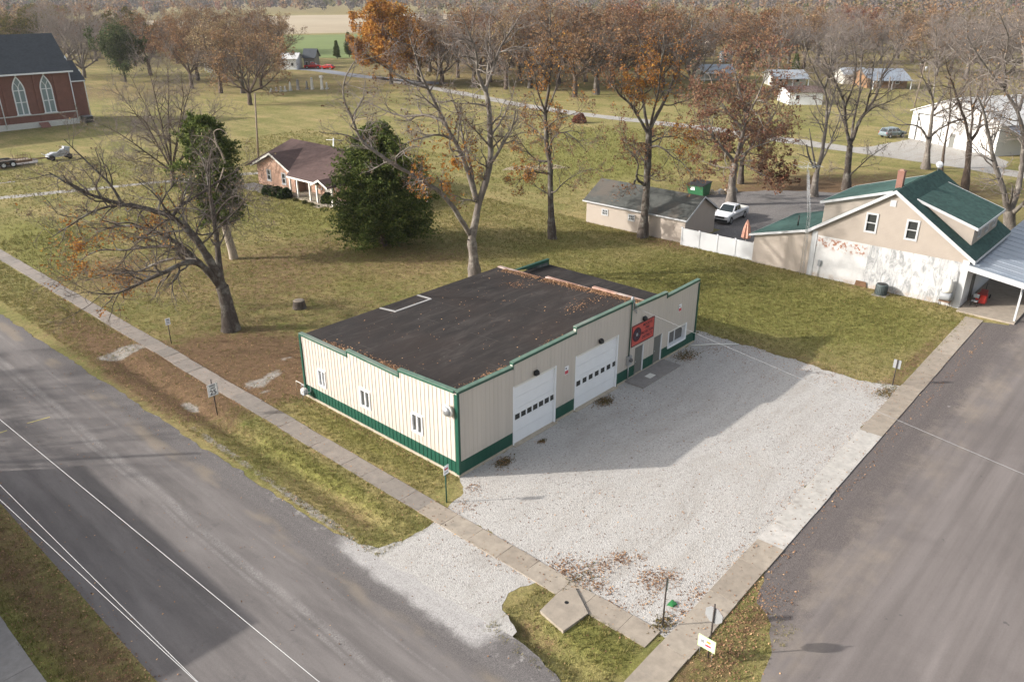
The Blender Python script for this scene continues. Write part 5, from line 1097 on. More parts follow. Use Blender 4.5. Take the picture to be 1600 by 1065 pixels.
mb = MB(); mb.prism([(18.7,102.98,1.0),(20.2,102.98,.8),(20.4,102.98,1.25),(19.4,102.98,1.5)], (0,-.02,0), M['equip_grey']); mb.build('side_panel', bo)
mb = MB(); mb.prism([(19.9,103.1,1.35),(20.7,103.1,1.3),(20.9,103.1,1.65),(20.1,103.1,1.8)], (0,.8,0), M['equip_grey']); mb.build('chute', t)
for x in (18.1,20.5):
    for y in (102.9,104.2): mb = MB(); mb.lathe([(.15,-.12),(.38,-.12),(.40,0),(.38,.12),(.15,.12)], (x,y,.4), M['rubber'], 14, 'y'); mb.build('wheel', t)
mb = MB(); mb.tube([(17.7,103.5,.7),(17.0,103.4,1.1),(16.9,103.0,1.15)], .05, M['white'], 6); mb.build('handle', t)
# ------------------------------------------------------------------ yard things
t = thing('dumpster', 'green dumpster with black lids and a white label behind the tan garage', 'dumpster', (62.3,22.3,0))
mb = MB(); mb.hexa([(61.5,21.3,.15),(63.0,21.3,.15),(63.0,23.3,.15),(61.5,23.3,.15),(61.15,21.2,1.35),(63.2,21.2,1.6),(63.2,23.4,1.6),(61.15,23.4,1.35)], M['dump_green']); mb.build('body', t)
for y0, y1 in ((21.15,22.28),(22.32,23.45)): mb = MB(); mb.hexa([(61.05,y0,1.36),(63.25,y0,1.62),(63.25,y1,1.62),(61.05,y1,1.36),(61.05,y0,1.43),(63.25,y0,1.70),(63.25,y1,1.70),(61.05,y1,1.43)], M['black']); mb.build('lid', t)
mb = MB(); mb.hexa([(61.285,22.35,.75),(61.30,22.35,.75),(61.30,22.9,.75),(61.285,22.9,.75),(61.18,22.35,1.15),(61.2,22.35,1.15),(61.2,22.9,1.15),(61.18,22.9,1.15)], M['sign_white']); mb.build('label_plate', t)
for y in (21.5,23.1): mb = MB(); mb.box(61.6,61.9,y-.08,y+.08,0,.15,M['black']); mb.build('foot', t)
r = np.random.default_rng(4); mb = MB()
for k in range(14): x, y, s, h = 65.5+r.normal(0,.9), 21+r.normal(0,.6), r.uniform(.2,.5), r.uniform(.15,.5); mb.hexa([(x-s,y-s*.6,0),(x+s,y-s*.7,0),(x+s*.8,y+s*.6,0),(x-s*.9,y+s*.5,0),(x-s*.8,y-s*.4,h),(x+s*.6,y-s*.5,h*.8),(x+s*.7,y+s*.4,h*1.1),(x-s*.6,y+s*.3,h)], M['trash'] if k % 3 else M['grey_metal'])
tag(mb.build('trash_heap'), 'heap of pale boards and scraps beside the dumpster', 'trash heap', kind='thing')
mb = MB(); c = G(468,481); mb.lathe([(.62,-.1),(.52,.1),(.46,.45),(.45,.62)], c, M['bark_oak'], 14); mb.lathe([(.445,.621),(.40,.66),(.25,.65),(.02,.67)], c, M['bark_pale'], 14); tag(mb.build('tree_stump'), 'cut tree stump with a pale top on the lawn left of the dark roof', 'tree stump')
def post_sign(name, lab, cat, x, y, H, fr_dir, w, z0, z1, front, back=None, shape='rect', group=None, lean=(0,0), postm=None):
    t = thing(name, lab, cat, (x,y,0), 0, group); mb = MB(); mb.tube([(x,y,0),(x+lean[0],y+lean[1],H)], .035, postm or M['post'], 5); mb.build('post', t)
    fr = Fr((x+lean[0],y+lean[1],0), fr_dir); mb = MB()
    if shape == 'oct': P = [fr.p(w*math.cos(PI/8+k*PI/4), .045, (z0+z1)/2+w*math.sin(PI/8+k*PI/4)) for k in range(8)]
    else: P = [fr.p(-w,.045,z0), fr.p(w,.045,z0), fr.p(w,.045,z1), fr.p(-w,.045,z1)]
    mb.prism(P, fr.n*.012, front); pl = mb.build('panel', t)
    return t, fr, pl
t, fr, pl = post_sign('speed_sign', 'white speed limit sign reading 25 on a dark post beside the sidewalk', 'road sign', -4.88, 15.1, 2.3, (1,0), .31, 1.28, 2.04, M['sign_white'], lean=(-.06,0))
mb = MB()
for a0, a1, z0, z1 in ((-.29,.29,2.01,2.025),(-.29,.29,1.295,1.31),(-.29,-.275,1.311,2.009),(.275,.29,1.311,2.009)): fr.box(mb, a0, a1, .058, .062, z0, z1, M['sign_black'])
mb.build('border', pl)
text_ob('SPEED', .14, M['sign_black'], pl, 'lettering', fr.p(0,.059,1.92), (1,0)); text_ob('LIMIT', .14, M['sign_black'], pl, 'lettering', fr.p(0,.059,1.77), (1,0)); text_ob('25', .42, M['sign_black'], pl, 'lettering', fr.p(0,.059,1.50), (1,0))
t, fr, pl = post_sign('notice_post', 'small white lettered notice on a thin brown post near the big oak trunk', 'sign', -1.75, 27.0, 1.9, (1,0), .17, 1.4, 1.88, M['sign_white'])
mb = MB()
for z0, z1, wd in ((1.74,1.80,.10),(1.62,1.66,.12),(1.5,1.54,.11)): fr.box(mb, -wd, wd, .058, .061, z0, z1, M['sign_black'])
mb.build('print', pl)
t, fr, pl = post_sign('notice_post', 'small white and pink notice on a thin green post before the building corner', 'sign', -1.95, -1.1, 2.1, (1,.1), .18, 1.62, 2.1, M['sign_white'], postm=M['green'])
mb = MB(); fr.box(mb, -.12, .12, .058, .061, 1.87, 1.97, M['pink_ink']); fr.box(mb, -.13, .13, .058, .061, 1.72, 1.77, M['grey_metal']); mb.build('print', pl)
t, fr, pl = post_sign('notice_post', 'pale sign seen from behind on a dark post at the end of the gravel lot', 'sign', 25.4, -12.7, 1.75, (0,1), .22, 1.15, 1.72, M['sign_back'])
t, fr, pl = post_sign('steel_post', 'tall dark post with a narrow sign seen edge on by the walkway corner', 'sign post', -2.0, -13.25, 2.35, (.90,.44), .14, 1.85, 2.32, M['green'], postm=M['post'], lean=(.0,.0))
t, fr, pl = post_sign('stop_sign', 'octagonal sign with its bare grey back to us at the street corner', 'road sign', -2.2, -15.35, 2.5, (0,1), .36, 1.62, 2.34, M['sign_red'], shape='oct')
mb = MB(); P = [fr.p(.365*math.cos(PI/8+k*PI/4), .030, 1.98+.365*math.sin(PI/8+k*PI/4)) for k in range(8)]; mb.prism(P, fr.n*.013, M['sign_back']); mb.build('back_plate', t)
t = thing('yard_sign', 'white yard sign with a lime border and orange print beside the octagonal sign', 'sign', (-2.35,-15.3,0)); fr = Fr((-2.35,-15.3,0), (0,-1)); mb = MB(); fr.box(mb, -.35, .35, 0, .012, .48, 1.02, M['lime']); p0 = mb.build('panel', t)
mb = MB(); fr.box(mb, -.29, .29, .0125, .016, .54, .96, M['sign_white']); fr.box(mb, -.02, .16, .0165, .019, .78, .9, M['orange_ink']); fr.box(mb, -.05, .18, .0165, .019, .62, .72, M['pink_ink']); fr.box(mb, -.24, -.09, .0165, .019, .70, .85, M['galv']); mb.build('print', p0)
mb = MB()
for a in (-.25,.25): mb.tube([fr.p(a,-.01,-.05), fr.p(a,-.01,.5)], .008, M['galv'], 5)
mb.build('wire_leg', t)
c = G(1050,944); mb = MB(); mb.hexa([(c[0]-.13,c[1]-.12,.02),(c[0]+.14,c[1]-.16,.02),(c[0]+.15,c[1]+.1,.02),(c[0]-.18,c[1]+.14,.02),(c[0]-.13,c[1]-.1,.08),(c[0]+.13,c[1]-.14,.07),(c[0]+.15,c[1]+.1,.12),(c[0]-.17,c[1]+.12,.06)], M['rope_green']); tag(mb.build('green_plastic_sheet'), 'crumpled green plastic sheet on the gravel near the dark post', 'plastic sheet')
# utility poles and wires
def pole(name, lab, base, top, r0=.16, arms=True, drum=False, mat=None):
    t = thing(name, lab, 'utility pole', tuple(base)); mb = MB(); b0, t0 = np.array(base, float), np.array(top, float); mb.tube([b0, (b0+t0)/2, t0], [r0, r0*.85, r0*.7], mat or M['wood'], 9); mb.build('pole', t)
    if arms:
        mb = MB(); z = t0[2]-.5; d = CR*1.1; mb.tube([t0-(0,0,.5)-d, t0-(0,0,.5)+d], .06, M['wood'], 5)
        for q in (-1,0,1): mb.lathe([(.05,0),(.07,.1),(.03,.2)], t0-(0,0,.45)+d*q*.92, M['galv'], 7)
        mb.build('crossarm', t)
    if drum: mb = MB(); mb.lathe([(.1,-.45),(.26,-.42),(.26,.4),(.1,.45)], t0-(0,0,1.3)+CR*.42, M['galv'], 12); mb.build('transformer', t)
    return t
def pix_pole(name, lab, bx, by, tx, ty, **k):
    b0 = G(bx, by); return pole(name, lab, b0, T(tx, ty, b0), **k)
pix_pole('utility_pole', 'slim brown pole rising beside the brick bungalow', 404, 252, 398, 146, arms=False, r0=.15)
pix_pole('utility_pole', 'leaning pole with a pale transformer left of the white barn', 1428, 168, 1446, 97, drum=True)
pix_pole('utility_pole', 'pale pole in front of the long brown walled house', 1387, 150, 1391, 120, arms=False)
pix_pole('utility_pole', 'thin pole between the pickup drive and the pale cottage', 1368, 150, 1372, 112, arms=False, r0=.12)
b0 = G(521,262); t = thing('white_pole', 'plain white pole standing behind the brick bungalow roof', 'pole', tuple(b0)); mb = MB(); mb.tube([b0, T(521,216,b0)], .09, M['white'], 7); mb.build('pole', t)
mb = MB(); q = T(521,219,b0); mb.tube([q-CR*1.0+(0,0,.05), q+CR*1.0], .03, M['white'], 5); mb.build('crossbar', t)
pole('utility_pole', 'street light pole outside the view', (-22.9,25.8,0), (-22.9,25.8,9.2), arms=False)
def wire(lab, a, b2, r=.014, sag=.4, group=None, mat=None):
    a, b2 = np.array(a, float), np.array(b2, float); pts = [a+(b2-a)*k/24-np.array([0,0,4*sag*(k/24)*(1-k/24)]) for k in range(25)]
    mb = MB(); mb.tube(pts, r, mat or M['cable'], 5); return tag(mb.build('overhead_wire'), lab, 'wire', group)
def ext(p, q, y0, y1):
    p, q = np.array(p, float), np.array(q, float); f = lambda y: p+(q-p)*(y-p[1])/(q[1]-p[1]); return f(y0), f(y1)
a, b2 = ext((-17.13,6.52,8.0), (-16.45,-12.52,8.0), 46, -36); wire('single bright overhead wire above the middle of the asphalt', a, b2, .0095, .0)
a, b2 = ext((-18.61,1.78,8.0), (-18.32,-10.45,8.0), 46, -36); wire('upper one of the close pair of wires above the road edge', a, b2, .0075, .0, 'close pair of overhead wires')
a, b2 = ext((-18.89,.88,8.0), (-18.34,-10.43,8.0), 46, -36); wire('lower one of the close pair of wires above the road edge', a, b2, .0075, .0, 'close pair of overhead wires')
r_ = ray(1720,792); e_ = CAM+(7.0-CAM[2])/r_[2]*r_; wire('pale service wire running from the roof mast over the gravel', (15.25,-.12,4.8), e_, .006, .0, None, M['grey_metal'])
# graves
GR = [(424,144,.9,'small'),(432,143.5,1.1,'small'),(439,143,1.2,'small'),(446,143,1.3,'small'),(454,142,2.3,'obelisk'),(466,140.5,2.6,'grey'),(480,139.5,2.0,'grey2'),(488,140,2.9,'urn'),(503.5,140,3.3,'column'),(511,139.5,1.7,'tall')]
LB = {'obelisk': 'pale tapering obelisk left of the grey grave pillar', 'grey': 'grey grave pillar between the pale obelisk and the urn monument', 'grey2': 'dim grey headstone just left of the urn monument', 'urn': 'white grave monument with an urn top', 'column': 'tallest white grave column with a flat cap', 'tall': 'pale headstone right of the tallest grave column', 'small': 'low pale headstone in the left end of the cemetery row'}
for px, py, h, k in GR:
    c = G(px, py); t = thing('gravestone', LB[k], 'gravestone', tuple(c), .6, 'gravestones of the churchyard row'); m = M['stone_dark'] if k.startswith('grey') else M['stone']; mb = MB(); w0 = .28 if h > 2 else .34
    mb.box(-w0-.2,w0+.2,-.3,.3,0,.3,m); mb.build('plinth', t, False); mb = MB()
    if k == 'small' or k == 'grey2' or k == 'tall': mb.prism([(-w0,-.1,.3),(w0,-.1,.3),(w0,-.1,h*.8),(w0*.6,-.1,h*.95),(0,-.1,h),(-w0*.6,-.1,h*.95),(-w0,-.1,h*.8)], (0,.22,0), m)
    else:
        f = .55 if k == 'obelisk' else .9; mb.hexa([(-w0,-w0,.3),(w0,-w0,.3),(w0,w0,.3),(-w0,w0,.3),(-w0*f,-w0*f,h*.85),(w0*f,-w0*f,h*.85),(w0*f,w0*f,h*.85),(-w0*f,w0*f,h*.85)], m)
        if k == 'column': mb.box(-.42,.42,-.42,.42,h*.851,h,m)
        elif k == 'urn': mb.lathe([(.2,h*.851),(.32,h*.93),(.1,h)], (0,0,0), m, 10)
        else: mb.lathe([(w0*f,h*.851),(.02,h)], (0,0,0), m, 4)
    mb.build('shaft', t, False)
r = np.random.default_rng(9)
for k in range(9):
    c = G(322+k*3.6+r.normal(0,.5), 112+r.uniform(-3,3)); h = r.uniform(1.6,2.6); t = thing('gravestone', 'white headstone in the far crowded row under the rust trees', 'gravestone', tuple(c), .6, 'far gravestones under the trees')
    mb = MB(); mb.prism([(-.35,-.1,0),(.35,-.1,0),(.35,-.1,h*.8),(0,-.1,h),(-.35,-.1,h*.8)], (0,.2,0), M['stone']); mb.build('slab', t, False)
# ------------------------------------------------------------------ trees
def unit(a): return a/(np.linalg.norm(a, axis=-1, keepdims=True)+1e-9)
def grow(P, D, L, R, m, curl, trop, r, taper=.7):
    """n branches at once: start, direction, length, radius -> polylines (n,m,3) and radii (n,m)"""
    n = len(P); pts = np.zeros((n, m, 3)); pts[:,0] = P; d = unit(D); st = (L/(m-1))[:,None]
    for i in range(1, m):
        d = unit(d+curl*r.normal(size=(n,3))+np.asarray(trop)); pts[:,i] = pts[:,i-1]+d*st
    rad = R[:,None]*(1-taper*np.linspace(0, 1, m)[None,:])
    return pts, rad
def spawn(pts, rad, k, r, t0=.25, ang=(50,14), lf=(.55,.25), rf=.6, minr=.004, flat=0.0):
    """k children along every branch"""
    n, m, _ = pts.shape; t = t0+(1-t0)*(np.arange(k)[None,:]+r.random((n,k)))/k; t = np.clip(t, 0, .995)
    f = t*(m-1); i = np.floor(f).astype(int); g = (f-i)[...,None]; a = np.arange(n)[:,None]
    P = pts[a,i]*(1-g)+pts[a,i+1]*g; tan = unit(pts[a,i+1]-pts[a,i]); rr = rad[a,i]*(1-g[...,0])+rad[a,i+1]*g[...,0]
    side = r.normal(size=(n,k,3)); side[...,2] *= (1-flat); side = unit(side-(side*tan).sum(-1,keepdims=True)*tan)
    w0 = np.radians(r.normal(ang[0], ang[1], (n,k)))[...,None]; D = tan*np.cos(w0)+side*np.sin(w0)
    L0 = np.linalg.norm(np.diff(pts, axis=1), axis=2).sum(1)[:,None]
    L = L0*(lf[0]+lf[1]*r.random((n,k)))*(1.15-.65*t); R = np.maximum(rr*rf, minr)
    return P.reshape(-1,3), D.reshape(-1,3), L.ravel(), R.ravel()
def tube_arrays(pts, rad, k):
    n, m, _ = pts.shape; t = np.empty_like(pts); t[:,1:-1] = pts[:,2:]-pts[:,:-2]; t[:,0] = pts[:,1]-pts[:,0]; t[:,-1] = pts[:,-1]-pts[:,-2]; t = unit(t)
    ref = np.where(np.abs(t[:,:1,2:3]) < .9, np.array([0,0,1.0]), np.array([1.0,0,0])); ref = np.repeat(ref, m, 1)
    a = unit(np.cross(t, ref)); b = np.cross(t, a); w0 = 2*PI*np.arange(k)/k
    V = pts[:,:,None,:]+rad[:,:,None,None]*(np.cos(w0)[None,None,:,None]*a[:,:,None,:]+np.sin(w0)[None,None,:,None]*b[:,:,None,:])
    idx = np.arange(n*m*k).reshape(n, m, k); nx = np.roll(idx, -1, 2)
    Q = np.stack([idx[:,:-1], nx[:,:-1], nx[:,1:], idx[:,1:]], -1).reshape(-1, 4)
    return V.reshape(-1, 3), Q
def leaf_quads(C, size, r, asp=.7, flat=0.0):
    n = len(C); a = unit(r.normal(size=(n,3))*np.array([1,1,1-flat])); b = unit(np.cross(a, r.normal(size=(n,3)))); s = (size*(.6+.8*r.random(n)))[:,None]
    V = np.stack([C-a*s, C+b*s*asp, C+a*s, C-b*s*asp], 1).reshape(-1, 3); return V, np.arange(4*n).reshape(-1, 4)
class Parts:
    def __init__(s): s.V = []; s.Q = []; s.M = []; s.n = 0; s.mats = []; s.S = []
    def add(s, V, Q, mat, smooth=True):
        if mat not in s.mats: s.mats.append(mat)
        s.V.append(V); s.Q.append(Q+s.n); s.M.append(np.full(len(Q), s.mats.index(mat))); s.S.append(np.full(len(Q), smooth)); s.n += len(V)
    def build(s, name, parent, off):
        return fast_mesh(name, np.concatenate(s.V)-np.asarray(off), np.concatenate(s.Q), s.mats, np.concatenate(s.M), np.concatenate(s.S), parent)
def resample(P, R, m):
    P = np.array(P, float); d = np.concatenate([[0], np.cumsum(np.linalg.norm(np.diff(P, axis=0), axis=1))]); d /= d[-1]; t = np.linspace(0, 1, m)
    # Catmull-Rom like smoothing through dense linear interpolation
    Q = np.stack([np.interp(t, d, P[:,k]) for k in range(3)], 1)
    for _ in range(2): Q[1:-1] = .25*Q[:-2]+.5*Q[1:-1]+.25*Q[2:]
    return Q, np.interp(t, d, R)
def hero_tree(name, lab, base_px, limbs, bark, twig, leaves=None, seed=1, dens=1.0, twig_len=1.0, lift=.10, group=None, tw=.011, curl=.22, lower=0.0):
    """limbs: list of (pixels [(x,y,off)], r0, r1, children); first limb is the trunk. The crown grows from them."""
    r = np.random.default_rng(seed); base = G(*base_px); t = thing(name, lab, 'tree', tuple(base), 0, group)
    tk = Parts(); cr = Parts(); twp = []
    for li, (px, r0, r1, kids) in enumerate(limbs):
        P = [T(x, y, base, o) if k or li else base+np.array([0,0,-.1]) for k, (x, y, o) in enumerate([(q+(0,))[:3] for q in px])]
        L = np.linalg.norm(np.diff(np.array(P), axis=0), axis=1).sum(); m = max(6, int(L/.45)); R = np.linspace(r0, r1, len(P))
        if li == 0: R[0] = r0*1.35; R = np.concatenate([[r0*1.5], R[1:]]) if len(R) > 1 else R
        Q, RR = resample(P, R, m)
        n1 = r.normal(size=(m,3))*.06*min(1, L/6); n1[0] = 0; n1[:2] *= .3; Q = Q+np.cumsum(n1, 0)*.35 if li else Q+n1*.15
        V, F = tube_arrays(Q[None], RR[None]*(1+.06*r.normal(size=m))[None], 10 if r0 > .12 else 7); tk.add(V, F, bark)
        if kids:
            k1 = max(2, int(kids*dens)); P1, D1, L1, R1 = spawn(Q[None], RR[None], k1, r, .22 if li else .55, (52,15), (.0,.0), .62)
            L1 = (1.2+1.9*r.random(k1))*np.clip(L/6, .55, 1.25)*twig_len; R1 = np.minimum(R1, .075)
            b1, q1 = grow(P1, D1, L1, R1, 8, curl, (0,0,lift*.6), r); V, F = tube_arrays(b1, q1, 5); cr.add(V, F, bark); twp.append((b1, q1))
    # tips of the limbs carry on as branches
    tips = []
    B1 = np.concatenate([b for b, q in twp]); Q1 = np.concatenate([q for b, q in twp])
    P2, D2, L2, R2 = spawn(B1, Q1, 6, r, .2, (46,14), (.42,.26), .58, tw); b2, q2 = grow(P2, D2, L2, R2, 6, curl, (0,0,lift), r); V, F = tube_arrays(b2, q2, 4); cr.add(V, F, twig)
    P3, D3, L3, R3 = spawn(b2, q2, 5, r, .15, (42,14), (.45,.3), .6, tw*.75); b3, q3 = grow(P3, D3, L3, R3, 5, curl, (0,0,lift), r, .6); V, F = tube_arrays(b3, q3, 3); cr.add(V, F, twig)
    P4, D4, L4, R4 = spawn(b3, q3, 2, r, .3, (38,14), (.4,.4), .7, tw*.55); b4, q4 = grow(P4, D4, L4, R4, 3, curl, (0,0,lift), r, .5); V, F = tube_arrays(b4, q4, 3); cr.add(V, F, twig)
    if leaves:
        tipsP = np.concatenate([b4[:,-1], b4[:,1], b3[:,-1], b3[:,2]])
        for mat, amount, size, blobs in leaves:
            if blobs:
                pr = np.zeros(len(tipsP))
                for (x, y, rad, k) in blobs:
                    c = T(x, y, base); dd = tipsP-c; along = dd @ CF; lat = np.sqrt(np.maximum((dd**2).sum(1)-along**2, 0)); pr = np.maximum(pr, k*np.exp(-(lat/rad)**2)*np.exp(-(along/(rad*2.2))**2))
            else: pr = np.full(len(tipsP), 1.0)
            s = tipsP[r.random(len(tipsP)) < pr*amount]
            if len(s):
                s = np.repeat(s, 2, 0)+r.normal(0, .09, (2*len(s), 3)); V, F = leaf_quads(s, size, r); cr.add(V, F, mat, False)
    tk.build('trunk', t, base); cr.build('crown', t, base); return t
O, BR, GY, PA, TW, TG = M['bark_oak'], M['bark_brown'], M['bark_grey'], M['bark_pale'], M['twig'], M['twig_grey']
hero_tree('oak_tree', 'wide leaning oak with bare limbs and orange leaf clusters beside the sidewalk', (361,515), [
  ([(361,515),(356,480),(347,447)], .50,.42,0),
  ([(347,447),(342,417),(340,383,.5),(334,342,1),(328,305,1),(322,270,1.5),(330,235,2)], .27,.05,13),
  ([(347,447),(330,413,-.5),(313,383,-1),(290,356,-1.2),(269,339,-1.5),(225,325,-2),(181,319,-2.4),(124,298,-3),(78,271,-3.2)], .33,.045,22),
  ([(191,320,-2.2),(176,290,-2.4),(151,268,-2.6),(124,241,-2.6),(100,218,-3)], .11,.025,9),
  ([(225,325,-2),(181,318,-2.8),(147,325,-3.5),(114,346,-4),(80,369,-4.6)], .12,.025,12),
  ([(269,339,-1.5),(283,318,.5),(313,302,1.5),(345,280,2.5),(375,262,3)], .13,.03,11),
  ([(345,445),(317,417,1),(283,383,1.6),(249,362,2),(215,352,2.5),(180,352,3),(150,362,3.4)], .25,.03,17),
  ([(343,446),(313,410,-1.5),(295,405,-2.2),(276,413,-3),(239,430,-4),(208,444,-4.6),(181,458,-5),(141,457,-5.6)], .24,.035,17),
  ([(317,417,1),(290,397,2),(269,384,2.6),(232,384,3.4),(198,390,4),(148,390,4.6),(112,412,5)], .17,.03,15),
  ([(313,410,-1.5),(285,402,-1),(249,406,-.4),(215,423,0),(164,430,.6),(132,438,.8)], .13,.025,13),
  ([(334,342,1),(350,318,.5),(372,300,0),(388,318,-.5),(390,345,-.8)], .09,.02,9),
  ([(336,360,.8),(352,345,-1),(372,330,-2),(392,300,-3)], .08,.02,8),
  ([(290,356,-1.2),(262,330,-4),(240,300,-5),(215,280,-6)], .10,.02,8)], O, TW,
  [(M['leaf_orange'], .5, .085, [(100,385,1.9,1),(125,398,1.7,1),(215,445,1.3,.9),(180,440,1.4,.7),(150,420,2,.5),(250,345,1.2,.5),(270,310,.8,.4)]), (M['leaf_brown'], .02, .075, None)], 21, 1.0, 1.0, .02)
hero_tree('tall_tree', 'tall forked grey tree with a golden leaf cluster behind the dark flat roof', (742,436), [
  ([(742,436),(740,405),(737,374)], .44,.38,0),
  ([(737,374),(744,340),(750,307),(763,262),(765,209),(761,164),(757,141)], .33,.17,12),
  ([(757,141),(770,115,.5),(778,78,1),(795,55,1.5),(812,25,2)], .15,.03,13),
  ([(757,141),(744,112,-.5),(747,85,-1),(728,45,-1.5),(715,8,-2)], .15,.03,13),
  ([(761,164),(760,120,1.5),(765,70,2.5),(762,20,3)], .12,.025,12),
  ([(744,312),(735,275),(724,245,-.5),(714,224,-.8),(695,190,-1.2),(669,138,-2),(655,100,-2.4),(642,55,-2.8)], .25,.035,20),
  ([(712,222,-.8),(690,208,-1.5),(658,214,-2.4),(626,226,-3)], .12,.025,10),
  ([(695,190,-1.2),(665,179,-.5),(628,183,.4),(594,171,1),(552,150,1.6)], .13,.02,14),
  ([(734,366),(722,345,-.8),(710,325,-1.2),(688,299,-2),(658,280,-2.6),(613,254,-3.4),(575,232,-4),(556,213,-4.2),(545,179,-4.6),(530,156,-5),(532,123,-5.2),(548,95,-5.6)], .22,.035,22),
  ([(742,300),(736,262,1),(722,222,2),(715,180,2.6),(700,140,3)], .15,.03,13),
  ([(763,262),(775,243,-.6),(789,220,-1),(800,201,-1.4),(806,172,-1.8)], .14,.05,8),
  ([(766,230),(745,205,-1),(730,192,-1.6),(722,180,-2)], .08,.02,6),
  ([(765,215),(782,190,2),(800,160,3),(808,120,4)], .10,.02,9),
  ([(669,138,-2),(640,130,-3),(615,115,-3.6),(600,100,-4)], .09,.02,9)], GY, TG,
  [(M['leaf_orange'], .85, .10, [(695,262,1.9,1),(702,285,1.5,1),(684,305,1.2,.9),(715,265,1.2,.6)]), (M['leaf_brown'], .035, .07, None)], 22, 1.0, 1.05, .03)
hero_tree('slender_tree', 'slender dark trunked tree with drooping side limbs on the lawn left of the garage', (863,373), [
  ([(863,373),(861,335),(860,300),(860,255),(854,228),(852,190),(852,171)], .33,.17,10),
  ([(852,171),(857,135),(860,90),(856,45),(858,15)], .15,.03,17),
  ([(852,175),(841,144,-.8),(836,110,-1.4),(828,70,-2)], .10,.02,11),
  ([(853,180),(868,140,1.2),(878,100,2),(884,60,2.6)], .10,.02,11),
  ([(857,235),(862,217,-1),(870,209,-1.5),(885,205,-2),(905,222,-2.6),(915,235,-3)], .10,.02,9),
  ([(860,300),(867,303,-.8),(879,287,-1.5),(900,274,-2.2),(930,262,-3)], .09,.02,8),
  ([(860,270),(848,272,-.8),(834,267,-1.4),(818,276,-2),(805,292,-2.4)], .10,.02,9),
  ([(857,252),(846,252,1),(834,249,1.6),(815,225,2.2),(800,195,3)], .11,.02,11),
  ([(860,305),(848,298,.8),(838,292,1.2),(828,285,1.6)], .06,.02,5),
  ([(855,225),(840,205,2),(825,195,2.6),(808,180,3.2)], .08,.02,8),
  ([(853,200),(872,185,-2),(890,180,-3),(910,170,-3.8)], .08,.02,8)], O, TW,
  [(M['leaf_orange'], .30, .085, [(812,268,1.6,1),(838,200,2,.6),(855,120,3,.5),(868,150,2,.6)]), (M['leaf_rust'], .13, .075, None)], 23, 1.0, 1.0, .02)
hero_tree('forked_tree', 'tall tree with a thick straight trunk and orange topped fork before the garage wall', (1004,371), [
  ([(1004,371),(1007,335),(1010,300),(1013,234),(1014,204)], .42,.30,5),
  ([(1014,204),(1022,188),(1029,178,.5),(1044,147,1),(1056,111,1.5),(1074,75,2),(1084,30,2.5)], .21,.03,19),
  ([(1013,210),(1002,189,-.6),(987,162,-1.2),(963,141,-2),(957,117,-2.4),(945,95,-3)], .16,.025,15),
  ([(1013,206),(1008,177,.8),(1002,138,1.4),(996,117,1.8),(1002,80,2.4),(996,40,3)], .16,.03,16),
  ([(1016,195),(1030,140,-2),(1035,95,-3),(1040,50,-4)], .12,.025,13),
  ([(1008,290),(999,283,-1),(990,278,-1.5),(998,258,-2.2),(987,240,-2.8),(972,225,-3.4)], .15,.02,10),
  ([(1013,234),(1022,226,-1),(1035,228,-1.8),(1047,243,-2.4),(1068,255,-3.2),(1082,278,-4)], .12,.02,11),
  ([(1014,225),(1030,215,2),(1050,212,3),(1072,220,4)], .10,.02,9),
  ([(1011,260),(1000,240,2),(985,225,3),(968,215,4)], .09,.02,8)], O, TW,
  [(M['leaf_orange'], .42, .09, [(1020,118,2.2,1),(985,130,1.8,.9),(1010,150,1.6,.7),(1075,215,2,.6)]), (M['leaf_gold'], .3, .09, [(1030,155,1.5,1),(1018,105,1.2,1),(1078,210,1.6,.8)]), (M['leaf_rust'], .16, .08, None)], 24, 1.0, 1.0, .03)
hero_tree('spreading_oak', 'broad oak with thin dark red brown leaves rising behind the parked pickup', (1142,320), [
  ([(1142,320),(1143,295),(1145,274),(1149,255)], .46,.38,0),
  ([(1149,255),(1141,245,-.6),(1132,236,-1),(1115,214,-2),(1099,198,-3),(1080,188,-3.6)], .22,.03,16),
  ([(1149,255),(1156,225),(1164,187),(1159,157,.5),(1148,125,.8),(1142,95,1)], .25,.03,22),
  ([(1152,245),(1160,222,1),(1168,212,1.5),(1186,203,2),(1205,187,3),(1216,160,3.6),(1222,130,4)], .20,.03,20),
  ([(1149,252),(1165,238,-1),(1180,228,-1.6),(1205,222,-2.4),(1225,214,-3)], .14,.02,13),
  ([(1164,190),(1180,160,-2),(1195,125,-3),(1200,90,-3.6)], .14,.02,15),
  ([(1158,200),(1135,170,1.6),(1118,140,2.4),(1108,110,3)], .14,.02,15),
  ([(1115,214,-2),(1105,180,-1),(1100,150,0)], .10,.02,11),
  ([(1150,250),(1170,260,-1),(1195,275,-2),(1210,280,-2.6)], .10,.02,9),
  ([(1147,262),(1128,262,1),(1110,258,2),(1095,250,2.6)], .10,.02,9)], GY, TW,
  [(M['leaf_red'], .20, .09, None), (M['leaf_rust'], .17, .09, None)], 25, 1.0, 1.15, .03)
hero_tree('brown_oak', 'low crowned brown oak half hidden behind the broad red brown one', (1157,287), [
  ([(1157,287),(1158,268),(1160,250)], .36,.28,0),
  ([(1160,250),(1175,225,0),(1190,215,1),(1205,222,2)], .18,.03,12), ([(1160,250),(1158,220,1),(1165,185,2),(1172,150,3)], .2,.03,15),
  ([(1160,252),(1180,250,-1),(1200,262,-2),(1212,280,-2.5)], .14,.03,10), ([(1160,250),(1145,235,2),(1130,215,3)], .14,.03,10)], O, TW,
  [(M['leaf_brown'], .5, .13, None), (M['leaf_red'], .2, .12, None)], 26, .9, 1.2, .0)
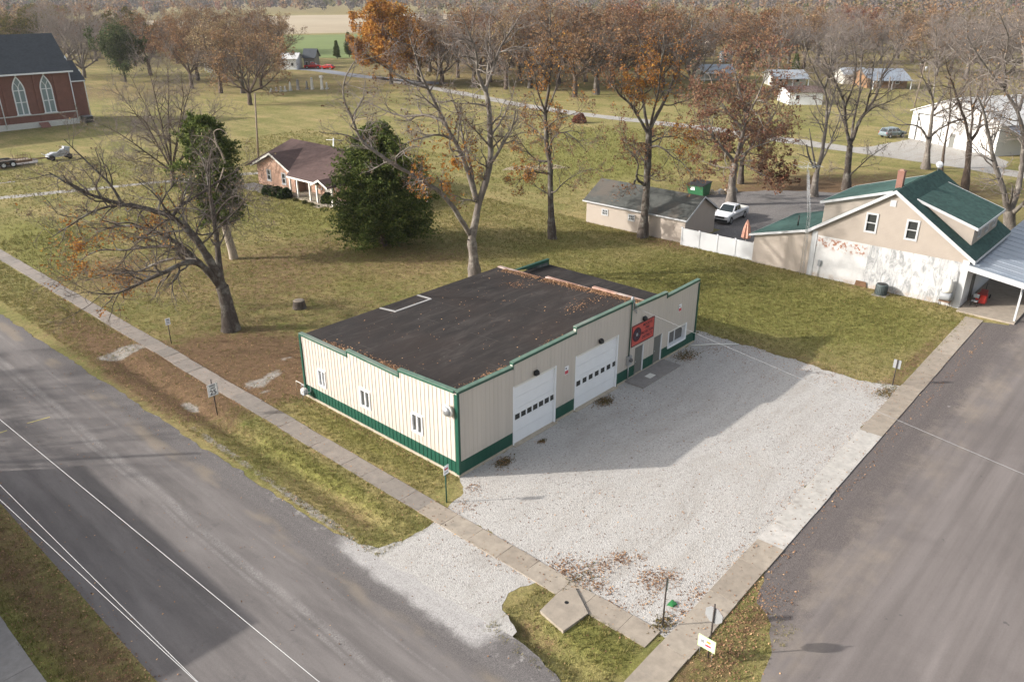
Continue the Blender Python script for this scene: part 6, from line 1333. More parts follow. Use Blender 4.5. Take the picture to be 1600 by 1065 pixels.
hero_tree('bare_tree', 'bare pale tree with a broken dead stub growing beside the steel aerial mast', (1272,307), [
  ([(1272,307),(1273,285),(1276,270)], .42,.34,0),
  ([(1276,270),(1281,252),(1285,235),(1291,192),(1292,157),(1287,138,-.5),(1276,116,-1),(1264,88,-1.6),(1255,60,-2)], .26,.03,17),
  ([(1277,268),(1284,250,.8),(1300,220,1.5),(1312,190,2.2),(1318,150,3)], .16,.03,12),
  ([(1272,262),(1266,250,-.5),(1262,244,-.8),(1260,226,-1)], .16,.07,0), ([(1274,262),(1270,235,.5),(1267,212,.8),(1265,200,1)], .13,.04,2),
  ([(1291,192),(1300,160,1.5),(1308,125,2.4),(1306,85,3)], .14,.03,13), ([(1288,140),(1298,110,-2),(1302,75,-3),(1296,40,-3.4)], .12,.03,12),
  ([(1262,246,-.8),(1252,242,-1.2),(1245,240,-1.6)], .07,.03,2)], GY, TG, [(M['leaf_brown'], .02, .08, None)], 27, 1.0, 1.15, .05)
hero_tree('bare_tree', 'many limbed bare dark tree right of the aerial mast behind the green dormer', (1322,297), [
  ([(1322,297),(1325,258),(1328,228)], .44,.36,0),
  ([(1328,228),(1322,192,-.6),(1320,157,-1),(1306,127,-1.6),(1292,98,-2.2),(1280,65,-3)], .22,.03,17),
  ([(1328,228),(1341,192,.6),(1352,176,1),(1369,150,1.6),(1377,122,2),(1398,86,3),(1414,50,3.6)], .24,.03,19),
  ([(1330,220),(1333,192,1.2),(1344,149,2),(1347,108,2.6),(1352,70,3.2),(1350,30,4)], .18,.03,16),
  ([(1326,275),(1334,268,-1),(1358,247,-2),(1393,222,-3.4)], .11,.025,7),
  ([(1355,173,1),(1374,165,0),(1392,158,-1),(1419,145,-2)], .10,.02,8),
  ([(1324,205,-.4),(1309,171,.6),(1300,145,1.4),(1292,120,2)], .12,.02,11),
  ([(1321,165,-1),(1335,130,-3),(1340,90,-4),(1332,50,-5)], .12,.02,13), ([(1352,176,1),(1362,140,-2),(1365,100,-3),(1372,60,-4)], .12,.02,13),
  ([(1325,268),(1312,262,1),(1300,262,2),(1292,270,3)], .06,.02,4)], O, TG, [(M['leaf_brown'], .015, .08, None)], 28, 1.0, 1.2, .05)
hero_tree('bare_tree', 'smooth bare tree with a clean grey trunk in front of the white barn doors', (1446,264), [
  ([(1446,264),(1449,240),(1452,215)], .42,.36,0),
  ([(1452,215),(1457,185),(1460,165),(1456,145,-.6),(1443,125,-1.2),(1436,100,-2)], .26,.03,14), ([(1452,216),(1465,202,1),(1490,191,2),(1515,182,3),(1530,165,4)], .18,.03,12),
  ([(1451,220),(1440,200,-1),(1425,194,-2),(1408,196,-3),(1390,190,-4)], .16,.02,10), ([(1460,172),(1470,155,1.5),(1482,140,2.2),(1490,110,3)], .15,.03,12),
  ([(1457,160),(1462,120,2),(1458,80,3)], .12,.03,12), ([(1460,180),(1478,170,-2),(1500,165,-3),(1520,140,-4)], .1,.02,10)], GY, TG, None, 29, .9, 1.35, .05)
hero_tree('bare_tree', 'thin bare sapling standing just right of the clean grey trunk', (1471,268), [
  ([(1471,268),(1476,227),(1483,191),(1486,155),(1484,125)], .17,.04,13), ([(1478,222),(1488,210,1),(1498,195,1.5)], .06,.02,6), ([(1482,195),(1474,178,-1),(1470,160,-1.6)], .06,.02,6), ([(1477,230),(1468,215,1),(1460,205,2)], .05,.02,5)], BR, TW, None, 30, .9, 1.1, .06)
hero_tree('bare_tree', 'bare forked brown tree behind the peak of the green dormer roof', (1507,300), [
  ([(1507,300),(1512,260),(1515,222)], .40,.32,0),
  ([(1515,222),(1508,191,-.6),(1493,148,-1.4),(1483,118,-2),(1475,85,-2.6)], .2,.03,15), ([(1515,222),(1529,205,.6),(1533,177,1),(1547,152,1.6),(1560,120,2)], .2,.03,15),
  ([(1516,215),(1520,180,1.5),(1515,140,2.4),(1522,95,3)], .16,.03,14), ([(1530,200),(1545,190,-1.4),(1560,178,-2)], .1,.02,8), ([(1512,200),(1500,185,2),(1485,180,3)], .1,.02,8), ([(1520,170),(1535,130,-3),(1540,85,-4)], .1,.02,11)], BR, TW, [(M['leaf_brown'], .02, .09, None)], 31, .9, 1.3, .04)
hero_tree('bare_tree', 'massive bare tree with three trunks standing behind the porch roof', (1578,375), [
  ([(1578,375),(1577,350),(1577,328)], .62,.50,0),
  ([(1576,330),(1569,300,-.5),(1556,262,-.8),(1545,215,-1),(1536,172,-1.4),(1528,150,-2)], .32,.05,14), ([(1578,330),(1590,300,.5),(1597,270,.8),(1601,215,1),(1592,173,1),(1573,138,.6),(1542,98,0),(1515,55,-.6)], .32,.04,22),
  ([(1580,335),(1592,325,-1),(1612,305,-2),(1640,280,-3)], .26,.05,10), ([(1592,173,1),(1605,130,2),(1600,80,3),(1590,40,4)], .16,.03,15),
  ([(1573,138,.6),(1568,100,-2),(1575,60,-3),(1560,25,-4)], .13,.03,13), ([(1548,230,-1),(1560,200,1),(1568,170,2)], .1,.03,6), ([(1570,140),(1555,138,2),(1535,145,3),(1515,140,4)], .1,.02,9), ([(1576,322),(1582,305,-1.6),(1583,290,-2)], .14,.06,2)], GY, TG, [(M['leaf_rust'], .02, .09, None)], 32, 1.0, 1.3, .05)
hero_tree('fan_tree', 'fine twigged bare tree spreading like a fan left of the cedar with the pale trunk', (272,292), [
  ([(272,292),(270,275),(268,262)], .30,.26,0),
  ([(268,262),(258,222,-.4),(250,180,-.8),(240,135,-1.2),(230,98,-1.6)], .13,.02,24), ([(268,262),(265,215),(263,170,.4),(262,130,.8),(260,95,1)], .13,.02,24), ([(269,262),(278,225,.6),(287,180,1.2),(298,140,1.8),(308,108,2.2)], .13,.02,24),
  ([(267,264),(250,232,1),(228,200,2),(200,165,3),(180,140,3.4)], .12,.02,24), ([(266,266),(240,245,-1),(212,225,-2),(185,208,-3),(160,195,-3.4)], .11,.02,22), ([(270,263),(287,240,-1),(310,205,-2),(330,180,-3),(350,165,-3.4)], .11,.02,22),
  ([(268,262),(245,200,2.5),(220,150,4),(205,120,4.6)], .11,.02,22), ([(269,262),(280,205,-2.5),(290,155,-4),(285,115,-4.6)], .11,.02,22), ([(266,265),(235,255,1),(205,250,2),(180,245,3)], .09,.02,18), ([(270,264),(295,235,2),(325,215,3.4),(345,205,4)], .09,.02,18), ([(267,264),(245,222,-3),(225,185,-4.6),(205,175,-5.4)], .09,.02,20)],
  BR, TG, None, 33, 1.0, 1.0, .09, tw=.013)
def cedar(name, lab, base_px, H, prof, seed, trunk=M['bark_brown'], tr=.28, n=900, lean=(0,0), dead=None, clear=.1):
    """evergreen: short tiers of drooping sprays; prof gives crown radius at height fraction"""
    r = np.random.default_rng(seed); base = G(*base_px); t = thing(name, lab, 'tree', tuple(base)); tk = Parts(); cr = Parts()
    z = np.linspace(0, H*.97, 14); Q = np.stack([lean[0]*z/H, lean[1]*z/H, z-.1], 1)+r.normal(0, .03, (14,3)); V, F = tube_arrays(Q[None], np.linspace(tr*1.25, .03, 14)[None], 9); tk.add(V, F, trunk)
    h = clear+(1-clear)*r.random(n)**.9; R = np.interp(h, [p[0] for p in prof], [p[1] for p in prof]); az = r.random(n)*2*PI
    R = R*(.74+.18*np.sin(3*az+seed+h*4)+.16*np.sin(5*az+h*13))*r.uniform(.78,1.08,n)
    P = np.stack([np.interp(h*H, z, Q[:,0]), np.interp(h*H, z, Q[:,1]), h*H-.15*R], 1); D = np.stack([np.cos(az), np.sin(az), .35+.5*h+0*az], 1); L = np.maximum(R, .3)
    b1, q1 = grow(P, D, L, np.full(n, .022), 6, .12, (0,0,-.03), r); V, F = tube_arrays(b1, q1, 3); tk.add(V, F, trunk)
    k = 20; P2, D2, L2, R2 = spawn(b1, q1, k, r, .28, (42,18), (.20,.2), .5, flat=.5); L2 = np.clip(L2, .2, .75); b2, _ = grow(P2, D2, L2, R2, 3, .15, (0,0,.12), r)
    C = np.concatenate([b2.reshape(-1,3), b1[:,-1]]); C = np.repeat(C, 3, 0)+r.normal(0, .09, (3*len(C),3))*np.array([1,1,.6]); V, F = leaf_quads(C, .13, r, .40); cr.add(V, F, M['cedar_leaf'], False)
    if dead:
        for (px, rr) in dead: Q, RR = resample([T(x, y, base, o) for x, y, o in px], np.linspace(rr, .015, len(px)), 10); V, F = tube_arrays((Q-base)[None], RR[None], 6); tk.add(V, F, M['bark_pale'])
    tk.build('trunk', t, (0,0,0)); cr.build('crown', t, (0,0,0)); return t
cedar('cedar_tree', 'big dense dark green cedar standing right of the brick bungalow', (600,384), 11.2, [(0,5.2),(.1,6.2),(.3,6.3),(.5,5.4),(.68,4.0),(.82,3.0),(.93,2.0),(1,.7)], 41, n=860, clear=.05)
cedar('cedar_tree', 'ragged cedar with a pale bare lower trunk and whitish dead top branches', (365,404), 12.6, [(0,.6),(.2,1.2),(.32,2.6),(.5,3.4),(.7,3.6),(.85,2.6),(.95,1.6),(1,.4)], 42, M['bark_pale'], .33, 330, (-1.0,.6), clear=.26,
  dead=[([(352,255,-2.6),(345,235,-2.8),(332,215,-3),(318,212,-3.2),(300,212,-3.4)], .09), ([(335,216,-3),(340,230,-3.2),(328,236,-3.4)], .06), ([(338,220,-3),(332,205,-3.1),(345,200,-3.2),(356,212,-3.3)], .05), ([(350,262,-2.5),(344,280,-3),(336,300,-3.5)], .08)])
# ------------------------------------------------------------------ background trees
def bg_proto(name, kind, H, seed):
    r = np.random.default_rng(seed); t = thing(name, 'tree', 'tree', (0,0,0)); tk = Parts(); cr = Parts()
    spec = {'rust': (M['bark_brown'], M['twig'], [(M['leaf_rust'], 1.6, .155)], .9, 7), 'brown': (M['bark_oak'], M['twig'], [(M['leaf_brown'], 1.15, .155), (M['leaf_rust'], .45, .155)], 1.0, 7), 'bare': (M['bark_grey'], M['twig_grey'], [(M['leaf_brown'], .02, .15)], .95, 8),
            'gold': (M['bark_oak'], M['twig'], [(M['leaf_gold'], 5.5, .20)], .95, 11), 'red': (M['bark_brown'], M['twig'], [(M['leaf_red'], 2.2, .19)], .9, 8), 'olive': (M['bark_brown'], M['twig'], [(M['leaf_olive'], 2.4, .19)], .95, 8), 'green': (M['bark_oak'], M['twig'], [(M['leaf_green'], 2.0, .25)], .9, 8)}[kind]
    bark, twig, lv, spread, nl = spec; hf = H*r.uniform(.14, .24); r0 = H/46
    z = np.linspace(0, hf, 6); Q = np.stack([np.cumsum(r.normal(0,.05,6)), np.cumsum(r.normal(0,.05,6)), z], 1); V, F = tube_arrays(Q[None], np.linspace(r0*1.3, r0*.85, 6)[None], 8); tk.add(V, F, bark)
    az = 2*PI*(np.arange(nl)+r.uniform(-.25,.25,nl))/nl; el = r.uniform(.3, 1.35, nl)*np.where(np.arange(nl) % 3 == 0, 1.12, .9); el = np.clip(el, .2, 1.45)
    D = np.stack([np.cos(az)*np.cos(el)*spread, np.sin(az)*np.cos(el)*spread, np.sin(el)], 1); L = (H-hf)*(.62+.38*np.sin(el))*r.uniform(.85, 1.02, nl)
    P = np.repeat(Q[-1:], nl, 0)-np.array([0,0,1])*r.uniform(0, hf*.25, nl)[:,None]
    b0, q0 = grow(P, D, L, np.full(nl, r0*.55), 10, .10, (0,0,.05), r, .9); V, F = tube_arrays(b0, q0, 6); tk.add(V, F, bark)
    P1, D1, L1, R1 = spawn(b0, q0, 11, r, .18, (48,14), (.28,.18), .55, .03); b1, q1 = grow(P1, D1, L1, R1, 7, .18, (0,0,.05), r); V, F = tube_arrays(b1, q1, 4); cr.add(V, F, bark)
    tw = .022 if kind == 'bare' else .017
    P2, D2, L2, R2 = spawn(b1, q1, 6, r, .2, (45,14), (.45,.3), .55, tw); b2, q2 = grow(P2, D2, L2, R2, 5, .2, (0,0,.06), r, .5); V, F = tube_arrays(b2, q2, 3); cr.add(V, F, twig)
    k3 = 6 if kind == 'bare' else 4
    P3, D3, L3, R3 = spawn(b2, q2, k3, r, .2, (42,14), (.45,.35), .7, tw*.7); b3, q3 = grow(P3, D3, L3, R3, 4, .2, (0,0,.06), r, .4); V, F = tube_arrays(b3, q3, 3); cr.add(V, F, twig)
    tips = np.concatenate([b3[:,-1], b3[:,2], b2[:,-1]])
    for mat, am, size in lv:
        n = int(len(tips)*am); s = tips[r.integers(0, len(tips), n)]+r.normal(0, .28, (n,3))
        # clumps: some branches have kept their leaves, some are bare
        if kind in ('rust','brown'):
            ph = np.sin(s[:,0]*.9+seed)+np.sin(s[:,1]*.8+seed*2)+np.sin(s[:,2]*.7+seed*3); s = s[ph+r.normal(0,.5,n) > -.5]
        V, F = leaf_quads(s, size, r, .75); cr.add(V, F, mat, False)
    if kind in ('gold', 'green', 'red'):
        n = {'gold': 15000, 'green': 6000, 'red': 3500}[kind]; d = unit(r.normal(size=(n,3))); lob = 1+.13*np.sin(3.1*d[:,0]+seed)+.12*np.sin(4.3*d[:,1]+2*seed)+.10*np.sin(5.2*d[:,2]+seed); q = d*(.45+.55*r.random(n)**.6)[:,None]*lob[:,None]*np.array([.37,.37,.38])*H+np.array([0,0,.60*H])
        ph = np.sin(q[:,0]*1.5+seed)+np.sin(q[:,1]*1.4)+np.sin(q[:,2]*1.6); q = q[ph+r.normal(0,.6,n) > -.9]; V, F = leaf_quads(q, .21, r, .75); cr.add(V, F, lv[0][0], False)
    tk.build('trunk', t, (0,0,0)); cr.build('crown', t, (0,0,0)); return t
PROTO = {k: [bg_proto('background_tree', k, 18.0, 100+17*i+j) for j in range(n)] for i, (k, n) in enumerate((('rust',5),('brown',3),('bare',4),('gold',1),('red',1),('olive',1),('green',1)))}
HT = 18.0; used = set()
def bg_tree(px, py, H, kind, lab, group, r, wide=1.0):
    ps = PROTO[kind]; p = ps[r.integers(0, len(ps))]; c = G(px, py); s = H/HT; sc = (s*wide, s*wide, s)
    nm = {'gold': 'maple_tree', 'green': 'broadleaf_tree', 'olive': 'broadleaf_tree', 'red': 'red_tree', 'bare': 'bare_tree'}.get(kind, 'autumn_tree')
    if p.name not in used:
        used.add(p.name); p.location = c; p.rotation_euler = (0,0,r.uniform(0,6.28)); p.scale = sc; o = p; o['label'] = lab
        if group: o['group'] = group
    else: o = copy_tree(p, c, r.uniform(0,6.28), sc, lab, group)
    if not group and 'group' in o: del o['group']
    o.name = nm; return o
r = np.random.default_rng(77)
KW = {'rust': 'rust leafed', 'brown': 'brown leafed', 'bare': 'bare grey', 'olive': 'olive leafed', 'red': 'red leafed', 'green': 'green leafed', 'gold': 'golden'}
bg_tree(612, 132, 20.5, 'gold', 'dense golden orange maple standing alone by the bluish far road', None, r, 1.02)
bg_tree(505, 118, 23, 'bare', 'giant leafless tree in front of the red cars', None, r, 1.25)
bg_tree(458, 109, 15, 'rust', 'narrow rust tree just left of the white shed', None, r, .6)
bg_tree(166, 132, 14, 'green', 'round green leafed tree behind the church end', None, r, 1.0)
bg_tree(196, 128, 15.5, 'green', 'taller dark green tree right of the church', None, r, .9)
bg_tree(148, 136, 11, 'olive', 'small olive tree at the church corner', None, r, 1.0)
bg_tree(60, 92, 19, 'olive', 'yellowish tree showing above the church roof', None, r, 1.1)
bg_tree(1374, 76, 17.5, 'red', 'dark red crown standing out in the woods above the long house', None, r, 1.2)
bg_tree(1458, 66, 14, 'green', 'single green crown among the grey woods at the right', None, r, 1.2)
def zone(items, place, gname):
    for (px, py, H, kind) in items:
        bg_tree(px, py, H, kind, f'{KW[kind]} tree {place}', f'{KW[kind]} trees {gname}', r, r.uniform(1.0, 1.4))
zone([(104,118,21,'bare'),(132,122,20,'bare'),(82,108,19,'bare'),(112,100,21,'bare')], 'with slim trunks rising behind the church', 'behind the church')
zone([(12,92,18,'rust'),(34,84,17,'rust'),(235,118,17,'rust'),(262,126,17,'rust'),(300,138,17,'rust'),(345,146,18,'rust'),(392,164,17.5,'rust'),(424,152,17,'rust'),(372,124,18,'rust'),(322,112,19,'brown'),(245,100,19,'brown'),(412,120,19,'brown'),(285,106,19,'brown'),(360,100,20,'brown'),(212,104,17,'brown'),(440,100,17,'rust'),(270,92,18,'bare'),(338,92,18,'bare'),(400,95,18,'bare')], 'around the churchyard left of the giant leafless tree', 'around the churchyard')
B = [(655,128,17,'rust'),(690,132,18,'rust'),(672,112,19,'bare'),(715,122,19,'rust'),(740,136,18,'bare'),(765,128,19,'rust'),(790,140,19,'rust'),(812,126,20,'brown'),(700,104,18,'bare'),(735,100,18,'rust'),(770,104,19,'brown'),(800,106,20,'bare'),(645,108,15,'bare'),(828,138,20,'brown'),(780,118,20,'rust'),(750,114,17,'red')]
zone([(150,96,19,'bare'),(178,88,19,'rust'),(205,90,18,'olive'),(232,84,18,'bare'),(256,80,17,'rust'),(292,78,18,'brown'),(316,82,18,'rust'),(342,80,18,'bare'),(366,84,18,'rust'),(392,80,18,'brown'),(418,84,17,'rust'),(120,84,18,'rust'),(92,80,18,'olive'),(62,76,18,'bare'),(30,74,18,'rust'),(4,78,18,'brown'),(-20,84,18,'rust'),(278,100,17,'rust'),(310,126,17,'brown'),(352,128,17,'rust'),(408,138,16.5,'rust'),(380,146,16.5,'brown')], 'in the leafy belt between the church and the fields', 'between the church and the fields')
zone(B, 'in the woods between the golden maple and the lane bend', 'between the golden maple and the lane')
Cz = [(850,142,20,'rust'),(872,132,21,'brown'),(897,152,22,'rust'),(915,128,20,'bare'),(932,148,21,'brown'),(955,134,20,'rust'),(978,126,20,'red'),(995,142,20,'rust'),(1015,124,21,'bare'),(1035,138,20,'rust'),(1058,126,20,'brown'),(1078,140,18,'bare'),(860,112,21,'rust'),(890,108,21,'bare'),(925,104,21,'rust'),(960,106,20,'brown'),(990,100,20,'rust'),(1020,100,19,'olive'),(1050,98,19,'rust'),(842,100,20,'brown'),(908,92,20,'brown'),(1075,106,19,'rust'),(1160,106,20,'rust'),(1182,112,20,'rust'),(1206,104,20,'rust'),(1180,92,19,'brown'),(1150,84,19,'bare'),(1122,72,17,'rust'),(1100,68,16,'bare'),(1145,70,18,'rust'),(1040,84,18,'bare'),(975,84,19,'rust')]
zone(Cz, 'in the rust woods across the lane above the tan garage', 'across the lane above the garage')
Dz = [(1215,116,19,'bare'),(1232,100,19,'bare'),(1255,108,19,'rust'),(1278,100,19,'bare'),(1300,112,19,'bare'),(1322,100,18,'rust'),(1345,96,18,'bare'),(1440,112,18,'rust'),(1425,98,18,'rust'),(1402,92,18,'brown'),(1376,100,17,'bare'),(1462,120,19,'bare'),(1485,112,19,'bare'),(1508,124,19,'bare'),(1532,116,19,'bare'),(1556,124,19,'bare'),(1580,116,19,'rust'),(1604,128,19,'bare'),(1470,96,18,'brown'),(1496,92,18,'bare'),(1522,96,18,'brown'),(1550,92,18,'bare'),(1576,96,18,'bare'),(1602,96,18,'brown'),(1628,110,19,'bare'),(1244,84,18,'rust'),(1270,80,18,'bare'),(1296,84,18,'rust'),(1322,78,17,'red'),(1348,76,17,'rust'),(1404,76,17,'bare'),(1430,78,17,'brown'),(1484,76,16,'bare'),(1512,72,16,'olive'),(1540,74,16,'olive'),(1566,72,16,'brown'),(1592,76,16,'rust'),(1220,76,18,'brown')]
zone(Dz, 'in the grey brown woods behind the far houses and barn', 'behind the far houses and barn')
for i, (px, py, H, lab) in enumerate(((546,90,8.5,'dark young cedar at the right edge of the green field'),(560,96,7.5,'dark cedar bush left of the golden maple'),(527,92,6,'small dark cedar below the green field'),(1000,118,11,'dark broad evergreen among the rust woods'),(1240,128,7,'squat dark evergreen behind the pale trailer home'))):
    c = cedar('cedar_tree', lab, (px, py), H, [(0,.22*H),(.15,.27*H),(.45,.24*H),(.75,.13*H),(1,.02*H)], 60+i, n=260, tr=.15)
for k, (x, y, H) in enumerate(((-28,41,14),(-31.5,50,15),(-27,31,12))):
    o = bg_tree(800, 300, H, 'bare', 'bare roadside tree across the street beyond the left edge', 'bare roadside trees across the street', r); o.location = (x, y, 0)
# bushes
def bush(lab, c, R, mat, seed, size=.10, n=2600, group=None, flat=1.0):
    r = np.random.default_rng(seed); d = unit(r.normal(size=(n,3))); d[:,2] = np.abs(d[:,2])*1.0; rad = R*(.72+.28*r.random(n))*(1+.10*np.sin(4*d[:,0]+seed)+.08*np.sin(5*d[:,1]+2))
    C = d*rad[:,None]*np.array([1,1,flat])+np.array([0,0,R*.12]); V, F = leaf_quads(C, size, r, .7); t = thing('bush', lab, 'bush', tuple(c), 0, group)
    fast_mesh('foliage', V, F, [mat], parent=t)
    mb = MB(); 
    for k in range(5): mb.tube([(0,0,-.05),(R*.3*math.cos(k*1.26),R*.3*math.sin(k*1.26),R*.8)], .03, M['bark_brown'], 5)
    mb.build('stem', t, False); return t
bush('round dark red bush alone on the lawn below the pale lane', G(905,192), 1.45, M['leaf_red'], 1, .14)
for k, (px, py) in enumerate(((421,304),(432,306),(445,309.5))): bush('clipped dark green ball bush in the row below the bungalow windows', G(px,py), .92, M['boxwood'], 10+k, .09, 2400, 'clipped bushes below the bungalow windows', 1.15)
bush('clipped dark bush beside the bungalow porch steps', G(513,318), .95, M['boxwood'], 15, .09, 2400, None, 1.15)
bush('thin yellow young bush on the far side of the pale lane', G(1222,209), .8, M['leaf_gold'], 16, .16, 500, None, 1.5)
for k, (px, py, R_) in enumerate(((462,314,.3),(476,318,.35),(488,322,.3))): bush('low dry plant in the bed along the bungalow porch', G(px,py), R_, M['leaf_olive'], 30+k, .07, 400, 'dry plants along the bungalow porch')
# ------------------------------------------------------------------ far woods: one mass
def far_woods():
    r = np.random.default_rng(5); N = 9000; V_, Q_, M_ = [], [], []; n0 = 0; mats = [M['leaf_rust'], M['leaf_brown'], M['wood_mauve'], M['leaf_olive'], M['leaf_red'], M['leaf_green']]
    yy = -11.2+ (1/(r.uniform(1/86., 1/5.2, N)))    # denser with distance
    xx = r.uniform(-120, 1720, N)
    keep = np.ones(N, bool)
    for x0, x1, y0, y1 in ((40,330,33,64),(270,655,20,60),(420,660,46,100),(560,740,19,40),(1030,1215,22,42),(-200,640,60,90)): keep &= ~((xx > x0) & (xx < x1) & (yy > y0) & (yy < y1))
    for px, py in zip(xx[keep], yy[keep]):
        c = G(px, py); H = r.uniform(11, 18); R_ = H*r.uniform(.26, .38); d = c[0:2]-CAM[:2]; dist = np.hypot(*d); k = int(np.clip(190*300/dist, 50, 170)); s = np.clip(dist/900, .45, 1.7)
        q = unit(r.normal(size=(k,3)))*(.45+.55*r.random((k,1))**.5)*np.array([R_, R_, H*.42])+np.array([c[0], c[1], H*.56])
        v, f = leaf_quads(q, s, r, .8); V_.append(v); Q_.append(f+n0); n0 += len(v); m = r.choice(6, p=[.20,.24,.42,.07,.03,.04]); M_.append(np.full(k, m))
    o = fast_mesh('far_woods', np.concatenate(V_), np.concatenate(Q_), mats, np.concatenate(M_)); return tag(o, 'hazy wooded skyline of mauve and rust crowns beyond the fields', 'woods', kind='stuff')
M['wood_mauve'] = leaf_mat('mauve_grey_twigs', [(0,(.075,.062,.058)),(.6,(.125,.104,.096)),(1,(.17,.142,.13))], .1)
far_woods()
# ------------------------------------------------------------------ loose leaves and grass
def field(L, x, y):
    a = np.zeros_like(x)
    for cx, cy, rx, ry, k in L: a += k*blob(x, y, cx, cy, rx, ry)
    return a
def on_paving(x, y):
    road = (x < -6.9+.012*0) & (x > -16.5); side = (y < -14.75) & (x > 1.5); lot = (x > -2.3) & (x < 24.7) & (y < -.1) & (y > -13.5); shop_ = (x > -.1) & (x < 23.2) & (y > -.2) & (y < 13.5)
    walk = (x > -3.4) & (x < -2.1); walk2 = (y < -13.3+.02*x*.0) & (y > -14.9) & (x > -5) & (x < 41); drive = (x > -7) & (x < -3.2) & (y < -1.9) & (y > -8.2); far_ = (x < -19.0)
    lid_ = (x > -4.8) & (x < -2.6) & (y > -10.7) & (y < -9.3)
    return road | side | lot | shop_ | walk | walk2 | drive | far_ | lid_
def scatter_leaves(name, C, size, seed, lab, cat='leaves'):
    r = np.random.default_rng(seed); n = len(C); a0 = r.random(n)*2*PI; tilt = r.normal(0, .3, (n,2)); s = size*(.55+.9*r.random(n))
    a = np.stack([np.cos(a0), np.sin(a0), tilt[:,0]], 1)*s[:,None]; b = np.stack([-np.sin(a0), np.cos(a0), tilt[:,1]], 1)*s[:,None]*.65
    C = C+np.array([0,0,1])*(np.abs(tilt).sum(1)*s*.6+.004)[:,None]
    V = np.stack([C-a, C+b, C+a, C-b], 1).reshape(-1,3); o = fast_mesh(name, V, np.arange(4*n).reshape(-1,4), [M['litter']]); return tag(o, lab, cat, kind='stuff')
r = np.random.default_rng(31); pts = []
def put_leaves(x, y, z=0.0): pts.append(np.stack([x, y, z-ditch(x, y)], 1))
for cx, cy, rx, ry, k in LIT:
    if cx > 50: continue
    n = int(min(11000, 70*rx*ry*k)); put_leaves(r.normal(cx, rx*.75, n), r.normal(cy, ry*.75, n))
n = 9000; put_leaves(r.uniform(-7, 46, n), r.uniform(-13, 60, n)); n = 2600; put_leaves(r.uniform(-19, -16.2, n), r.uniform(-14, 16, n))
def spot(px, py, rad, n, el=1.0): c = G(px, py); n = int(n*.85); put_leaves(r.normal(c[0], rad*.5, n), r.normal(c[1], rad*.5*el, n), .012)
for px, py, rad, n in ((1020,908,.8,420),(1045,900,.5,160),(970,872,.55,220),(920,895,1.0,320),(890,880,1.0,160),(880,895,.6,160),(960,950,.5,120),(1000,870,.4,60),(940,880,.5,120),(1075,960,.7,140),(1090,930,.8,160),(935,915,.4,80),(1010,940,.4,40),(955,925,.35,50),(870,885,.7,120),(1190,590,1.2,60),(1150,560,1.6,110),(1180,540,1.4,120),(1120,545,1.1,160),(1300,590,1.4,130),(1350,605,1.3,150),(1240,575,1.6,140),(846,690,.22,30),(785,722,.5,130),(945,628,.5,70),(1075,560,1.0,130),(1280,640,1.5,40),(1200,700,3.5,110),(1060,800,4,160),(900,780,4,150),(1000,650,4,140),(740,760,.6,90),(725,790,.7,110),(1160,975,1.0,420),(1140,1010,.9,300),(1180,940,1.2,260),(1130,1040,.9,240),(1200,920,1.5,160),(640,800,1.5,50),(700,860,2,50)): spot(px, py, rad, n)
for s0 in (-2.25, -3.35, -3.45): n = 500; put_leaves(r.normal(s0, .16, n), r.uniform(-13, 45, n), .02)
n = 700; put_leaves(r.uniform(-2, 41, n), r.normal(-13.25, .22, n), .03); n = 500; put_leaves(r.uniform(-2, 38, n), r.normal(-15.0, .12, n), .03); n = 500; put_leaves(r.uniform(-3, 40, n), r.uniform(-14.9, -13.4, n), .065); n = 500; put_leaves(r.uniform(-3.4, -2.2, n), r.uniform(-12, 50, n), .05)
n = 600; put_leaves(r.normal(-.35, .2, n), r.uniform(0, 13, n)); n = 900; put_leaves(r.uniform(0, 24, n), r.normal(14.0, .5, n)); n = 500; put_leaves(r.normal(-6.75, .25, n), r.uniform(-1, 40, n), .02); n = 700; put_leaves(r.normal(-16.6, .25, n), r.uniform(-14, 18, n), .02); n = 700; put_leaves(r.normal(42.1, .4, n), r.uniform(-11, 5, n)); n = 900; put_leaves(r.normal(43.0, .5, n), r.uniform(12, 25, n)); n = 400; put_leaves(r.uniform(-16, -7, n), r.uniform(-12, 30, n), .02)
C = np.concatenate(pts); C = C[~((C[:,0] > -.05) & (C[:,0] < 23.05) & (C[:,1] > -.02) & (C[:,1] < 13.35))]
scatter_leaves('fallen_leaves', C, .036, 3, 'brown fallen leaves scattered over lawn, gravel and walks')
pts = []
def roof_leaves(x, y): pts.append(np.stack([x, y, roof_z(y)+.004+np.abs(r.normal(0, .025, len(x)))], 1))
for y0, y1, n in ((.6,4.6,1900),(4.8,8.8,2200),(9.2,12.6,900)): roof_leaves(17.18-np.abs(r.normal(0,.32,n)), r.uniform(y0,y1,n))
for x0, x1, n, wd in ((.4,3.2,450,.28),(2.6,4.2,520,.3),(5.2,7.6,300,.25),(7.6,9.6,750,.34),(10,12.6,260,.22),(12.8,14.6,420,.32),(14.8,16.8,650,.35)): roof_leaves(r.uniform(x0,x1,n), .2+np.abs(r.normal(0,wd,n)))
for y0, y1, n in ((4.3,6.4,480),(6.4,9.2,260),(9.2,11.6,240),(1.5,4.0,90)): roof_leaves(.25+np.abs(r.normal(0,.22,n)), r.uniform(y0,y1,n))
n = 260; roof_leaves(r.uniform(.4,17,n), r.uniform(.4,13,n)); n = 160; roof_leaves(r.normal(14.2,.9,n), r.normal(3.4,.35,n)); n = 120; roof_leaves(r.normal(15.0,.5,n), r.normal(9.5,.4,n))
C = np.concatenate(pts); C = C[(C[:,0] < 17.19) & (C[:,0] > .2) & (C[:,1] < 13.3)]
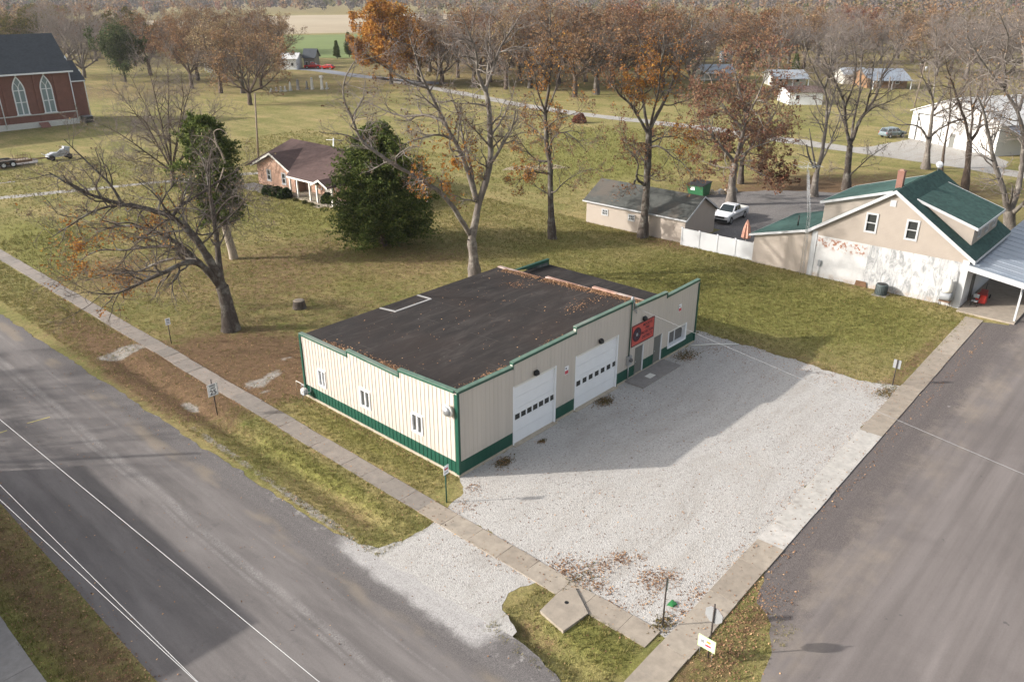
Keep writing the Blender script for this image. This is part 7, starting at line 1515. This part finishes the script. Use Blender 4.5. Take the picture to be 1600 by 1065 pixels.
n = 500; x = 17.5+np.abs(r.normal(0,.5,n)); y = r.uniform(.4,13,n); C = np.concatenate([C, np.stack([x, y, 3.0-(x-17.45)*.046+.01], 1)])
scatter_leaves('roof_leaves', C, .042, 4, 'drifts of brown leaves lying on the dark flat roof')
# grass tufts
def tufts():
    r = np.random.default_rng(8); P = []
    for x0, x1, y0, y1, dens in ((-7.0,-3.3,-2.2,46,62),(-7.9,-3.3,46,66,40),(-7.9,-3.3,66,95,16),(-2.2,.1,-1.3,14.5,62),(-6.8,-3.2,-13.4,-7.6,75),(-19.0,-16.3,-14,20,60),(-4.5,1.5,-17.2,-14.6,45),(-2.2,44,13.4,40,30),(-2.2,44,40,64,16),(-8,60,64,100,5),(44,100,26,64,4),(24.2,43,-13.3,13.4,42),(-3.4,24.7,-13.6,-13.2,20),(40.5,43,4,26,26)):
        n = int((x1-x0)*(y1-y0)*dens); P.append(np.stack([r.uniform(x0,x1,n), r.uniform(y0,y1,n)], 1))
    P = np.concatenate(P); x, y = P[:,0], P[:,1]
    ok = ~on_paving(x, y); ok |= (x > -4.5) & (x < 1.4) & (y < -14.9) & (y > -17.2); P = P[ok]; x, y = P[:,0], P[:,1]
    l, g = field(LIT, x, y), field(GRN, x, y); keep = r.random(len(P)) > np.clip(l*.75, 0, .8); P, g = P[keep], g[keep]; x, y = P[:,0], P[:,1]; n = len(P); nb = 5
    dd = np.clip(np.hypot(x-CAM[0], y-CAM[1])/55, 1, 2.2)[:,None]; h = dd*r.uniform(.03, .11, (n,1))*(1+.5*np.clip(g,0,1))[:,None]*np.ones((1,nb)); az = r.random((n,nb))*2*PI; lean = r.uniform(.1,.9,(n,nb))
    bx = x[:,None]+r.normal(0,.06,(n,nb)); by = y[:,None]+r.normal(0,.06,(n,nb)); bz = -ditch(x, y)[:,None]+0*bx-.005
    w0 = .012*dd; dx, dy = -np.sin(az)*w0, np.cos(az)*w0; tx, ty = np.cos(az)*h*lean, np.sin(az)*h*lean
    V = np.stack([np.stack([bx-dx,by-dy,bz],-1), np.stack([bx+dx,by+dy,bz],-1), np.stack([bx+tx+dx*.3,by+ty+dy*.3,bz+h],-1), np.stack([bx+tx-dx*.3,by+ty-dy*.3,bz+h],-1)], 2).reshape(-1,3)
    mi = np.repeat((r.random(n) < np.clip(g*1.1, 0, .9)).astype(int), nb)
    o = fast_mesh('grass', V, np.arange(len(V)).reshape(-1,4), [M['grass_blade'], M['grass_lush']], mi); return tag(o, 'short dry autumn grass of the lawns and verges', 'grass', kind='stuff')
M['grass_lush'] = leaf_mat('lush_grass_blades', [(0,(.0950,.1115,.0289)),(.5,(.1615,.1593,.0481)),(1,(.2661,.2150,.0804))], .25)
tufts()
# weeds on the gravel
def weed(lab, px, py, rad, n, seed, mat=None):
    n = int(n*.6); r = np.random.default_rng(seed); c = G(px, py); C = np.stack([r.normal(0, rad*.5, n)*(1+.5*r.random(n)), r.normal(0, rad*.3, n)+.3*rad*np.sin(7*r.random(n)), np.abs(r.normal(.01,.035,n))], 1); V, F = leaf_quads(C, .055, r, .5); o = fast_mesh('weeds', V, F, [mat or M['weed']]); o.location = (c[0], c[1], .0); return tag(o, lab, 'weeds', kind='stuff')
weed('green brown weed clump on the gravel before the second garage door', 945, 627, .62, 900, 1)
weed('small brown weed clump on the gravel by the building corner', 788, 722, .5, 600, 2)
weed('tiny dark weed on the gravel below the first garage door', 848, 689, .22, 160, 3)
weed('long strip of weeds on the gravel below the shop window', 1072, 556, .9, 900, 4)
weed('weedy tuft beside the signpost at the end of the gravel', 1385, 614, .8, 700, 5)
weed('green weed clump at the foot of the narrow corner sign', 1035, 975, .5, 500, 6)
weed('brown weeds spreading from the sidewalk onto the gravel', 905, 905, 1.1, 420, 7)
# ------------------------------------------------------------------ autumn haze
m = bpy.data.materials.new('thin_haze'); m.use_nodes = True; nt = m.node_tree; nt.nodes.clear(); out = nt.nodes.new('ShaderNodeOutputMaterial')
pv = nt.nodes.new('ShaderNodeVolumePrincipled'); pv.inputs['Color'].default_value = (.93,.95,1,1); pv.inputs['Density'].default_value = .00009; pv.inputs['Anisotropy'].default_value = .2
nt.links.new(pv.outputs[0], out.inputs['Volume']); mb = MB(); mb.box(-3200, 3200, -3200, 3200, -1.5, 45, m); tag(mb.build('haze'), 'thin pale autumn haze over the whole town', 'haze', kind='stuff')
